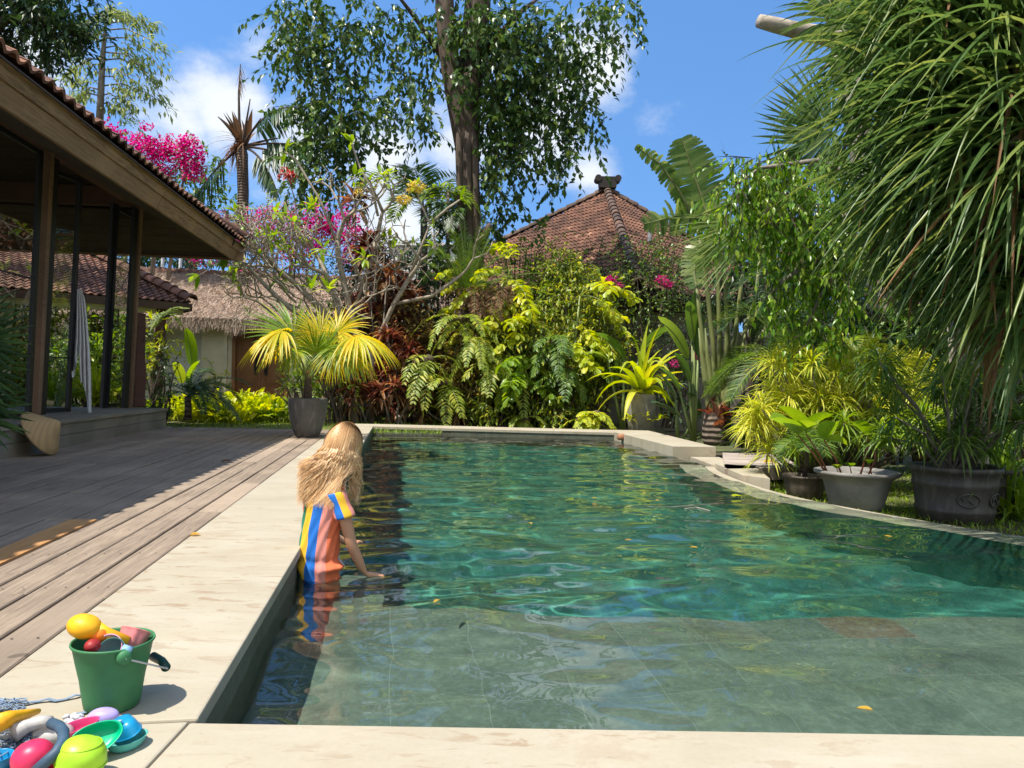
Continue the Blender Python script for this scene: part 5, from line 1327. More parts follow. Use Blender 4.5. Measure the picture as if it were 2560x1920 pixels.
# cycad with upright feathery fronds beside the trunk
def feather(name, label, px, py, Y, n, L, e0, e1, mat, ll, lw, droop, nl=36, az=None, spread=360, base_py=None, trunk=None, cat='palm', vshape=.3, group=None, prof='needle', ang=58, ld=.2, sr=.014, hangl=0.0, tm='palm'):
    rb = RB(); st = MB(); tr = MB(); h = at(px, py, Y)
    for i in range(n):
        a = math.radians((az or 0) + random.uniform(-spread / 2, spread / 2)); e = math.radians(random.uniform(e0, e1))
        frond(rb, st, h, Vector((math.cos(a) * math.cos(e), math.sin(a) * math.cos(e), math.sin(e))), L * random.uniform(.8, 1.1), nl, ll, lw, droop * random.uniform(.7, 1.3), ang, ld, .12, prof, vshape, 2, sr, hangl=hangl)
    parts = [('fronds', rb, LM[mat]), ('frond_stalk', st, BK['green'])]
    if trunk:
        b = at(px, base_py, Y); b.z = max(b.z, -.3); tr.tube([b, b.lerp(h, .5), h], [trunk * 1.15, trunk, trunk * .95], 12, lump=.08); parts.append(('trunk', tr, BK[tm]))
    return plant(name, label, cat, (h.x, h.y, 0), parts, group)
feather('cycad', 'cycad with upright fine feathery fronds standing beside the big tree trunk', 1165, 745, 16.2, 26, 1.6, 35, 88, 'mid', .22, .012, .35, nl=60, base_py=960, trunk=.13, cat='cycad')
feather('areca_palm', 'palm with broad dark feather fronds crossing the sky just left of the tree trunk', 1060, 520, 18.5, 11, 1.9, 15, 80, 'mid', .62, .05, .75, nl=34, base_py=960, trunk=.09, group='feather palms near the big tree', prof='lance')
feather('areca_palm', 'palm crown with drooping dark leaflets in front of the lower tree trunk', 1160, 520, 17.0, 8, 1.1, 0, 50, 'dark', .45, .04, .9, nl=26, az=180, spread=200, base_py=900, trunk=.06, group='feather palms near the big tree', prof='lance', hangl=.4)
feather('areca_palm', 'small bright palm tuft at the tree trunk, level with the frangipani blossoms', 1120, 480, 16.6, 7, .9, 5, 60, 'bright', .35, .05, 1.0, nl=16, base_py=900, trunk=.03, group='feather palms near the big tree', prof='lance')
feather('areca_palm', 'dark feathery palms filling the shade between traveller palm and yellow bush', 1960, 900, 10.8, 16, 1.5, 10, 80, 'mid', .34, .022, .8, nl=46, base_py=1120, trunk=.05, group=None)
feather('areca_palm', 'short palm with two curled sunlit fronds above the yellow bush', 2110, 870, 9.6, 5, .75, 20, 70, 'bright', .26, .02, 1.3, nl=36, az=200, spread=120, base_py=1100, trunk=.03)
feather('areca_palm', 'feathery palm behind the yellow bush in the deep shade at right', 2050, 720, 11.5, 12, 1.7, 0, 70, 'dark', .4, .03, .9, nl=44, base_py=1100, trunk=.06)

# ---------------------------------------------------------------- traveller's palm
def traveller():
    Y = 12.2; tr = MB(); st = MB(); rb = RB(); base = at(1792, 1135, Y); base.z = -.1
    tr.lathe([(.20, 0), (.235, .1), (.235, .25), (.215, .42), (.20, .50), (.17, .54)], base, 20)
    boots = MB()
    def leafy(stalk, blade, W, k=14, torn=.0, mat=0, sr=.05):
        p = [at(x, y, Y + dy) for x, y, dy in stalk]; st.tube(p, [sr * (1 - .5 * i / (len(p) - 1)) for i in range(len(p))], 8, flat=.7)
        q = [at(x, y, Y + dy) for x, y, dy in blade]
        st.tube([p[-1]] + q, [sr * .5 * (1 - .8 * i / len(q)) for i in range(len(q) + 1)], 5, False)
        # blade: lateral strips from the midrib, fused where not torn
        pts = np.array([list(x) for x in [p[-1]] + q]); seg = np.linalg.norm(np.diff(pts, axis=0), axis=1); cum = np.concatenate([[0], np.cumsum(seg)]); tot = cum[-1]
        n = int(tot / .055); s = (np.arange(n) + .5) / n * tot
        c = np.stack([np.interp(s, cum, pts[:, a]) for a in range(3)], -1); t = unit(np.gradient(c, axis=0))
        view = unit(c - np.array([0, 0, EYE])); sd = unit(np.cross(t, view)); env = np.clip(np.sin(PI * (.06 + .92 * s / tot)) ** .45, .12, 1)
        for sg in (-1, 1):
            d = sd * sg + t * .30 + view * .12 + rng.normal(0, torn, (n, 3)); d[:, 2] -= torn * 1.5
            rb.add(c, d, W * .5 * env * rng.uniform(1 - torn, 1, n), .062 if torn < .1 else .058, lambda x: np.where(x < .93, 1.0, .55), 3, .12 + torn * 1.2, .0, side=t, wide=False)
    b0 = 1792
    leafy([(1795, 1010, 0), (1782, 850, 0), (1760, 650, -.1), (1740, 560, -.1)], [(1700, 480, -.2), (1650, 410, -.3), (1590, 365, -.4)], .36, torn=.22)
    leafy([(1797, 1010, 0), (1800, 850, 0), (1795, 700, 0), (1775, 560, 0)], [(1750, 480, 0), (1725, 410, -.05), (1705, 345, -.1)], .86, torn=.03)
    leafy([(1800, 1010, 0), (1818, 860, -.1), (1815, 720, -.2), (1800, 590, -.3)], [(1745, 545, -.5), (1690, 540, -.7), (1610, 560, -.9)], .62, torn=.18)
    fan(rb, at(1868, 560, Y - .5), at(1640, 590, Y - 1.1) - at(1868, 560, Y - .5), (0, -.9, .4), 1.55, 22, 26, join=.42, droop=.16, fold=.3)
    fan(rb, at(1868, 600, Y - .45), at(1680, 690, Y - 1.0) - at(1868, 590, Y - .5), (0, -.9, .4), 1.35, 16, 24, join=.42, droop=.2, fold=.3)
    leafy([(1800, 1010, 0), (1835, 860, .1), (1850, 740, .1), (1860, 650, .1)], [(1850, 600, -.1), (1800, 610, -.3), (1740, 660, -.4)], .55, torn=.12)
    leafy([(1802, 1010, 0), (1850, 870, .1), (1890, 740, .2), (1900, 640, .3)], [(1900, 560, .3), (1910, 480, .3), (1930, 420, .3)], .8, torn=.08)
    leafy([(1803, 1010, 0), (1860, 900, 0), (1930, 800, .2), (1990, 740, .4)], [(2050, 700, .5), (2120, 690, .6)], .5, torn=.2)
    leafy([(1793, 1010, 0), (1765, 900, .1), (1748, 780, .2), (1742, 720, .2)], [(1735, 680, .3), (1745, 620, .4), (1770, 590, .5)], .5, torn=.08)
    # overlapping leaf sheaths fanned above the trunk
    for i, (dx, w_) in enumerate([(-38, 30), (-26, 34), (-12, 36), (4, 38), (20, 36), (36, 30), (50, 26)]):
        p = [at(1792 + dx * .12, 1052, Y - .02 * i), at(1793 + dx * .4, 1010, Y - .03), at(1796 + dx * .8, 950, Y), at(1798 + dx * 1.15, 880, Y), at(1798 + dx * 1.35, 820, Y)]
        boots.tube(p, [.10, .09, .062, .035, .008], 10, flat=.6)
    rd = RB(); P = np.tile(A_(at(1792, 1050, Y - .1)), (14, 1)) + rng.normal(0, .07, (14, 3)); rd.add(P, rng.normal(0, .4, (14, 3)) + [0, -.3, .9], .34, .12, 'lance', 4, .2, .5)
    t = plant('traveller_palm', 'traveller palm with a fan of long stalks and torn paddle leaves', 'plant', base, [('trunk', tr, BK['palm']), ('sheaths', boots, BK['trav']), ('leaf_stalk', st, BK['trav']), ('leaves', rb, LM['banana']), ('red_sheath', rd, LM['red'])])
traveller()
def banana(label, px, py0, Y, leaves, mat='mid', name='banana_plant'):
    rb = RB(); st = MB(); base = onp(px, Y); base.z = -.15
    for (x1, y1, x2, y2, L, W) in leaves:
        a = at(x1, y1, Y); b = at(x2, y2, Y - .3); D = (b - a); st.tube([base, base.lerp(a, .5), a], [.035, .03, .016], 7)
        rb.add(A_(a), np.array(D.normalized() + Vector((0, 0, .25))), L, W, 'paddle', 9, .35, .12, rollj=.5)
        st.tube(frond_curve(a, D.normalized() + Vector((0, 0, .25)), L * .9, .35)[0], [.010] * 10, 5, False)
    plant(name, label, 'plant', base, [('leaves', rb, LM[mat]), ('stem', st, BK['green'])])
banana('banana-like plant with upright stems directly left of the traveller palm trunk', 1740, 1080, 12.8, [(1735, 860, 1728, 780, .9, .2), (1730, 840, 1740, 700, .8, .16), (1720, 900, 1660, 780, 1.0, .2), (1745, 900, 1750, 760, .9, .17), (1700, 980, 1660, 920, .8, .16), (1725, 960, 1690, 860, .7, .15)])
banana('broad green leaf arching behind the potted crinum', 1560, 1000, 15.4, [(1560, 900, 1500, 820, .9, .26), (1600, 880, 1680, 800, .9, .24), (1520, 900, 1480, 880, .7, .2)])
banana('cluster of dark paddle leaves at the foot of the traveller palm', 1700, 1080, 13.0, [(1690, 1040, 1640, 1000, .7, .2), (1690, 1000, 1650, 930, .8, .18), (1750, 1040, 1720, 960, .6, .16), (1830, 1050, 1870, 980, .6, .14), (1860, 1060, 1900, 1000, .5, .12)], 'dark')

# ---------------------------------------------------------------- right: ficus sprays, fan palm, screw pine, cut tree
def ficus():
    Y = 8.2; rb = RB(); tr = MB()
    for pl in ([(2330, 700), (2200, 480), (2050, 400), (1900, 420), (1830, 470)], [(2200, 480), (2080, 560), (1960, 560), (1850, 560)], [(2150, 480), (2060, 640), (1960, 700), (1900, 760)], [(2300, 640), (2150, 620), (2060, 720), (2010, 830)]):
        n = len(pl); tr.tube([at(x, y, Y) for x, y in pl], [.05 * (1 - .8 * i / (n - 1)) for i in range(n)], 7, lump=.06)
    s = Y / FPX
    for px, py, rx, ry, d in [(1850, 440, 50, 45, 1.3), (1920, 420, 70, 50, 1.5), (2010, 410, 70, 50, 1.3), (1860, 520, 60, 60, 1.4), (1950, 510, 80, 70, 1.7), (2050, 500, 80, 70, 1.5), (1960, 610, 70, 60, 1.0), (2060, 600, 80, 60, 1.3),
                              (2060, 700, 80, 60, 1.1), (1960, 690, 60, 40, .8), (1920, 740, 35, 45, .8), (1990, 780, 40, 50, .8), (2140, 560, 80, 100, 1.3), (2120, 680, 80, 80, 1.2), (1850, 600, 30, 40, .6), (1905, 350, 40, 30, .4), (2060, 830, 50, 50, .7)]:
        leaf_blobs(rb, [(at(px, py, Y), (rx * s, rx * s, ry * s))], 430 * d, .10, .040, 'lance', 3, 1.0, twigs=True, twig_len=.42, per_twig=9, droop=.5, shell=.1)
    plant('weeping_fig', 'weeping fig with glossy small drooping leaves in front of the fan palm', 'tree', at(2330, 700, Y), [('branches', tr, BK['grey']), ('foliage', rb, LM['fig'])])
ficus()
def fanpalm_back():
    Y = 9.6; rb = RB(); st = MB()
    fan(rb, at(2080, 330, Y), at(1930, 290, Y - .3) - at(2080, 330, Y), (0, -1, .3), 1.05, 34, 105, join=.5, droop=.04, stalk=st, stalk_from=at(2300, 600, Y), sr=.02)
    fan(rb, at(2060, 360, Y), at(1890, 430, Y - .2) - at(2060, 380, Y), (0, -1, .2), 1.0, 30, 100, join=.5, droop=.06, stalk=st, stalk_from=at(2300, 620, Y), sr=.02)
    fan(rb, at(2100, 60, Y), at(2080, -80, Y) - at(2100, 60, Y), (0, -1, .2), 1.0, 30, 110, join=.45, droop=.5, stalk=st, stalk_from=at(2300, 600, Y), sr=.02)
    fan(rb, at(2190, 100, Y + .3), at(2150, 0, Y) - at(2190, 120, Y), (0, -1, .2), 1.0, 28, 120, join=.45, droop=.6, stalk=st, stalk_from=at(2300, 600, Y), sr=.02)
    tr = MB(); b = onp(2320, Y + .5); b.z = -.3; tr.tube([b, at(2310, 900, Y + .4), at(2300, 600, Y)], [.16, .14, .13], 12, lump=.1)
    plant('fan_palm', 'fan palm with stiff blue-green pleated fans against the sky at upper right', 'palm', b, [('fronds', rb, LM['strap']), ('frond_stalk', st, BK['green']), ('trunk', tr, BK['palm'])])
fanpalm_back()
tr = MB(); Y = 10.4
tr.tube([at(2250, 1100, Y), at(2200, 700, Y), at(2160, 400, Y), at(2125, 200, Y), at(2095, 60, Y), at(2060, -60, Y), at(2040, -200, Y)], [.22, .2, .18, .17, .15, .13, .12], 14, lump=.07)
tr.tube([at(2128, 110, Y), at(2070, 92, Y - .1), at(1990, 76, Y - .2), at(1935, 62, Y - .3), at(1897, 52, Y - .35)], [.13, .125, .105, .095, .085], 14, lump=.06)
tr.tube([at(2120, 130, Y - .1), at(2090, 150, Y - .15), at(2050, 175, Y - .2)], [.1, .06, .02], 8, lump=.1)
o = plant('pruned_tree', 'pale barked tree with one sawn-off branch poking left into the sky', 'tree', at(2250, 1100, Y), [('trunk', tr, BK['pale'])])
def screwpine():
    st = MB(); rb = RB(); dry = RB()
    base = Vector((4.6, 7.6, -.3))
    #        px   py   Y   n   L
    heads = [(2290, 20, 5.6, 80, 1.05), (2440, 0, 5.0, 80, 1.1), (2570, 60, 4.6, 90, 1.1), (2350, 150, 5.4, 90, 1.05), (2490, 190, 4.9, 90, 1.1), (2270, 260, 5.7, 90, 1.0), (2390, 320, 5.1, 90, 1.05),
             (2540, 330, 4.6, 90, 1.1), (2310, 430, 5.6, 80, .95), (2450, 460, 5.2, 90, 1.0), (2590, 480, 4.7, 80, 1.05), (2360, 520, 5.8, 80, .8), (2720, 200, 4.4, 70, 1.2), (2720, 400, 4.5, 70, 1.2), (2490, 560, 5.5, 70, .85), (2420, 640, 5.6, 60, .75), (2530, 680, 5.0, 70, .85), (2330, 620, 6.0, 50, .6), (2600, 760, 4.8, 60, .7), (2470, 760, 5.7, 50, .65), (2230, 560, 6.2, 40, .55), (2230, 130, 6.0, 60, .95), (2640, 600, 5.0, 60, .95), (2250, 520, 6.0, 60, .7),
             (2400, -160, 5.2, 60, 1.1), (2600, -200, 4.8, 60, 1.1)]
    fork = Vector((4.0, 6.9, 1.6))
    st.tube([base, base.lerp(fork, .5), fork], [.16, .13, .12], 12, lump=.08)
    for px, py, Y, n, L in heads:
        c = at(px, py, Y); mid = fork.lerp(c, .55) + Vector((random.uniform(-.15, .15), 0, -.1)); st.tube([fork, mid, c], [.075, .055, .045], 8, lump=.1)
        rosette(rb, c, int(n * 1.2), L, .038, -15, 85, .62, 'strap', 9, .45, jl=.3)
        rosette(rb, c - Vector((0, 0, .1)), n // 2, L * 1.0, .032, -55, 5, .7, 'strap', 8, .45, jl=.25)
        rosette(dry, c - Vector((0, 0, .15)), 6, L * .9, .03, -80, -30, .5, 'strap', 7, .6, jl=.3)
    t = plant('screw_pine', 'huge screw pine with a mass of long drooping strap leaves filling the upper right', 'tree', base, [('leaves', rb, LM['strap']), ('dry_leaves', dry, LM['brown']), ('trunk', st, BK['pale'])])
screwpine()

# golden spider-leaved bush
def spider():
    rb = RB(); dk_ = RB(); st = MB(); Y = 8.6; base = at(2080, 1180, Y + .2); base.z = -.3
    hd = [(1905, 1010), (1870, 1060), (1930, 960), (1960, 920), (1975, 980), (2000, 1040), (1900, 1090), (1945, 1060), (2010, 940), (2030, 900), (2050, 980), (2070, 1030), (2090, 930), (2110, 880), (2130, 960), (2150, 900), (2150, 1020),
          (2180, 870), (2190, 950), (2210, 910), (2230, 980), (2240, 890), (2260, 930), (2290, 900), (2290, 980), (2320, 930), (2340, 970), (1990, 880), (2100, 990), (2200, 1020), (2170, 960), (2040, 1060), (1880, 1030), (1950, 1010), (2020, 1000), (2120, 1040), (2260, 1010)]
    hd += [(x_ + random.uniform(-45, 45), y_ + random.uniform(-25, 40)) for x_, y_ in hd]
    hd = [(x_, y_ + 14) for x_, y_ in hd]
    for x, y in hd:
        c = at(x, y, Y + random.uniform(-.45, .35)); m = base.lerp(c, .6) + Vector((0, 0, -.1)); st.tube([base, m, c], [.022, .014, .008], 5)
        rosette(rb, c, 58, .30, .017, -20, 88, .65, 'lance', 4, .3, jl=.2)
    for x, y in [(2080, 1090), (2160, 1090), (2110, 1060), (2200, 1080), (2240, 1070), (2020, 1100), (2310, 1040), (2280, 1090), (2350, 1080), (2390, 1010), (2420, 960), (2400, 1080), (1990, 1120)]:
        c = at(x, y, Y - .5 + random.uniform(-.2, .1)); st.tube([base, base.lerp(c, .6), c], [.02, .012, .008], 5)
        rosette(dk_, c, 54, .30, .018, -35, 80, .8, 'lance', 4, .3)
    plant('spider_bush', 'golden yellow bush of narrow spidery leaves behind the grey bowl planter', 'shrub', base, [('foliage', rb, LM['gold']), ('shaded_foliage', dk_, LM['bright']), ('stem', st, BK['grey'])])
spider()
# shade fillers to the right
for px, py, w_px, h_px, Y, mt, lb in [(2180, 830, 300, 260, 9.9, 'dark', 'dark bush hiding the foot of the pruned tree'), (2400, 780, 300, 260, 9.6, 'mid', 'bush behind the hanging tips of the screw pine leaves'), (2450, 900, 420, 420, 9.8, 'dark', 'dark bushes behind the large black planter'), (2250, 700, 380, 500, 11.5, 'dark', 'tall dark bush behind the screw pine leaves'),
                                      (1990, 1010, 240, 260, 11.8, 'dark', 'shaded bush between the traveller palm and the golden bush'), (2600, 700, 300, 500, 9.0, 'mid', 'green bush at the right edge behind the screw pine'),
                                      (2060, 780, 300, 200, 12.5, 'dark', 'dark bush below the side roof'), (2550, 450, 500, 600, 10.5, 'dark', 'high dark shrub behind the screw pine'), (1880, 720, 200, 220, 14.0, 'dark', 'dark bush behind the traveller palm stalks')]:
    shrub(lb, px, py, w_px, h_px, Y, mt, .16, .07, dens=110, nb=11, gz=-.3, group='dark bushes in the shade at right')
def grassy(label, cx, Y, n, L, W, mat, px=None, z=-.3, e0=35, e1=88, droop=.6, prof='lance', name='grassy_plant', cat='plant', k=5, spread=.15, group=None):
    rb = RB(); c = onp(cx, Y); c.z = z
    for i in range(6):
        q = c + Vector((random.uniform(-spread, spread), random.uniform(-spread, spread), 0)); rosette(rb, q, n // 6, L, W, e0, e1, droop, prof, k, .25, jl=.3)
    return plant(name, label, cat, c, [('leaves', rb, LM[mat])], group)
grassy('light green grassy plant with arching blades at the right edge beside the black planter', 2560, 6.6, 110, .75, .028, 'bright')
grassy('bright arching bladed plant behind the black planter at right', 2500, 8.0, 120, 1.0, .03, 'mid')
grassy('low tuft of broad shaded leaves beside the traveller palm base', 1880, 11.4, 60, .5, .05, 'dark', z=-.1)

# ---------------------------------------------------------------- left garden bed
def leafy_clump(label, px, Y, n, L, W, mat, z=-.05, spread=.25, e0=40, e1=85, droop=.35, prof='leaf', group='leafy clumps in the bed beyond the deck', name='leafy_plant', stalk=True):
    rb = RB(); c = onp(px, Y); c.z = z; sp = MB()
    a = rng.uniform(0, 2 * PI, n); e = np.radians(rng.uniform(e0, e1, n)); hl = rng.uniform(.1, .45, n) * (L * 2)
    D = np.stack([np.cos(a) * np.cos(e), np.sin(a) * np.cos(e), np.sin(e)], -1)
    P0_ = A_(c) + np.stack([rng.uniform(-spread, spread, n), rng.uniform(-spread, spread, n), np.zeros(n)], -1)
    rb.add(P0_, D, hl, .014, 'strap', 2, .05, 0, mi=0)
    rb.add(P0_ + D * hl[:, None], D + [0, -.1, 0], L * rng.uniform(.7, 1.15, n), W * rng.uniform(.75, 1.2, n), prof, 5, droop, .22, rollj=.7)
    return plant(name, label, 'plant', c, [('leaves', rb, LM[mat])], group)
bed = [(425, 13.6, 'bright', 'round leaved clump at the corner of the pavilion steps'), (470, 13.4, 'lime', 'yellow-green clump next to the step corner'), (520, 13.2, 'bright', 'bright clump left of the door in front of the bed'),
       (560, 13.3, 'lime', 'sunlit clump with upright oval leaves below the door'), (600, 13.0, 'lime', 'low clump with two big striped leaves at the deck edge'), (640, 13.4, 'bright', 'pointed leaf clump in front of the wooden door'),
       (680, 13.5, 'bright', 'bushy clump at the right end of the bed'), (540, 14.3, 'bright', 'taller clump at the back of the bed'), (620, 14.4, 'bright', 'tall spear-leaved clump hiding the door foot'), (480, 14.6, 'lime', 'back clump near the dark fern'), (700, 13.9, 'bright', 'clump just left of the tall grey pot'), (585, 14.0, 'lime', 'middle clump of paddle leaves'), (655, 14.2, 'lime', 'middle clump of narrow leaves by the door')]
for i, (px, Y, mt, lb) in enumerate(bed):
    leafy_clump('bedding plant: ' + lb, px, Y + 1.9, 95, .30 + .05 * (i % 3), .095 + .03 * (i % 2), 'lime' if i % 3 else 'bright', prof='leaf' if i % 2 else 'lance', spread=.32, e0=30, droop=.5)
shrub('bright ginger shrub with glossy leaves rising beside the carved column', 392, 870, 110, 200, 16.2, 'lime', .20, .06, 'lance', dens=60, nb=7, hang=-.2)
shrub('dark shaded bush between carved column and bedding plants', 400, 960, 130, 170, 14.3, 'dark', .12, .05, dens=70, nb=7)
feather('ginger_stem', 'ginger stem with thick pale leaflets reaching up in front of the porch', 375, 830, 14.2, 3, .95, 40, 75, 'pale', .22, .07, .55, nl=16, az=20, spread=80, prof='paddle', cat='plant', sr=.015, vshape=.1)
feather('dark_fern', 'arching dark fern whose shaded fronds spread before the white wall', 470, 990, 13.8, 16, 1.15, 15, 60, 'dark', .2, .022, .7, nl=44, az=60, spread=220, prof='lance', cat='fern', base_py=1050, trunk=.06)
banana('upright glossy leaves standing against the white wall', 470, 950, 16.0, [(480, 920, 468, 800, .9, .3), (470, 960, 500, 880, .7, .26), (455, 960, 440, 900, .6, .22)], 'bright', 'broadleaf_plant')
shrub('yellow croton bush in front of the white wall', 520, 960, 130, 90, 17.2, 'lime', .16, .05, 'lance', dens=70, nb=5, hang=-.2)
shrub('light green shrub around the potted fan palm, right of the door', 740, 960, 120, 130, 15.0, 'bright', .15, .05, 'lance', dens=70, nb=6, hang=-.1)
shrub('sunny shrub behind the tall grey pot', 840, 960, 150, 170, 15.2, 'bright', .13, .045, 'lance', dens=70, nb=7, hang=-.1)
# garden seen through the pavilion
for px, py, w_, h_, Y_, lb in [(30, 820, 420, 300, 18.5, 'backdrop bush seen through the left pavilion glass'), (300, 870, 200, 240, 19.0, 'backdrop bush seen beyond the porch'), (-350, 800, 500, 400, 17, 'backdrop bush beyond the inside of the pavilion')]:
    shrub(lb, px, py, w_, h_, Y_, 'mixed', .17, .06, 'lance', dens=90, nb=11, hang=.1, group='bushes behind the pavilion')
for px, py, w_px, h_px, Y, mt, lb in [(40, 930, 150, 240, 13.0, 'bright', 'sunlit bush seen through the left glass door'), (150, 940, 130, 200, 14.0, 'mid', 'bush seen through the folded glass door'), (235, 880, 130, 300, 14.6, 'bright', 'bright bush seen between the two glass doors'),
                                      (300, 900, 90, 300, 15.2, 'mid', 'bush seen behind the last pavilion post'), (200, 1000, 180, 100, 13.4, 'lime', 'low sunny bush behind the pavilion floor')]:
    shrub(lb, px, py, w_px, h_px, Y, mt, .17, .06, 'lance', dens=120, nb=8, hang=0, gz=.1, group='bushes behind the pavilion')
grassy('spiky yellow-green plant behind the towel, seen through the pavilion', 235, 13.4, 120, .9, .03, 'lime', z=.3, droop=.5)
grassy('spiky plant behind the left glass door', 120, 12.6, 120, .8, .03, 'bright', z=.2, droop=.5)
# near palm at the left edge of the picture
rb = RB(); st = MB(); Y = 5.0; b = at(-140, 1150, Y)
for hx, hy, tx, ty, R_ in [(-60, 860, 40, 800, .42), (-70, 930, 60, 920, .40), (-80, 1040, 40, 1060, .42), (-60, 1000, 60, 1000, .34), (-90, 800, -20, 740, .4)]:
    fan(rb, at(hx, hy, Y), at(tx, ty, Y) - at(hx, hy, Y), (.2, -1, .5), R_, 26, 110, join=.5, droop=.15, stalk=st, stalk_from=b, sr=.008)
pt_ = MB(); g = onp(-160, Y); pt_.lathe([(.0, .02), (.17, 0), (.22, .35), (.24, .36), (.23, .34), (0, .3)], (g.x, g.y, 0), 24)
plant('fan_palm', 'dark glossy fan palm fronds poking in at the left edge beside the straw hat', 'palm', b, [('fronds', rb, LM['dark']), ('frond_stalk', st, BK['green']), ('pot', pt_, plain('clay', (.2, .12, .08), .8))])
# far planting that closes the view below the roofs
for i, (px, py, w_px, h_px, Y, lb) in enumerate([(1000, 700, 200, 200, 24, 'distant bush left of the tree trunk behind the frangipani'), (2000, 600, 500, 300, 26, 'distant trees beyond the side roof'), (-100, 600, 400, 300, 27, 'distant trees behind the pavilion'), (2500, 500, 600, 500, 22, 'distant trees behind the screw pine'), (-300, 750, 500, 500, 19, 'bushes beyond the pavilion interior')]):
    shrub(lb, px, py, w_px, h_px, Y, 'dark', .3, .12, dens=22, nb=9, group='distant greenery')
for i, (x_, y_) in enumerate([(11, 4), (11.5, 8), (11, 12), (12, 15), (10.5, 0.5)]):
    q = Vector((x_, y_, 1.2)); rb = RB(); leaf_blobs(rb, [(q + Vector((random.uniform(-.6, .6), random.uniform(-1.2, 1.2), random.uniform(-.6, .8))), (1.3, 1.5, 1.1)) for _ in range(6)], 26, .22, .09, 'leaf', 2, .3, twigs=True, twig_len=.7); st = MB(); st.tube([(x_, y_, -.2), (x_ + .1, y_, 1.4)], [.08, .04], 7)
    plant('boundary_shrub', ['boundary shrub third from the front beyond the lawn', 'boundary shrub fourth from the front beyond the lawn', 'boundary shrub beside the side roof wall', 'farthest boundary shrub at the right', 'boundary shrub nearest the pool'][i], 'shrub', (x_, y_, 0), [('foliage', rb, LM['mixed']), ('stem', st, BK['brown'])], 'shrubs along the right boundary')
# lawn
rb = RB(); N = 60000
P = np.stack([rng.uniform(2.3, 9, N), rng.uniform(3, 11.0, N), np.full(N, -.31)], -1)
xe = np.interp(P[:, 1], RY2, RX2) + .16; P = P[(P[:, 0] > xe)]; N = len(P); P[:, 2] = -.31
cl = np.sin(P[:, 0] * 3.1) * np.sin(P[:, 1] * 2.3 + 1) + rng.normal(0, .4, N); P = P[cl > -.5]; N = len(P)
rb.add(P, rng.normal(0, .5, (N, 3)) + [0, 0, 1], rng.uniform(.05, .13, N), .012, 'needle', 2, .5, 0, wide=False)
o = rb.build('lawn_grass', LM['bright']); tag(o, 'sparse sunlit lawn grass behind the overflow edge', 'grass', kind='stuff')
rb = RB(); N = 9000; P = np.stack([rng.uniform(-6.0, -1.2, N), rng.uniform(12.9, 18, N), np.full(N, -.08)], -1)
rb.add(P, rng.normal(0, .4, (N, 3)) + [0, 0, 1], rng.uniform(.05, .11, N), .010, 'needle', 2, .4, 0, wide=False)
o = rb.build('lawn_grass', LM['bright']); tag(o, 'grass strip between deck end and thatched house', 'grass', kind='stuff')
# ================================================================== PLANTERS AND SMALL THINGS
def m_pot(name, c1, c2, rough=.75, scale=4, streak=True):
    m = M_(name); a = m.noise(m.coord('Object'), scale, 6, .65); b = m.noise(m.coord('Object', (6, 6, .6)), 3.0, 5, .6, .5); f = m.noise(m.coord('Object'), 60, 3)
    c = m.ramp(a, [(.3, c1), (.7, c2)])
    if streak: c = m.mix(m.rng(b, .5, .68, 0, .55), c, tuple(min(1, x * 1.9) for x in c2))
    c = m.mix(m.rng(f, .5, .8, 0, .3), c, tuple(x * .5 for x in c1))
    return m.done(m.bsdf(Base_Color=c, Roughness=rough, Normal=m.bump(m.math('ADD', a, f), .25, .006)))
SOIL = plain('potting_soil', (.05, .035, .022), .95, .5, 30, .6)
def pot(prof, loc, mat, label, seg=40, soil_z=None, soil_r=None, parent_parts=(), name='planter', extra=None):
    t = thing(name, label, 'planter', loc)
    mb = MB(); mb.lathe(prof, loc, seg); mb.build('body', mat, t, smooth=True)
    if soil_z is not None:
        mb = MB(); mb.lathe([(0, soil_z + .015), (soil_r * .6, soil_z + .01), (soil_r, soil_z)], loc, 24); mb.build('soil', SOIL, t, smooth=True)
    return t
p = onz(768, 1092, 0)
GP = p.copy()
pot([(0, .0), (.14, .0), (.165, .015), (.205, .12), (.245, .28), (.268, .42), (.272, .50), (.268, .535), (.258, .545), (.248, .53), (.245, .45), (.20, .42)], p, m_pot('dark_cast_stone', (.075, .068, .06), (.15, .14, .125), .55, 3), 'tall tapering dark grey pot holding the yellow fan palm on the deck corner', soil_z=.48, soil_r=.247, name='tall_planter')
rb = RB(); st = MB(); tr = MB(); dr_ = RB(); Y = GP.y
h0 = Vector((GP.x, GP.y, .47)); h1 = at(770, 952, Y)
tr.tube([h0, h0.lerp(h1, .5), h1, h1 + Vector((0, 0, .08))], [.065, .055, .045, .035], 12, lump=.15)
P = np.tile(A_(h0), (90, 1)); P[:, 2] += rng.uniform(.05, .4, 90); dr_.add(P, rng.normal(0, .5, (90, 3)) + [0, 0, .9], .12, .02, 'needle', 2, .1)
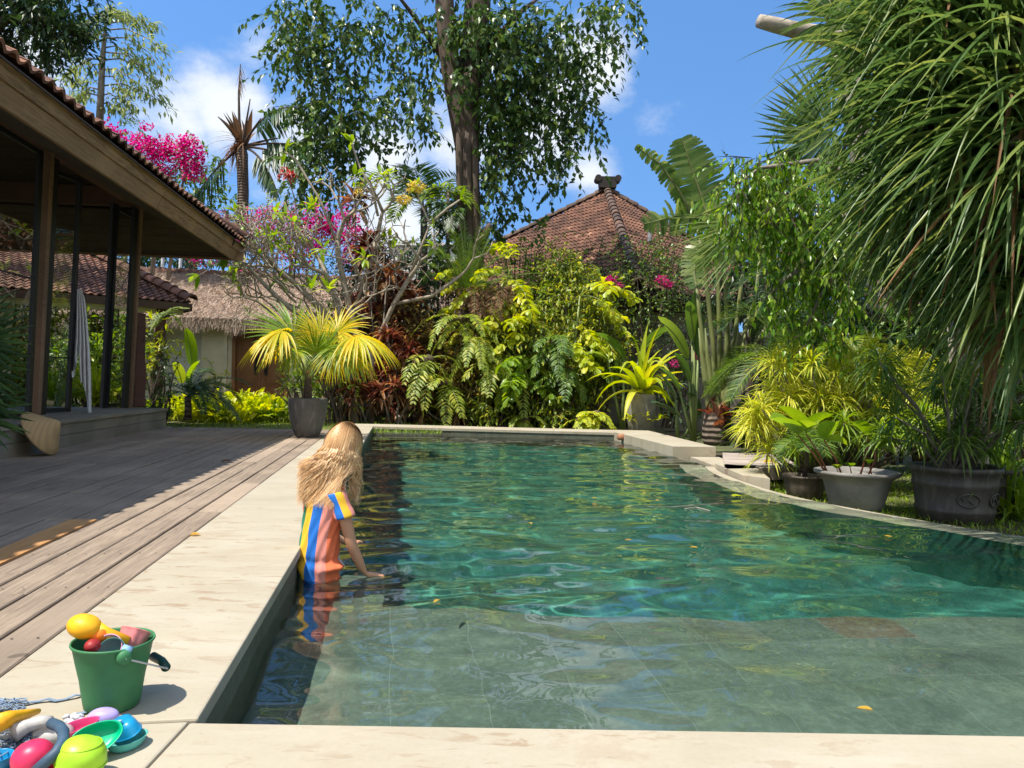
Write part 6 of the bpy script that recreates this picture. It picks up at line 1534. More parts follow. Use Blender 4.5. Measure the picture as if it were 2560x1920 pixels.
for hx, hy, tx, ty, R_, dr, mi, dy in [(705, 828, 570, 848, .68, .6, 0, -.3), (700, 860, 600, 915, .50, .6, 0, .2), (735, 838, 635, 762, .66, .12, 1, 0), (800, 838, 770, 760, .46, .15, 0, .2), (845, 830, 890, 765, .50, .25, 0, .1), (890, 842, 1015, 850, .70, .6, 0, -.2), (835, 880, 880, 950, .45, .6, 0, -.25),
                              (850, 868, 930, 930, .55, .5, 1, -.35), (790, 880, 785, 800, .40, .1, 1, -.3), (860, 850, 960, 820, .5, .5, 0, .4), (740, 880, 690, 930, .36, .4, 1, -.3), (880, 880, 960, 910, .5, .7, 0, .1), (815, 872, 850, 800, .4, .2, 1, -.1)]:
    hub = at(hx, hy, Y + dy); tip = at(tx, ty, Y + dy * 1.6)
    r_ = RB(); fan(rb, hub, tip - hub, (random.uniform(-.2, .2), -.30 if dr >= .4 else -.7, 1.0), R_ * 1.18, 34, 112, join=.42, droop=dr * 1.35, stalk=st, stalk_from=h1, sr=.009, fold=.3)
    k = len(rb.mi) - 1; rb.mi[k][:] = mi
t = thing('potted_fan_palm', 'fan palm with glowing yellow-green pleated fronds growing in the tall grey pot', 'palm', h0)
rb.build('fronds', [LM['yellowpalm'], LM['palmgreen']], t); st.build('frond_stalk', BK['green'], t, smooth=True); tr.build('trunk', BK['brown'], t, smooth=True); dr_.build('trunk_fibre', LM['brown'], t)
# crinum in stone pot at the far end
p = onp(1606, 14.75); p.z = -.08
pot([(0, 0), (.20, 0), (.235, .05), (.265, .25), (.275, .5), (.27, .70), (.255, .74), (.235, .73), (.23, .65)], p, m_pot('rough_stone_pot', (.13, .12, .10), (.28, .26, .22), .9, 6, False), 'rough grey stone pot at the far pool end with long yellow-green leaves', soil_z=.68, soil_r=.235, name='stone_planter')
rb = RB(); c = p + Vector((0, 0, .72)); rosette(rb, c, 22, 1.2, .165, 50, 88, .58, 'strap', 8, .3, jl=.25); rosette(rb, c, 9, 1.05, .16, 25, 55, 1.0, 'strap', 8, .3)
mb = MB(); mb.tube([c - Vector((0, 0, .06)), c + Vector((0, 0, .18))], [.07, .05], 10)
plant('crinum_lily', 'crinum with broad arching lime leaves growing out of the rough stone pot', 'plant', c, [('leaves', rb, LM['lime']), ('stem', mb, BK['pale'])])
rb = RB()
for dx in (-.25, .05, .3): rosette(rb, p + Vector((dx, -.2, .25)), 12, .22, .05, 10, 70, .5, 'leaf', 3, .2)
plant('small_succulent', 'small pale leaved plants clinging in front of the stone pot', 'plant', p, [('leaves', rb, LM['lime'])])
# water spout at the far wall
mb = MB(); q = onz(1553, 1086, 0); mb.lathe([(.0, .035), (.05, .03), (.07, .0), (.075, -.05), (.05, -.07), (0, -.07)], q + Vector((0, -.03, -.02)), 16)
o = mb.build('pool_spout', plain('terracotta', (.34, .15, .07), .7), smooth=True); tag(o, 'small terracotta spout set in the far right corner of the coping', 'spout')
# bowl planter
p = onz(2140, 1276, -.3); BP = p.copy()
pot([(0, 0), (.20, 0), (.215, .01), (.235, .06), (.262, .16), (.285, .25), (.305, .30), (.36, .335), (.375, .345), (.372, .365), (.352, .372), (.335, .36), (.30, .32), (.27, .30)], p, m_pot('grey_bowl', (.15, .14, .125), (.30, .28, .25), .8, 3, False), 'wide flared pale grey bowl planter standing at the overflow edge', soil_z=.31, soil_r=.30, name='bowl_planter')
rb = RB(); st = MB(); Y = BP.y
for sx, sy, hx, hy, tx, ty, L, W in [(2068, 1188, 1995, 1088, 1934, 1038, .36, .24), (2072, 1190, 2015, 1085, 1965, 1020, .42, .20), (2105, 1188, 2060, 1100, 2075, 1070, .26, .17), (2150, 1190, 2170, 1090, 2140, 1050, .26, .13), (2170, 1190, 2190, 1120, 2230, 1100, .2, .12)]:
    a, h, tp = at(sx, sy, Y), at(hx, hy, Y), at(tx, ty, Y - .1); st.tube([a, a.lerp(h, .5) + Vector((.02, 0, 0)), h], [.010, .008, .006], 6)
    rb.add(A_(h), np.array((tp - h)), L, W, 'paddle', 8, .15, .35, rollj=.3)
    rb.add(A_(h), np.array((tp - h)) + [.3, 0, -.1], L * .8, W * .8, 'paddle', 8, .25, .35, rollj=.6)
for sx, sy, hx, hy in [(2100, 1190, 2092, 1172), (2130, 1190, 2125, 1168), (2180, 1190, 2172, 1160)]:
    a, h = at(sx, sy, Y), at(hx, hy, Y); st.tube([a, h], [.006, .004], 5); rb.add(A_(h), [-.2, -.6, .5], .10, .10, 'heart', 4, .2, .2)
plant('pleated_leaf_plant', 'big glossy pleated leaves on thin red stalks growing from the grey bowl', 'plant', BP, [('leaves', rb, LM['bright']), ('leaf_stalk', st, BK['redstem'])])
# small dark pot
p = onz(2010, 1248, -.3); SP = p.copy()
pot([(0, 0), (.14, 0), (.16, .02), (.19, .14), (.205, .22), (.215, .225), (.215, .245), (.20, .245), (.185, .20)], p, m_pot('dark_clay', (.06, .045, .035), (.13, .10, .075), .7, 6), 'small dark clay pot half hidden left of the grey bowl planter', soil_z=.21, soil_r=.19, name='clay_planter')
feather('pygmy_palm', 'small thin-stemmed palm growing in the dark clay pot', 2018, 1120, SP.y, 9, .42, 20, 85, 'mid', .2, .02, .8, nl=26, sr=.008)
mb = MB(); mb.tube([Vector((SP.x, SP.y, -.1)), Vector((SP.x + .02, SP.y, .1)), at(2018, 1120, SP.y)], [.028, .022, .02], 8, lump=.1)
o = mb.build('trunk', BK['brown'], bpy.data.objects['pygmy_palm'], smooth=True)
# large black planter with relief, and a second one behind
BM_ = m_pot('black_planter', (.035, .030, .024), (.085, .075, .062), .6, 3)
def big_pot(px, py, s, label):
    p = onz(px, py, -.3); pr = [(0, 0), (.26, 0), (.285, .01), (.30, .08), (.312, .10), (.312, .12), (.304, .13), (.322, .30), (.335, .32), (.335, .345), (.328, .355), (.34, .43), (.36, .44), (.362, .475), (.345, .48), (.325, .46), (.31, .40)]
    t = pot([(r * s, z * s) for r, z in pr], p, BM_, label, 48, .42 * s, .30 * s, name='large_planter')
    return p, t
p, t = big_pot(2385, 1302, 1.0, 'large black planter with raised bands and an oval relief at the water edge'); LP = p
mb = MB()
for a0 in (-1.75, -.9):
    ring = []
    for i in range(25):
        u = 2 * PI * i / 24; an = a0 + .27 * math.cos(u); z = .215 + .055 * math.sin(u); r = .304 + (z - .13) * .106 + .008
        ring.append(p + Vector((r * math.cos(an), r * math.sin(an), z)))
    mb.tube(ring, .007, 6, False)
    for k in range(4):
        u = .5 + k; c_ = [p + Vector(((.318) * math.cos(a0 + .16 * math.cos(u * 1.6 + j * .3)), .318 * math.sin(a0 + .16 * math.cos(u * 1.6 + j * .3)), .185 + .02 * k + .012 * j)) for j in range(4)]; mb.tube(c_, .006, 5, False)
mb.build('relief', BM_, t, smooth=True)
big_pot(2475, 1288, .92, 'second black planter standing right behind the large one')
rb = RB(); st = MB(); c0 = LP + Vector((0, 0, .40))
for i in range(26):
    c = c0 + Vector((random.uniform(-.75, .75), random.uniform(-.5, .5), random.uniform(.2, 1.15))); st.tube([c0 + Vector((random.uniform(-.1, .1), 0, 0)), c0.lerp(c, .5) + Vector((0, 0, .1)), c], [.018, .012, .007], 5)
    rosette(rb, c, 44, .32, .020, -40, 80, .8, 'lance', 4, .3)
plant('spidery_shrub', 'shaded spidery-leaved shrub with crooked stems growing in the large black planter', 'shrub', c0, [('foliage', rb, LM['mid']), ('stem', st, BK['grey'])])
# timber landing beside the slab
mb = MB()
P = [onz(1812, 1172, -.10), onz(2010, 1168, -.10), onz(1945, 1135, -.10), onz(1806, 1131, -.10)]
for i in range(4):
    f0, f1 = i / 4, (i + 1) / 4 - .015
    q = [P[0].lerp(P[3], f0), P[1].lerp(P[2], f0), P[1].lerp(P[2], f1), P[0].lerp(P[3], f1)]; mb.slab([(v.x, v.y) for v in q], -.24, -.10)
o = mb.build('timber_step', m_wood('pale_step_board', c1=(.2, .16, .13), c2=(.55, .46, .39))); tag(o, kind='structure')

# ---------------------------------------------------------------- towel and straw hat
m = M_('towel_cloth'); a = m.noise(m.coord('Object'), 300, 2); b = m.noise(m.coord('Object'), 4, 3)
MAT['towel'] = m.done(m.bsdf(Base_Color=m.mix(b, (.66, .65, .63), (.80, .79, .77)), Roughness=.95, Normal=m.bump(a, .4, .003)))
Y = 10.25
def cloth(cols, rows, left, right, mat, name, amp=.022, folds=5, depth=.05):
    V = []; F = []
    for j in range(rows + 1):
        t = j / rows
        lx = np.interp(t, *zip(*[(q[0], q[1]) for q in left])); rx = np.interp(t, *zip(*[(q[0], q[1]) for q in right]))
        for i in range(cols + 1):
            s = i / cols; px = lx + (rx - lx) * s
            bot = 0
            py = 722 + (248 + 45 * math.sin(s * 7.0 + .8) * (t ** 2) + (-70 if s < .5 else 30) * (t ** 3)) * t
            p = at(px, py, Y + amp * (1 + t) * math.sin(s * folds * 2 * PI + 1.2 * t) + depth * s * .4); V.append(p)
    for j in range(rows):
        for i in range(cols): F.append((j * (cols + 1) + i, j * (cols + 1) + i + 1, (j + 1) * (cols + 1) + i + 1, (j + 1) * (cols + 1) + i))
    mb = MB(); mb.add(V, F); o = mb.build(name, mat, smooth=True); sm = o.modifiers.new('s', 'SOLIDIFY'); sm.thickness = .006; return o
o = cloth(60, 50, [(0, 188), (.1, 184), (.5, 178), (.7, 172), (.85, 172), (1, 176)], [(0, 202), (.1, 211), (.3, 217), (.6, 224), (.8, 227), (1, 228)], MAT['towel'], 'towel')
tag(o, 'pale grey towel hanging in folds from the edge of the folded glass door', 'towel')
m = M_('woven_straw'); v = m.coord('Object'); wv = m.n('ShaderNodeTexWave', bands_direction='DIAGONAL'); wv.inputs['Scale'].default_value = 38; wv.inputs['Distortion'].default_value = .6; m.set(wv.inputs['Vector'], v)
w2 = m.n('ShaderNodeTexWave', bands_direction='X'); w2.inputs['Scale'].default_value = 9; w2.inputs['Distortion'].default_value = 1.0; m.set(w2.inputs['Vector'], v)
c = m.mix(wv.outputs['Fac'], (.40, .24, .09), (.75, .52, .25)); c = m.mix(m.rng(w2.outputs['Fac'], .3, .8, 0, .4), c, (.40, .25, .11))
MAT['straw'] = m.done(m.bsdf(Base_Color=c, Roughness=.75, Normal=m.bump(wv.outputs['Fac'], .6, .006)))
hc = dk(-3.44, 7.1, .0)
Ya = 7.6
tip = at(149, 1055, Ya + .02); rc = at(101, 1083, Ya)     # apex and rim centre
t = thing('straw_hat', 'conical woven bamboo hat leaning against the pavilion step', 'hat', rc)
ax = (tip - rc); ax.y = .015; ax.normalize(); R_ = Vector((0, 0, 1)).rotation_difference(ax).to_matrix()
mb = MB(); hgt = .17
mb.lathe([(.245, -.01), (.242, 0), (.20, .042), (.13, .108), (.06, .174), (.02, .208), (0, .215)], rc, 48, R_); mb.lathe([(.0, .205), (.02, .198), (.13, .098), (.238, -.005)], rc, 48, R_); mb.build('cone', MAT['straw'], t, smooth=True)
mb = MB(); mb.tube([rc + R_ @ Vector((.243 * math.cos(u), .243 * math.sin(u), -.004)) for u in np.linspace(0, 2 * PI, 49)], .007, 6, False); mb.build('brim_binding', plain('binding', (.30, .19, .09), .8), t, smooth=True)

# ---------------------------------------------------------------- beach toys
def plastic(name, c, rough=.32, trans=0.0, sss=.0): return plain(name, c, rough + .08, .13, 26, .06, .4, trans, 0, sss)
TG = plastic('green_plastic', (.045, .19, .075), .5); TY = plastic('yellow_plastic', (.85, .42, .01), .4); TO = plastic('orange_plastic', (.85, .20, .01), .4); TP = plastic('pink_plastic', (.72, .22, .22), .5)
TB = plastic('blue_plastic', (.01, .28, .55), .25, .15); TA = plastic('aqua_plastic', (.15, .62, .55), .2, .25); TL = plastic('lime_plastic', (.38, .68, .03), .3); TGR = plastic('emerald_plastic', (.0, .48, .24), .25, .1)
TC = plastic('crimson_plastic', (.62, .03, .10), .3); TM = plastic('magenta_plastic', (.65, .07, .22), .3); TN = plastic('navy_plastic', (.045, .09, .14), .5); TV = plastic('lavender_plastic', (.42, .35, .72), .35); TW = plastic('milky_plastic', (.62, .60, .56), .3, .3)
TLB = plastic('light_blue_plastic', (.25, .45, .68), .4); TT = plastic('teal_plastic', (.05, .16, .14), .45); TDG = plastic('dark_green_plastic', (.008, .05, .035), .4)
bc = onz(280, 1764, 0)
t = thing('toy_bucket', 'green plastic toy bucket with a dark handle standing on the pool coping', 'bucket', bc)
mb = MB(); mb.lathe([(0, .001), (.058, .001), (.0615, .005), (.066, .03), (.0725, .075), (.082, .118), (.088, .150), (.092, .155), (.0935, .158), (.0925, .1615), (.090, .1615), (.0885, .158), (.0795, .118), (.0635, .03), (.058, .006), (0, .006)], bc, 64); mb.build('body', TG, t, smooth=True)
a1 = math.radians(-48); d1 = Vector((math.cos(a1), math.sin(a1), 0)); prp = Vector((-d1.y, d1.x, 0))
for s_ in (1, -1):
    mb = MB(); k = bc + d1 * (.090 * s_) + Vector((0, 0, .142)); R_ = Vector((0, 0, 1)).rotation_difference(d1 * s_).to_matrix()
    mb.lathe([(.017, -.004), (.0175, .004), (.015, .010), (.008, .013), (0, .0135)], k, 20, R_); mb.build('handle_boss', TG, t, smooth=True)
    pass
ga = bc + prp * .108 + d1 * .048 + Vector((0, 0, .082)); gb = bc + prp * .108 - d1 * .048 + Vector((0, 0, .082))
mb = MB(); mb.tube([ga, ga.lerp(gb, .5) + prp * .006, gb], [.0115, .0105, .0115], 14); mb.build('handle_grip', TDG, t, smooth=True)
mb = MB()
for s_, g in ((1, ga), (-1, gb)):
    k = bc + d1 * (.102 * s_) + Vector((0, 0, .142)); mb.tube([k, k.lerp(g, .5) + d1 * (.006 * s_), g + d1 * (.012 * s_), g], .0022, 6)
mb.build('handle_cord', plain('cord', (.5, .5, .48), .7), t, smooth=True)
def ellip(mb, c, r, R=None, seg=24, z0=-1, z1=1, n=14, pw=1.0):
    pr = []
    for i in range(n + 1):
        z = z0 + (z1 - z0) * i / n; rr = max(0, 1 - abs(z) ** (2 * pw)) ** .5; pr.append((max(rr, 1e-4), z))
    v = []
    S = Matrix.Diagonal(r); RR = (R @ S) if R is not None else S
    mb.lathe(pr, c, seg, RR)
def dish(mb, c, rx, ry, h, R, th=.0025, flut=0, seg=48, pinch=0.0):
    """open shell-like mould: outer wall, rolled rim, inner wall"""
    pr = [(0.0, 0), (.55, .01), (.78, .12), (.90, .45), (.97, .85), (1.0, .97), (1.04, 1.0), (1.0, 1.02), (.95, .97), (.88, .5), (.74, .18), (.5, .07), (0, .06)]
    v = []; n = len(pr)
    for r, z in pr:
        for j in range(seg):
            a = 2 * PI * j / seg; f = (1 + flut * math.cos(8 * a)) * (1 - pinch * (1 + math.cos(a)) / 2 * abs(math.sin(a)) ** .5)
            v.append(c + R @ Vector((rx * r * math.cos(a) * (1 + flut * math.cos(8 * a)), ry * r * math.sin(a) * f, h * z)))
    F = [(i * seg + j, i * seg + (j + 1) % seg, (i + 1) * seg + (j + 1) % seg, (i + 1) * seg + j) for i in range(n - 1) for j in range(seg)]
    mb.add(v, F)
def Rm(rx, ry, rz): return (Matrix.Rotation(math.radians(rz), 3, 'Z') @ Matrix.Rotation(math.radians(ry), 3, 'Y') @ Matrix.Rotation(math.radians(rx), 3, 'X'))
def ribs(mb, c, rx, ry, zs, k=.0011):
    for z, s in zs: mb.tube([c + Vector((rx * s * math.cos(u), ry * s * math.sin(u), z)) for u in np.linspace(0, 2 * PI, 37)], k, 5, False)
def toy(name, label, cat, c, parts):
    t = thing(name, label, cat, c)
    for nm, mb, m in parts: mb.build(nm, m, t, smooth=True)
    return t
# in the bucket
Yb = bc.y - .02
c = at(211, 1566, Yb); mb = MB(); ellip(mb, c, (.041, .034, .029), Rm(0, 10, -10)); m2 = MB(); d = at(322, 1604, Yb + .02)
m2.tube([c + (d - c) * .25, c.lerp(d, .5), d], [.022, .015, .012], 14); m3 = MB(); ellip(m3, c.lerp(d, .34) + Vector((0, -.003, -.006)), (.024, .022, .020), Rm(0, 0, 20))
toy('sand_scoop', 'yellow rounded sand scoop with orange neck sticking out of the bucket', 'toy', c, [('scoop', mb, TY), ('handle', m2, TY), ('neck', m3, TO)])
c = at(326, 1590, Yb + .03); mb = MB(); dish(mb, c + Vector((-.006, 0, -.038)), .034, .030, .052, Rm(-25, 20, 20), flut=.04)
toy('sand_mould', 'salmon pink sand mould tilted at the back of the bucket', 'toy', c, [('shell', mb, TP)])
c = at(274, 1614, Yb - .035); mb = MB(); dish(mb, c + Vector((0, .03, -.028)), .031, .030, .030, Rm(62, 0, 5)); mm = MB(); dish(mm, c + Vector((-.012, .035, -.022)), .033, .031, .025, Rm(60, -8, 5))
toy('sand_mould', 'round teal cup mould just inside the bucket rim', 'toy', c, [('shell', mb, TT)]); toy('sand_mould', 'pale pink ring mould behind the teal cup in the bucket', 'toy', c, [('shell', mm, plastic('pale_pink', (.70, .35, .48), .4))])
c = at(232, 1604, Yb - .03); mb = MB(); ellip(mb, c + Vector((0, 0, -.01)), (.018, .02, .016), None)
toy('sand_mould', 'dark red mould below the yellow scoop in the bucket', 'toy', c, [('shell', mb, plastic('dark_red', (.30, .02, .02), .4))])
c = at(315, 1620, Yb - .04); mb = MB(); mb.box(c + Vector((0, 0, -.01)), (.022, .012, .03), Rm(10, 20, 10)); o = toy('toy_block', 'small light blue toy piece at the front of the bucket', 'toy', c, [('block', mb, TLB)])
# pile on the coping
def pz(zx, zy, z=0.0): return onz(zx / 3.53, 1450 + zy / 3.53, z)
c = pz(710, 1760); mb = MB(); ellip(mb, c + Vector((0, 0, .042)), (.047, .044, .042), Rm(0, 8, 0), 40, -1, 1, 20, 1.25); m2 = MB(); m2.tube([c + Vector((0, 0, .036)) + Rm(0, 8, 0) @ Vector((.0475 * math.cos(u), .0445 * math.sin(u), 0)) for u in np.linspace(0, 2 * PI, 41)], .0013, 5, False)
ribs(m2, c, .047, .044, [(.012, .86), (.070, .80)])
toy('toy_ball', 'lime green rounded toy cup lying nearest the camera', 'toy', c, [('shell', mb, TL), ('seam', m2, TL)])
c = pz(290, 1730); mb = MB(); ellip(mb, c + Vector((0, 0, .035)), (.040, .038, .036), Rm(0, -12, 0), 32, -1, 1, 18, 1.1); m2 = MB(); dish(m2, c + Vector((.0, 0, .0)), .041, .039, .018, Rm(0, -8, 30), flut=.03)
toy('sand_mould', 'crimson cup mould left of the lime green one', 'toy', c, [('shell', mb, TC), ('insert', m2, TC)])
c = pz(470, 1780); mb = MB(); dish(mb, c + Vector((0, .01, 0)), .035, .030, .03, Rm(0, 15, 0)); toy('sand_mould', 'red mould squeezed between the crimson and lime cups', 'toy', c, [('shell', mb, TC)])
c = pz(850, 1560); mb = MB(); dish(mb, c + Vector((0, 0, .03)), .052, .038, .024, Rm(48, -18, 35), pinch=.3)
toy('sand_mould', 'emerald green boat-shaped mould leaning on its side', 'toy', c, [('shell', mb, TGR)])
c = pz(1050, 1440); mb = MB(); dish(mb, c + Vector((0, .0, .050)), .050, .032, .032, Rm(205, -12, -42), pinch=.2); m2 = MB(); q = c + Vector((0, -.004, .05)); m2.tube([q + Rm(0, -20, -42) @ Vector((x, -.006, .0)) for x in (-.03, -.01, .01, .03)], .0035, 6)
toy('toy_boat', 'bright blue translucent toy boat with a pale stripe', 'toy', c, [('hull', mb, TB), ('stripe', m2, TLB)])
c = pz(1090, 1500); mb = MB(); dish(mb, c + Vector((0, .012, 0)), .044, .036, .022, Rm(0, 0, 60), pinch=.15); toy('sand_mould', 'pale aqua tray mould beneath the blue toy boat', 'toy', c, [('shell', mb, TA)])
c = pz(900, 1310); mb = MB(); ellip(mb, c + Vector((-.008, .02, .018)), (.034, .024, .02), Rm(0, 0, 10)); toy('toy_shell', 'lavender rounded mould behind the blue toy boat', 'toy', c, [('shell', mb, TV)])
c = pz(700, 1440); mb = MB(); dish(mb, c + Vector((0, .01, .008)), .040, .026, .032, Rm(10, -12, 25), pinch=.3); toy('sand_mould', 'magenta boat mould behind the emerald one', 'toy', c, [('shell', mb, TM)])
# curved navy handle, milky handle, yellow spade handle
P = [pz(310, 1690, .03), pz(400, 1610, .05), pz(500, 1520, .065), pz(560, 1420, .075), pz(560, 1340, .08), pz(520, 1290, .08), pz(455, 1265, .075)]
mb = MB(); mb.tube(P, [.011] * 7, 16); toy('toy_rake', 'toy with a dark blue-grey curved rubber handle lying across the heap', 'toy', P[2], [('handle', mb, TN)])
P = [pz(450, 1250, .055), pz(370, 1250, .055), pz(240, 1290, .05), pz(120, 1350, .045)]
mb = MB(); mb.tube(P, [.012, .013, .014, .020], 16); m2 = MB(); dish(m2, pz(115, 1390, .015), .03, .024, .03, Rm(20, 0, 0)); toy('toy_shovel', 'milky translucent shovel lying in the net bag', 'toy', P[1], [('handle', mb, TW), ('blade', m2, TW)])
c = pz(440, 1460, .0); mb = MB(); ellip(mb, c + Vector((0, .01, .02)), (.042, .032, .024), Rm(0, 0, 15)); toy('sand_mould', 'milky clear mould behind the crimson cup', 'toy', c, [('shell', mb, TW)])
P = [pz(-60, 1280, .075), pz(60, 1235, .07), pz(200, 1195, .06), pz(335, 1160, .05)]
mb = MB(); mb.tube(P, [.026, .023, .015, .008], 18, flat=.75); toy('toy_spade', 'yellow tapered spade handle at the left picture edge', 'toy', P[1], [('handle', mb, TY)])
c = pz(-30, 1680); mb = MB(); dish(mb, c, .03, .03, .03, Rm(0, 0, 0)); toy('sand_mould', 'blue mould just entering at the lower left corner', 'toy', c, [('shell', mb, TB)])
# net bag: knotted cord loops with straps
NB = plain('net_cord', (.20, .27, .36), .85, .25, 40)
mb = MB()
for i in range(150):
    zx = random.uniform(-150, 400); zy = random.uniform(1300, 1520) if i % 3 else random.uniform(1050, 1150)
    if i % 3 == 0: zx = random.uniform(-150, 200)
    c = pz(zx, zy, random.uniform(.006, .028)); r = random.uniform(.006, .013); a = random.uniform(0, PI); n_ = 7
    pts = [c + Vector((r * 1.6 * math.cos(u) * math.cos(a) - r * .7 * math.sin(u) * math.sin(a), r * 1.6 * math.cos(u) * math.sin(a) + r * .7 * math.sin(u) * math.cos(a), random.uniform(-.003, .003))) for u in np.linspace(0, 2 * PI, n_)]
    mb.tube(pts, .0017, 5, False)
net = mb
straps = []
def strap(P, wd=.010):
    mb = MB(); straps.append(mb)
    n = len(P); v = []
    for i in range(n):
        d = (P[min(i + 1, n - 1)] - P[max(i - 1, 0)]).normalized(); s_ = d.cross(Vector((0, 0, 1))).normalized() * wd / 2; v += [P[i] - s_, P[i] + s_]
    mb.add(v, [(2 * i, 2 * i + 1, 2 * i + 3, 2 * i + 2) for i in range(n - 1)])
strap([pz(120, 1060, .012), pz(220, 1080, .008), pz(340, 1068, .005), pz(420, 1045, .009), pz(500, 1062, .005), pz(580, 1050, .004), pz(660, 1012, .010), pz(750, 1010, .003)])
strap([pz(590, 1205, .006), pz(680, 1180, .008), pz(760, 1160, .005), pz(820, 1150, .003)], .013)
strap([pz(-80, 1560, .006), pz(60, 1570, .008), pz(160, 1530, .008), pz(260, 1500, .006)], .016)
t = thing('net_bag', 'blue-grey knotted net bag with flat straps lying under the toys', 'bag', pz(150, 1400))
net.build('net', NB, t, smooth=True)
for mb in straps: o = mb.build('strap', NB, t); o.modifiers.new('s', 'SOLIDIFY').thickness = .002
mb = MB()
for i in range(40):
    c = pz(random.uniform(570, 720), random.uniform(1200, 1290), random.uniform(.004, .03)); ellip(mb, c, (random.uniform(.006, .012), .008, .006), Rm(0, random.uniform(0, 90), random.uniform(0, 180)), 8, n=5)
toy('crumpled_tissue', 'crumpled whitish cloth scrap between net bag and lavender mould', 'cloth', pz(650, 1250), [('cloth', mb, plain('scrap_cloth', (.6, .58, .6), .8, .3, 60))])

# fallen leaves
def fallen(label, px, py, z, L, W, mat='fallen', rot=0, curl=.2):
    rb = RB(); rb.add(A_(onz(px, py, z)), [math.cos(rot), math.sin(rot), .12], L, W, 'leaf', 5, .12, .25)
    o = rb.build('fallen_leaf', LM[mat]); tag(o, label, 'leaf', 'fallen leaves')
fallen('dry brown leaf curled on the shaded deck boards', 552, 1153, .006, .11, .06, 'brown', .2); fallen('orange-brown fallen leaf at the edge of the deck beside the coping', 474, 1338, .004, .055, .04, 'fallen', .3)
fallen('yellow leaf floating over the shelf at lower right', 2185, 1776, WZ + .012, .055, .025, 'fallen', 3.0); fallen('yellow leaf drifting near the overflow edge', 1828, 1240, WZ + .012, .10, .05, 'lime', .1)
fallen('orange leaf lying on the timber step', 1908, 1156, -.09, .16, .1, 'fallen', .2); fallen('orange leaf afloat at the foot of the coping slab', 1715, 1138, WZ + .015, .12, .07, 'fallen', 0)
for i, (px, py, lb) in enumerate([(1480, 1245, 'left of the middle of the deep water'), (1640, 1252, 'in the deep water below the slab corner'), (1205, 1190, 'in the far left part of the pool'), (1330, 1310, 'straight right of the child'), (1745, 1370, 'in the ripples below the clay pot'),
                                (1580, 1350, 'in the centre of the pool'), (1100, 1500, 'over the shelf edge near the child'), (1500, 1180, 'in the farthest water, off the stone pot'), (2210, 1340, 'near the overflow edge below the black planter')]):
    fallen('small yellow leaf floating ' + lb, px, py, WZ + .01, .05, .022, 'fallen', i * .7)
mb = MB(); P = [onz(1712, 1272, WZ + .012), onz(1740, 1268, WZ + .013), onz(1775, 1277, WZ + .012)]; mb.tube(P, .004, 5); o = mb.build('floating_twig', BK['pale']); tag(o, 'thin pale twig floating near the overflow edge', 'twig')
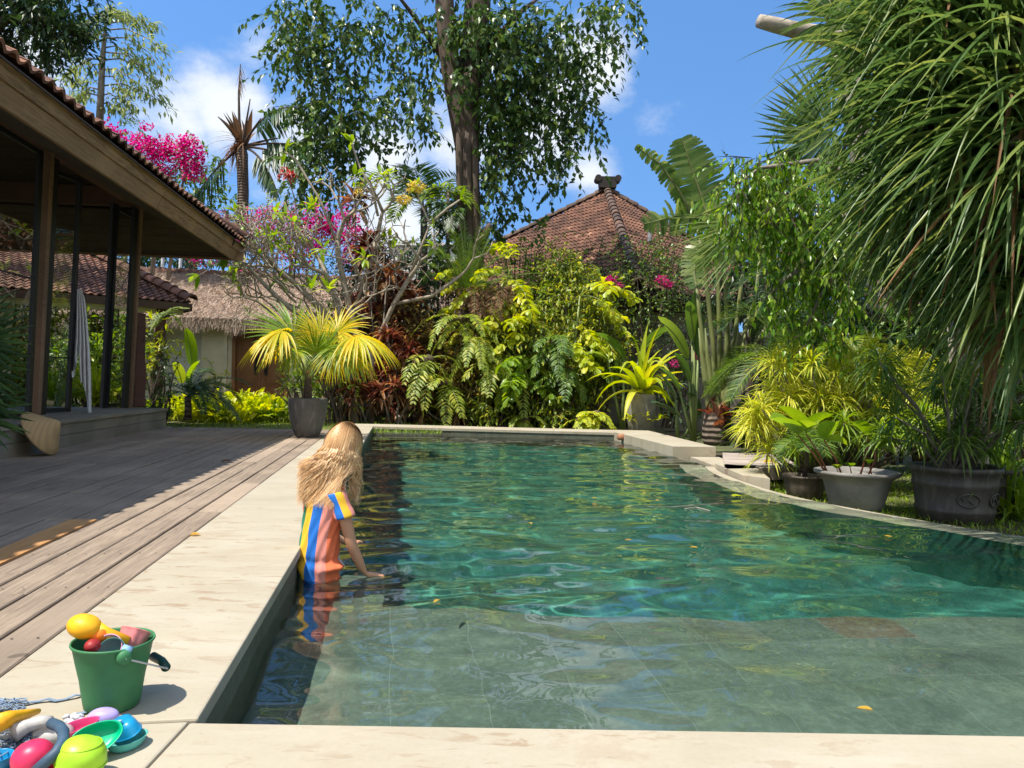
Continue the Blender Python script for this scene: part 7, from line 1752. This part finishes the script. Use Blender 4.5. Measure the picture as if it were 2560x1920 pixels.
# ================================================================== THE CHILD
def child():
    Y = 3.72
    C0 = at(801, 1437, Y); C0.z = WZ
    F = Vector((.57, .82, 0)); Rr = Vector((.82, -.57, 0)); U = Vector((0, 0, 1))
    skin = M_('skin'); a = skin.noise(skin.coord('Object'), 9, 4)
    skin_m = skin.done(skin.bsdf(Base_Color=skin.mix(a, (.50, .245, .135), (.60, .32, .19)), Roughness=.5, Subsurface_Weight=.12, Subsurface_Radius=(.02, .008, .004)))
    root = thing('person', 'child with long wavy blonde hair in a striped shirt, standing waist-deep and touching the water', 'person', C0)
    neck = at(838, 1205, Y); neck.y = Y + .03
    headc = at(851, 1112, Y); headc.y = Y + .07
    chest = at(812, 1262, Y); mid = at(801, 1345, Y)
    shR = chest + Rr * .112 + U * .035; shL = chest - Rr * .112 + U * .035
    elR = at(879, 1362, Y - .06); wrR = at(912, 1437, Y - .02); 
    pelvis = C0 + U * (-.03)
    J = [(pelvis, .105), (mid, .085), (chest, .085), (neck - U * .02, .042), (neck + U * .04, .034), (headc - U * .03, .05)]
    V = [j[0] for j in J]; Rd = [j[1] for j in J]; E = [(0, 1), (1, 2), (2, 3), (3, 4), (4, 5)]
    def chain(start, pts):
        prev = start
        for p, r in pts: V.append(Vector(p)); Rd.append(r); E.append((prev, len(V) - 1)); prev = len(V) - 1
        return prev
    elL = shL + Vector((.02, .12, -.18)); wrL = elL + F * .12 + Vector((.06, 0, -.10))
    chain(2, [(shR, .038), (shR.lerp(elR, .45), .033), (elR, .027), (elR.lerp(wrR, .4), .0265), (wrR, .0185)]); wi = len(V) - 1
    hd = (at(946, 1450, Y + .02) - wrR).normalized(); hd.z = -.10; hd.normalize(); hs_ = hd.cross(U).normalized()
    palm = chain(wi, [(wrR + hd * .028, .021)])
    for k, (off, L, r, an) in enumerate([(-.020, .048, .0072, -.22), (-.007, .055, .0075, -.06), (.006, .052, .0072, .08), (.018, .042, .0065, .22)]):
        d = (hd + hs_ * an).normalized(); b = wrR + hd * .048 + hs_ * off
        chain(palm, [(b, r * 1.25), (b + d * L * .45 - U * .001, r), (b + d * L * .8 - U * .004, r * .9), (b + d * L - U * .008, r * .75)])
    td = (hd * .6 - hs_ * .8 - U * .1).normalized(); chain(wi, [(wrR + hd * .018 - hs_ * .018, .010), (wrR + hd * .018 - hs_ * .018 + td * .022, .0085), (wrR + hd * .03 - hs_ * .02 + td * .040, .007)])
    chain(2, [(shL, .038), (shL.lerp(elL, .5), .033), (elL, .027), (wrL, .019)]); wi = len(V) - 1
    palm = chain(wi, [(wrL + F * .028, .021)])
    for off, L in ((-.018, .045), (-.006, .052), (.006, .050), (.017, .040)): chain(palm, [(wrL + F * .05 + Rr * off, .009), (wrL + F * (.05 + L * .5) + Rr * off, .0075), (wrL + F * (.05 + L) + Rr * off - U * .01, .006)])
    chain(wi, [(wrL + F * .02 + Rr * .02, .010), (wrL + F * .045 + Rr * .034, .008)])
    for s_ in (-1, 1):
        hip = pelvis + Rr * (.055 * s_) - U * .05
        chain(0, [(hip, .078), (hip - U * .12 + F * .015, .062), (pelvis + Rr * (.06 * s_) - U * .26 + F * .02, .046)])
        k = len(V) - 1
        foot = Vector((pelvis.x, pelvis.y, SHZ + .05)) + Rr * (.065 * s_)
        chain(k, [(foot + U * .06, .032), (foot, .026), (foot + F * .06 - U * .02, .026), (foot + F * .12 - U * .03, .018)])
    me = bpy.data.meshes.new('child_skeleton'); me.from_pydata([tuple(v) for v in V], E, []); me.update()
    tmp = bpy.data.objects.new('child_skeleton', me); col.objects.link(tmp)
    sk = tmp.modifiers.new('skin', 'SKIN'); sk.use_smooth_shade = True; sk.branch_smoothing = .6
    for i, d in enumerate(me.skin_vertices[0].data): d.radius = (Rd[i], Rd[i] * (.8 if i in (0, 1, 2) else 1)); d.use_root = (i == 0)
    sb = tmp.modifiers.new('sub', 'SUBSURF'); sb.levels = 2; sb.render_levels = 2
    dg = bpy.context.evaluated_depsgraph_get(); body = bpy.data.meshes.new_from_object(tmp.evaluated_get(dg))
    bpy.data.objects.remove(tmp)
    # head with a face, joined to the body mesh
    bm = bmesh.new(); bm.from_mesh(body)
    hb = bmesh.new(); bmesh.ops.create_uvsphere(hb, u_segments=48, v_segments=32, radius=1.0)
    HF = Vector((.62, .70, -.35)).normalized(); HR = HF.cross(U).normalized(); HU = HR.cross(HF).normalized()
    for v in hb.verts:
        x, y, z = v.co      # x right, y forward, z up
        q = Vector((x * .068, y * .083, z * .098))
        if z < 0: q.x *= 1 - .28 * min(1, -z) ** 1.2; q.y += .012 * (-z) * max(0, y)
        if y > 0:
            q.y += .020 * math.exp(-((x / .16) ** 2) - ((z + .12) / .16) ** 2)      # nose
            q.y -= .008 * (math.exp(-(((x - .38) / .18) ** 2) - ((z - .05) / .14) ** 2) + math.exp(-(((x + .38) / .18) ** 2) - ((z - .05) / .14) ** 2))   # eye sockets
            q.y += .005 * math.exp(-((x / .3) ** 2) - ((z + .42) / .08) ** 2) - .004 * math.exp(-((x / .3) ** 2) - ((z + .47) / .025) ** 2)      # lips
            q.y += .006 * math.exp(-((x / .25) ** 2) - ((z + .75) / .15) ** 2)      # chin
        q.x += math.copysign(.010, x) * math.exp(-(((abs(x) - .98) / .1) ** 2) - ((z + .02) / .18) ** 2 - (y / .16) ** 2) * (1.5)   # ears
        v.co = headc + HR * q.x + HF * q.y + HU * q.z
    hm = bpy.data.meshes.new('h'); hb.to_mesh(hm); bm.from_mesh(hm); hb.free(); bm.to_mesh(body); bm.free(); bpy.data.meshes.remove(hm)
    body.polygons.foreach_set('use_smooth', [True] * len(body.polygons)); body.materials.clear()
    ob = link_mesh('body', body, skin_m, root); ob.cycles.is_caustics_receiver = True
    # eyes: small dark lashes line so the face reads in profile
    mb = MB()
    for s_ in (-1, 1):
        e = headc + HR * (.026 * s_) + HF * .078 + HU * .005; mb.tube([e - HR * .012, e + HF * .003, e + HR * .012], .0022, 6)
        e2 = e + HU * .016; mb.tube([e2 - HR * .014, e2 + HF * .003 + HU * .003, e2 + HR * .014], .002, 6)
    mb.build('brows_and_lashes', plain('brow', (.12, .06, .03), .8), root, smooth=True)
    # striped shirt: one loft with a hem, stripes run down it
    cols_ = {'pink': (.80, .30, .24), 'orange': (.86, .19, .075), 'blue': (.015, .17, .62), 'yellow': (.86, .50, .03), 'green': (.035, .23, .13), 'white': (.7, .65, .6)}
    seq = ['white', 'orange', 'green', 'blue', 'yellow', 'green', 'orange', 'pink', 'green', 'yellow', 'blue', 'pink']
    seq = ['orange', 'white', 'blue', 'yellow', 'green', 'orange', 'white', 'green', 'yellow', 'blue', 'pink', 'orange']
    names = list(cols_); mats = []
    for nme in names:
        m = M_('cotton_' + nme); c = cols_[nme]; wv_ = m.noise(m.coord('Object'), 420, 2); b2 = m.noise(m.coord('Object'), 14, 3)
        mats.append(m.done(m.bsdf(Base_Color=m.mix(b2, tuple(x * .88 for x in c), tuple(min(1, x * 1.08) for x in c)), Roughness=.9, Normal=m.bump(m.math('ADD', m.math('MULTIPLY', wv_, .25), b2), .35, .006))))
    NS = 96; rows = 46
    secs = [(1.0, at(835, 1208, Y) + F * .01, .045, .045), (.975, at(828, 1218, Y), .075, .055), (.94, at(820, 1232, Y), .108, .066), (.88, at(815, 1252, Y), .122, .076), (.78, at(810, 1285, Y), .112, .080), (.6, at(803, 1330, Y), .102, .080), (.38, at(798, 1380, Y), .108, .084), (.2, at(797, 1410, Y), .114, .088), (0, at(797, 1438, Y), .106, .084), (-.12, at(803, 1455, Y), .103, .082)]
    secs = secs[::-1]; ts = [s[0] for s in secs]
    V = []; F_ = []; mi = []
    for j in range(rows + 1):
        t = -.12 + 1.12 * j / rows
        c = Vector([float(np.interp(t, ts, [s[1][k] for s in secs])) for k in range(3)]); rx = float(np.interp(t, ts, [s[2] for s in secs])); ry = float(np.interp(t, ts, [s[3] for s in secs]))
        for i in range(NS):
            a = 2 * PI * i / NS; fold = .0050 * math.sin(3 * a + 4 * t) * (1 - t) + .0040 * math.sin(7 * a + 9 * t) * (1 - .6 * t) + .0022 * math.sin(13 * a - 14 * t + 2 * math.sin(5 * t))
            bulge = .012 * math.exp(-((t - .16) / .06) ** 2) * (1 + math.sin(2 * a + 1)) - .006 * math.exp(-((t - .30) / .05) ** 2)
            V.append(c + Rr * ((rx + fold + bulge) * math.cos(a)) + F * ((ry + fold + bulge) * math.sin(a)) + U * (.01 * math.sin(a * 2 + 1) * (1 - t)))
    for j in range(rows):
        for i in range(NS):
            F_.append((j * NS + i, j * NS + (i + 1) % NS, (j + 1) * NS + (i + 1) % NS, (j + 1) * NS + i)); mi.append(names.index(seq[int(i / 8 + .0) % 12]))
    me = bpy.data.meshes.new('shirt'); me.from_pydata([tuple(v) for v in V], [], F_)
    o = link_mesh('shirt', me, mats, root); me.polygons.foreach_set('material_index', mi); me.polygons.foreach_set('use_smooth', [True] * len(F_)); o.modifiers.new('s', 'SOLIDIFY').thickness = .003; o.cycles.is_caustics_receiver = True
    # sleeves
    for s_, sh, el in ((1, shR, elR), (-1, shL, elL)):
        d = (el - sh).normalized(); a0 = sh - d * .035 - Rr * (.030 * s_); x1 = d.cross(F).normalized(); y1 = d.cross(x1).normalized()
        V = []; F_ = []; mi = []; n = 32; rws = 14
        for j in range(rws + 1):
            t = j / rws; c = a0.lerp(sh + d * .085, t); r = .047 + .002 * math.sin(t * 9) + .002 * t
            for i in range(n):
                a = 2 * PI * i / n; V.append(c + x1 * (r * math.cos(a) * (1.0)) + y1 * (r * 1.02 * math.sin(a)))
        for j in range(rws):
            for i in range(n):
                F_.append((j * n + i, j * n + (i + 1) % n, (j + 1) * n + (i + 1) % n, (j + 1) * n + i)); mi.append(names.index(['yellow', 'blue', 'pink', 'orange', 'green', 'yellow', 'blue', 'pink'][int(i / 4)]))
        me = bpy.data.meshes.new('sleeve'); me.from_pydata([tuple(v) for v in V], [], F_)
        o = link_mesh('sleeve', me, mats, root); me.polygons.foreach_set('material_index', mi); me.polygons.foreach_set('use_smooth', [True] * len(F_)); o.modifiers.new('s', 'SOLIDIFY').thickness = .003
    # swim shorts
    mb = MB(); mb.lathe([(.090, -.14), (.094, -.10), (.088, -.04), (.07, .02)], C0 - U * .02, 32, Matrix(((Rr.x, F.x * .8, 0), (Rr.y, F.y * .8, 0), (0, 0, 1))))
    o = mb.build('shorts', plain('shorts', (.05, .045, .05), .9), root, smooth=True)
    # hair
    m = M_('blonde_hair'); isl = m.island(); g = m.n('ShaderNodeNewGeometry'); sp = m.n('ShaderNodeSeparateXYZ'); m.set(sp.inputs[0], g.outputs['Position'])
    hz = m.rng(sp.outputs['Z'], .28, .62, 0, 1)
    tips_ = m.ramp(isl, [(0, (.34, .16, .06)), (.4, (.60, .34, .14)), (.8, (.82, .54, .27)), (1, (.94, .74, .45))]); rts = m.ramp(isl, [(0, (.28, .13, .05)), (.5, (.48, .26, .10)), (1, (.68, .42, .18))])
    hb_ = m.bsdf(Base_Color=m.mix(hz, tips_, rts), Roughness=.5); hb_.inputs['Specular IOR Level'].default_value = .6
    try: hb_.inputs['Anisotropic'].default_value = .4
    except Exception: pass
    hair_m = m.done(hb_)
    n = 5200; K = 26
    # strand angle round the head: 0 = face, pi = back
    ang = rng.uniform(.24 * PI, 1.76 * PI, n); lay = rng.random(n)
    HFn, HRn, HUn = np.array(HF), np.array(HR), np.array(HU); hc_ = np.array(headc)
    dirh = HFn[None] * np.cos(ang)[:, None] + HRn[None] * np.sin(ang)[:, None]
    u = np.linspace(0, 1, K + 1)
    start_el = np.radians(rng.uniform(84, 94, n))
    P = np.zeros((n, K + 1, 3)); side_off = rng.normal(0, .006, n)
    endz = np.interp(rng.random(n), [0, .5, 1], [.20, .285, .40]) - .02 * lay
    grp = np.clip(((ang / (2 * PI)) * 46 + rng.normal(0, 1.0, n)).astype(int), 0, 69); gph = np.cumsum(rng.normal(0, .8, 70)); gam = rng.uniform(.010, .020, 70); gfr = 2.0 + .5 * np.sin(np.arange(70) * .4)
    Fn, Rn = np.array(F), np.array(Rr)
    headpart = .36
    for k, t in enumerate(u):
        if t <= headpart:
            s = t / headpart; e = start_el * (1 - s) + np.radians(-18) * s
            q = hc_ + dirh * (np.cos(e) * (.086 + .010 * lay))[:, None] + HUn * (np.sin(e) * (.106 + .006 * lay))[:, None]
            P[:, k] = q; last = q
        else:
            s = (t - headpart) / (1 - headpart)
            base = P[:, int(headpart * K)]
            tz = base[:, 2] * (1 - s) + endz * s
            back = np.clip(-np.cos(ang), -.4, 1)
            out = dirh * (.018 * s)
            drift = -Fn[None] * (back * .018 * math.sin(s * PI * .6))[:, None] + (-np.array([1, 0, 0]))[None] * ((.075 * s ** 1.3) * (.3 + .9 * np.clip(back, 0, 1)) * rng.uniform(.5, 1.3, n) if False else (.085 * s ** 1.9) * (.3 + .9 * np.clip(back, 0, 1)))[:, None]
            q = base.copy(); q[:, 2] = tz; q = q + out + drift
            wv_ = gam[grp] * np.sin(gfr[grp] * 2 * PI * s + gph[grp]) * min(1, s * 2)
            wv2 = gam[grp] * .8 * np.cos(gfr[grp] * 2 * PI * s + gph[grp] * 1.7) * min(1, s * 2)
            q = q + Rn * (wv_ + side_off * s)[:, None] + Fn * wv2[:, None]
            P[:, k] = q
    # keep strands outside the back of the shirt
    cen = np.array(chest); back_ = -np.cos(ang)
    for k in range(K + 1):
        d = P[:, k] - cen; a_ = d @ Rn / .128; b_ = d @ Fn
        ramp_ = np.clip((float(neck.z) + .05 - P[:, k, 2]) / .16, 0, 1)
        req = -(.088 + .014 * lay) * np.sqrt(np.clip(1 - a_ ** 2, 0, 1)) * ramp_
        mv = np.where((np.abs(a_) < 1) & (back_ > -.15) & (b_ > req) & (ramp_ > 0), req - b_, 0.0)
        P[:, k] += Fn[None] * mv[:, None]
    for _ in range(3): P[:, 1:-1] = (P[:, :-2] + 2 * P[:, 1:-1] + P[:, 2:]) / 4
    T = np.gradient(P, axis=1); T = unit(T); rad = unit(P - hc_ * [1, 1, 0] - np.array([0, 0, 1.0]) * P[..., 2:3]); S = unit(np.cross(T, rad))
    wdt = rng.uniform(.0014, .0034, n)[:, None] * np.interp(u, [0, .1, .6, 1], [.6, 1, .9, .12])[None]
    A = P - S * wdt[..., None]; B = P + S * wdt[..., None]
    VV = np.stack([A, B], 2).reshape(n, -1, 3)
    Fc = np.array([(2 * i, 2 * i + 1, 2 * i + 3, 2 * i + 2) for i in range(K)])[None] + (np.arange(n) * (2 * (K + 1)))[:, None, None]
    hr = RB(); hr.V = [VV.reshape(-1, 3)]; hr.F = [Fc.reshape(-1, 4)]; hr.mi = [np.zeros(n * K, dtype=np.int32)]
    hr.build('hair', hair_m, root)
    mb = MB(); Rh = Matrix((HR, HF, HU)).transposed()
    ellip(mb, headc + HU * .004 - HF * .008, (.073, .083, .099), Rh, 32, -.35, 1.0)
    mb.build('hair_cap', plain('hair_base', (.36, .20, .085), .95, .3, 60), root, smooth=True)
child()
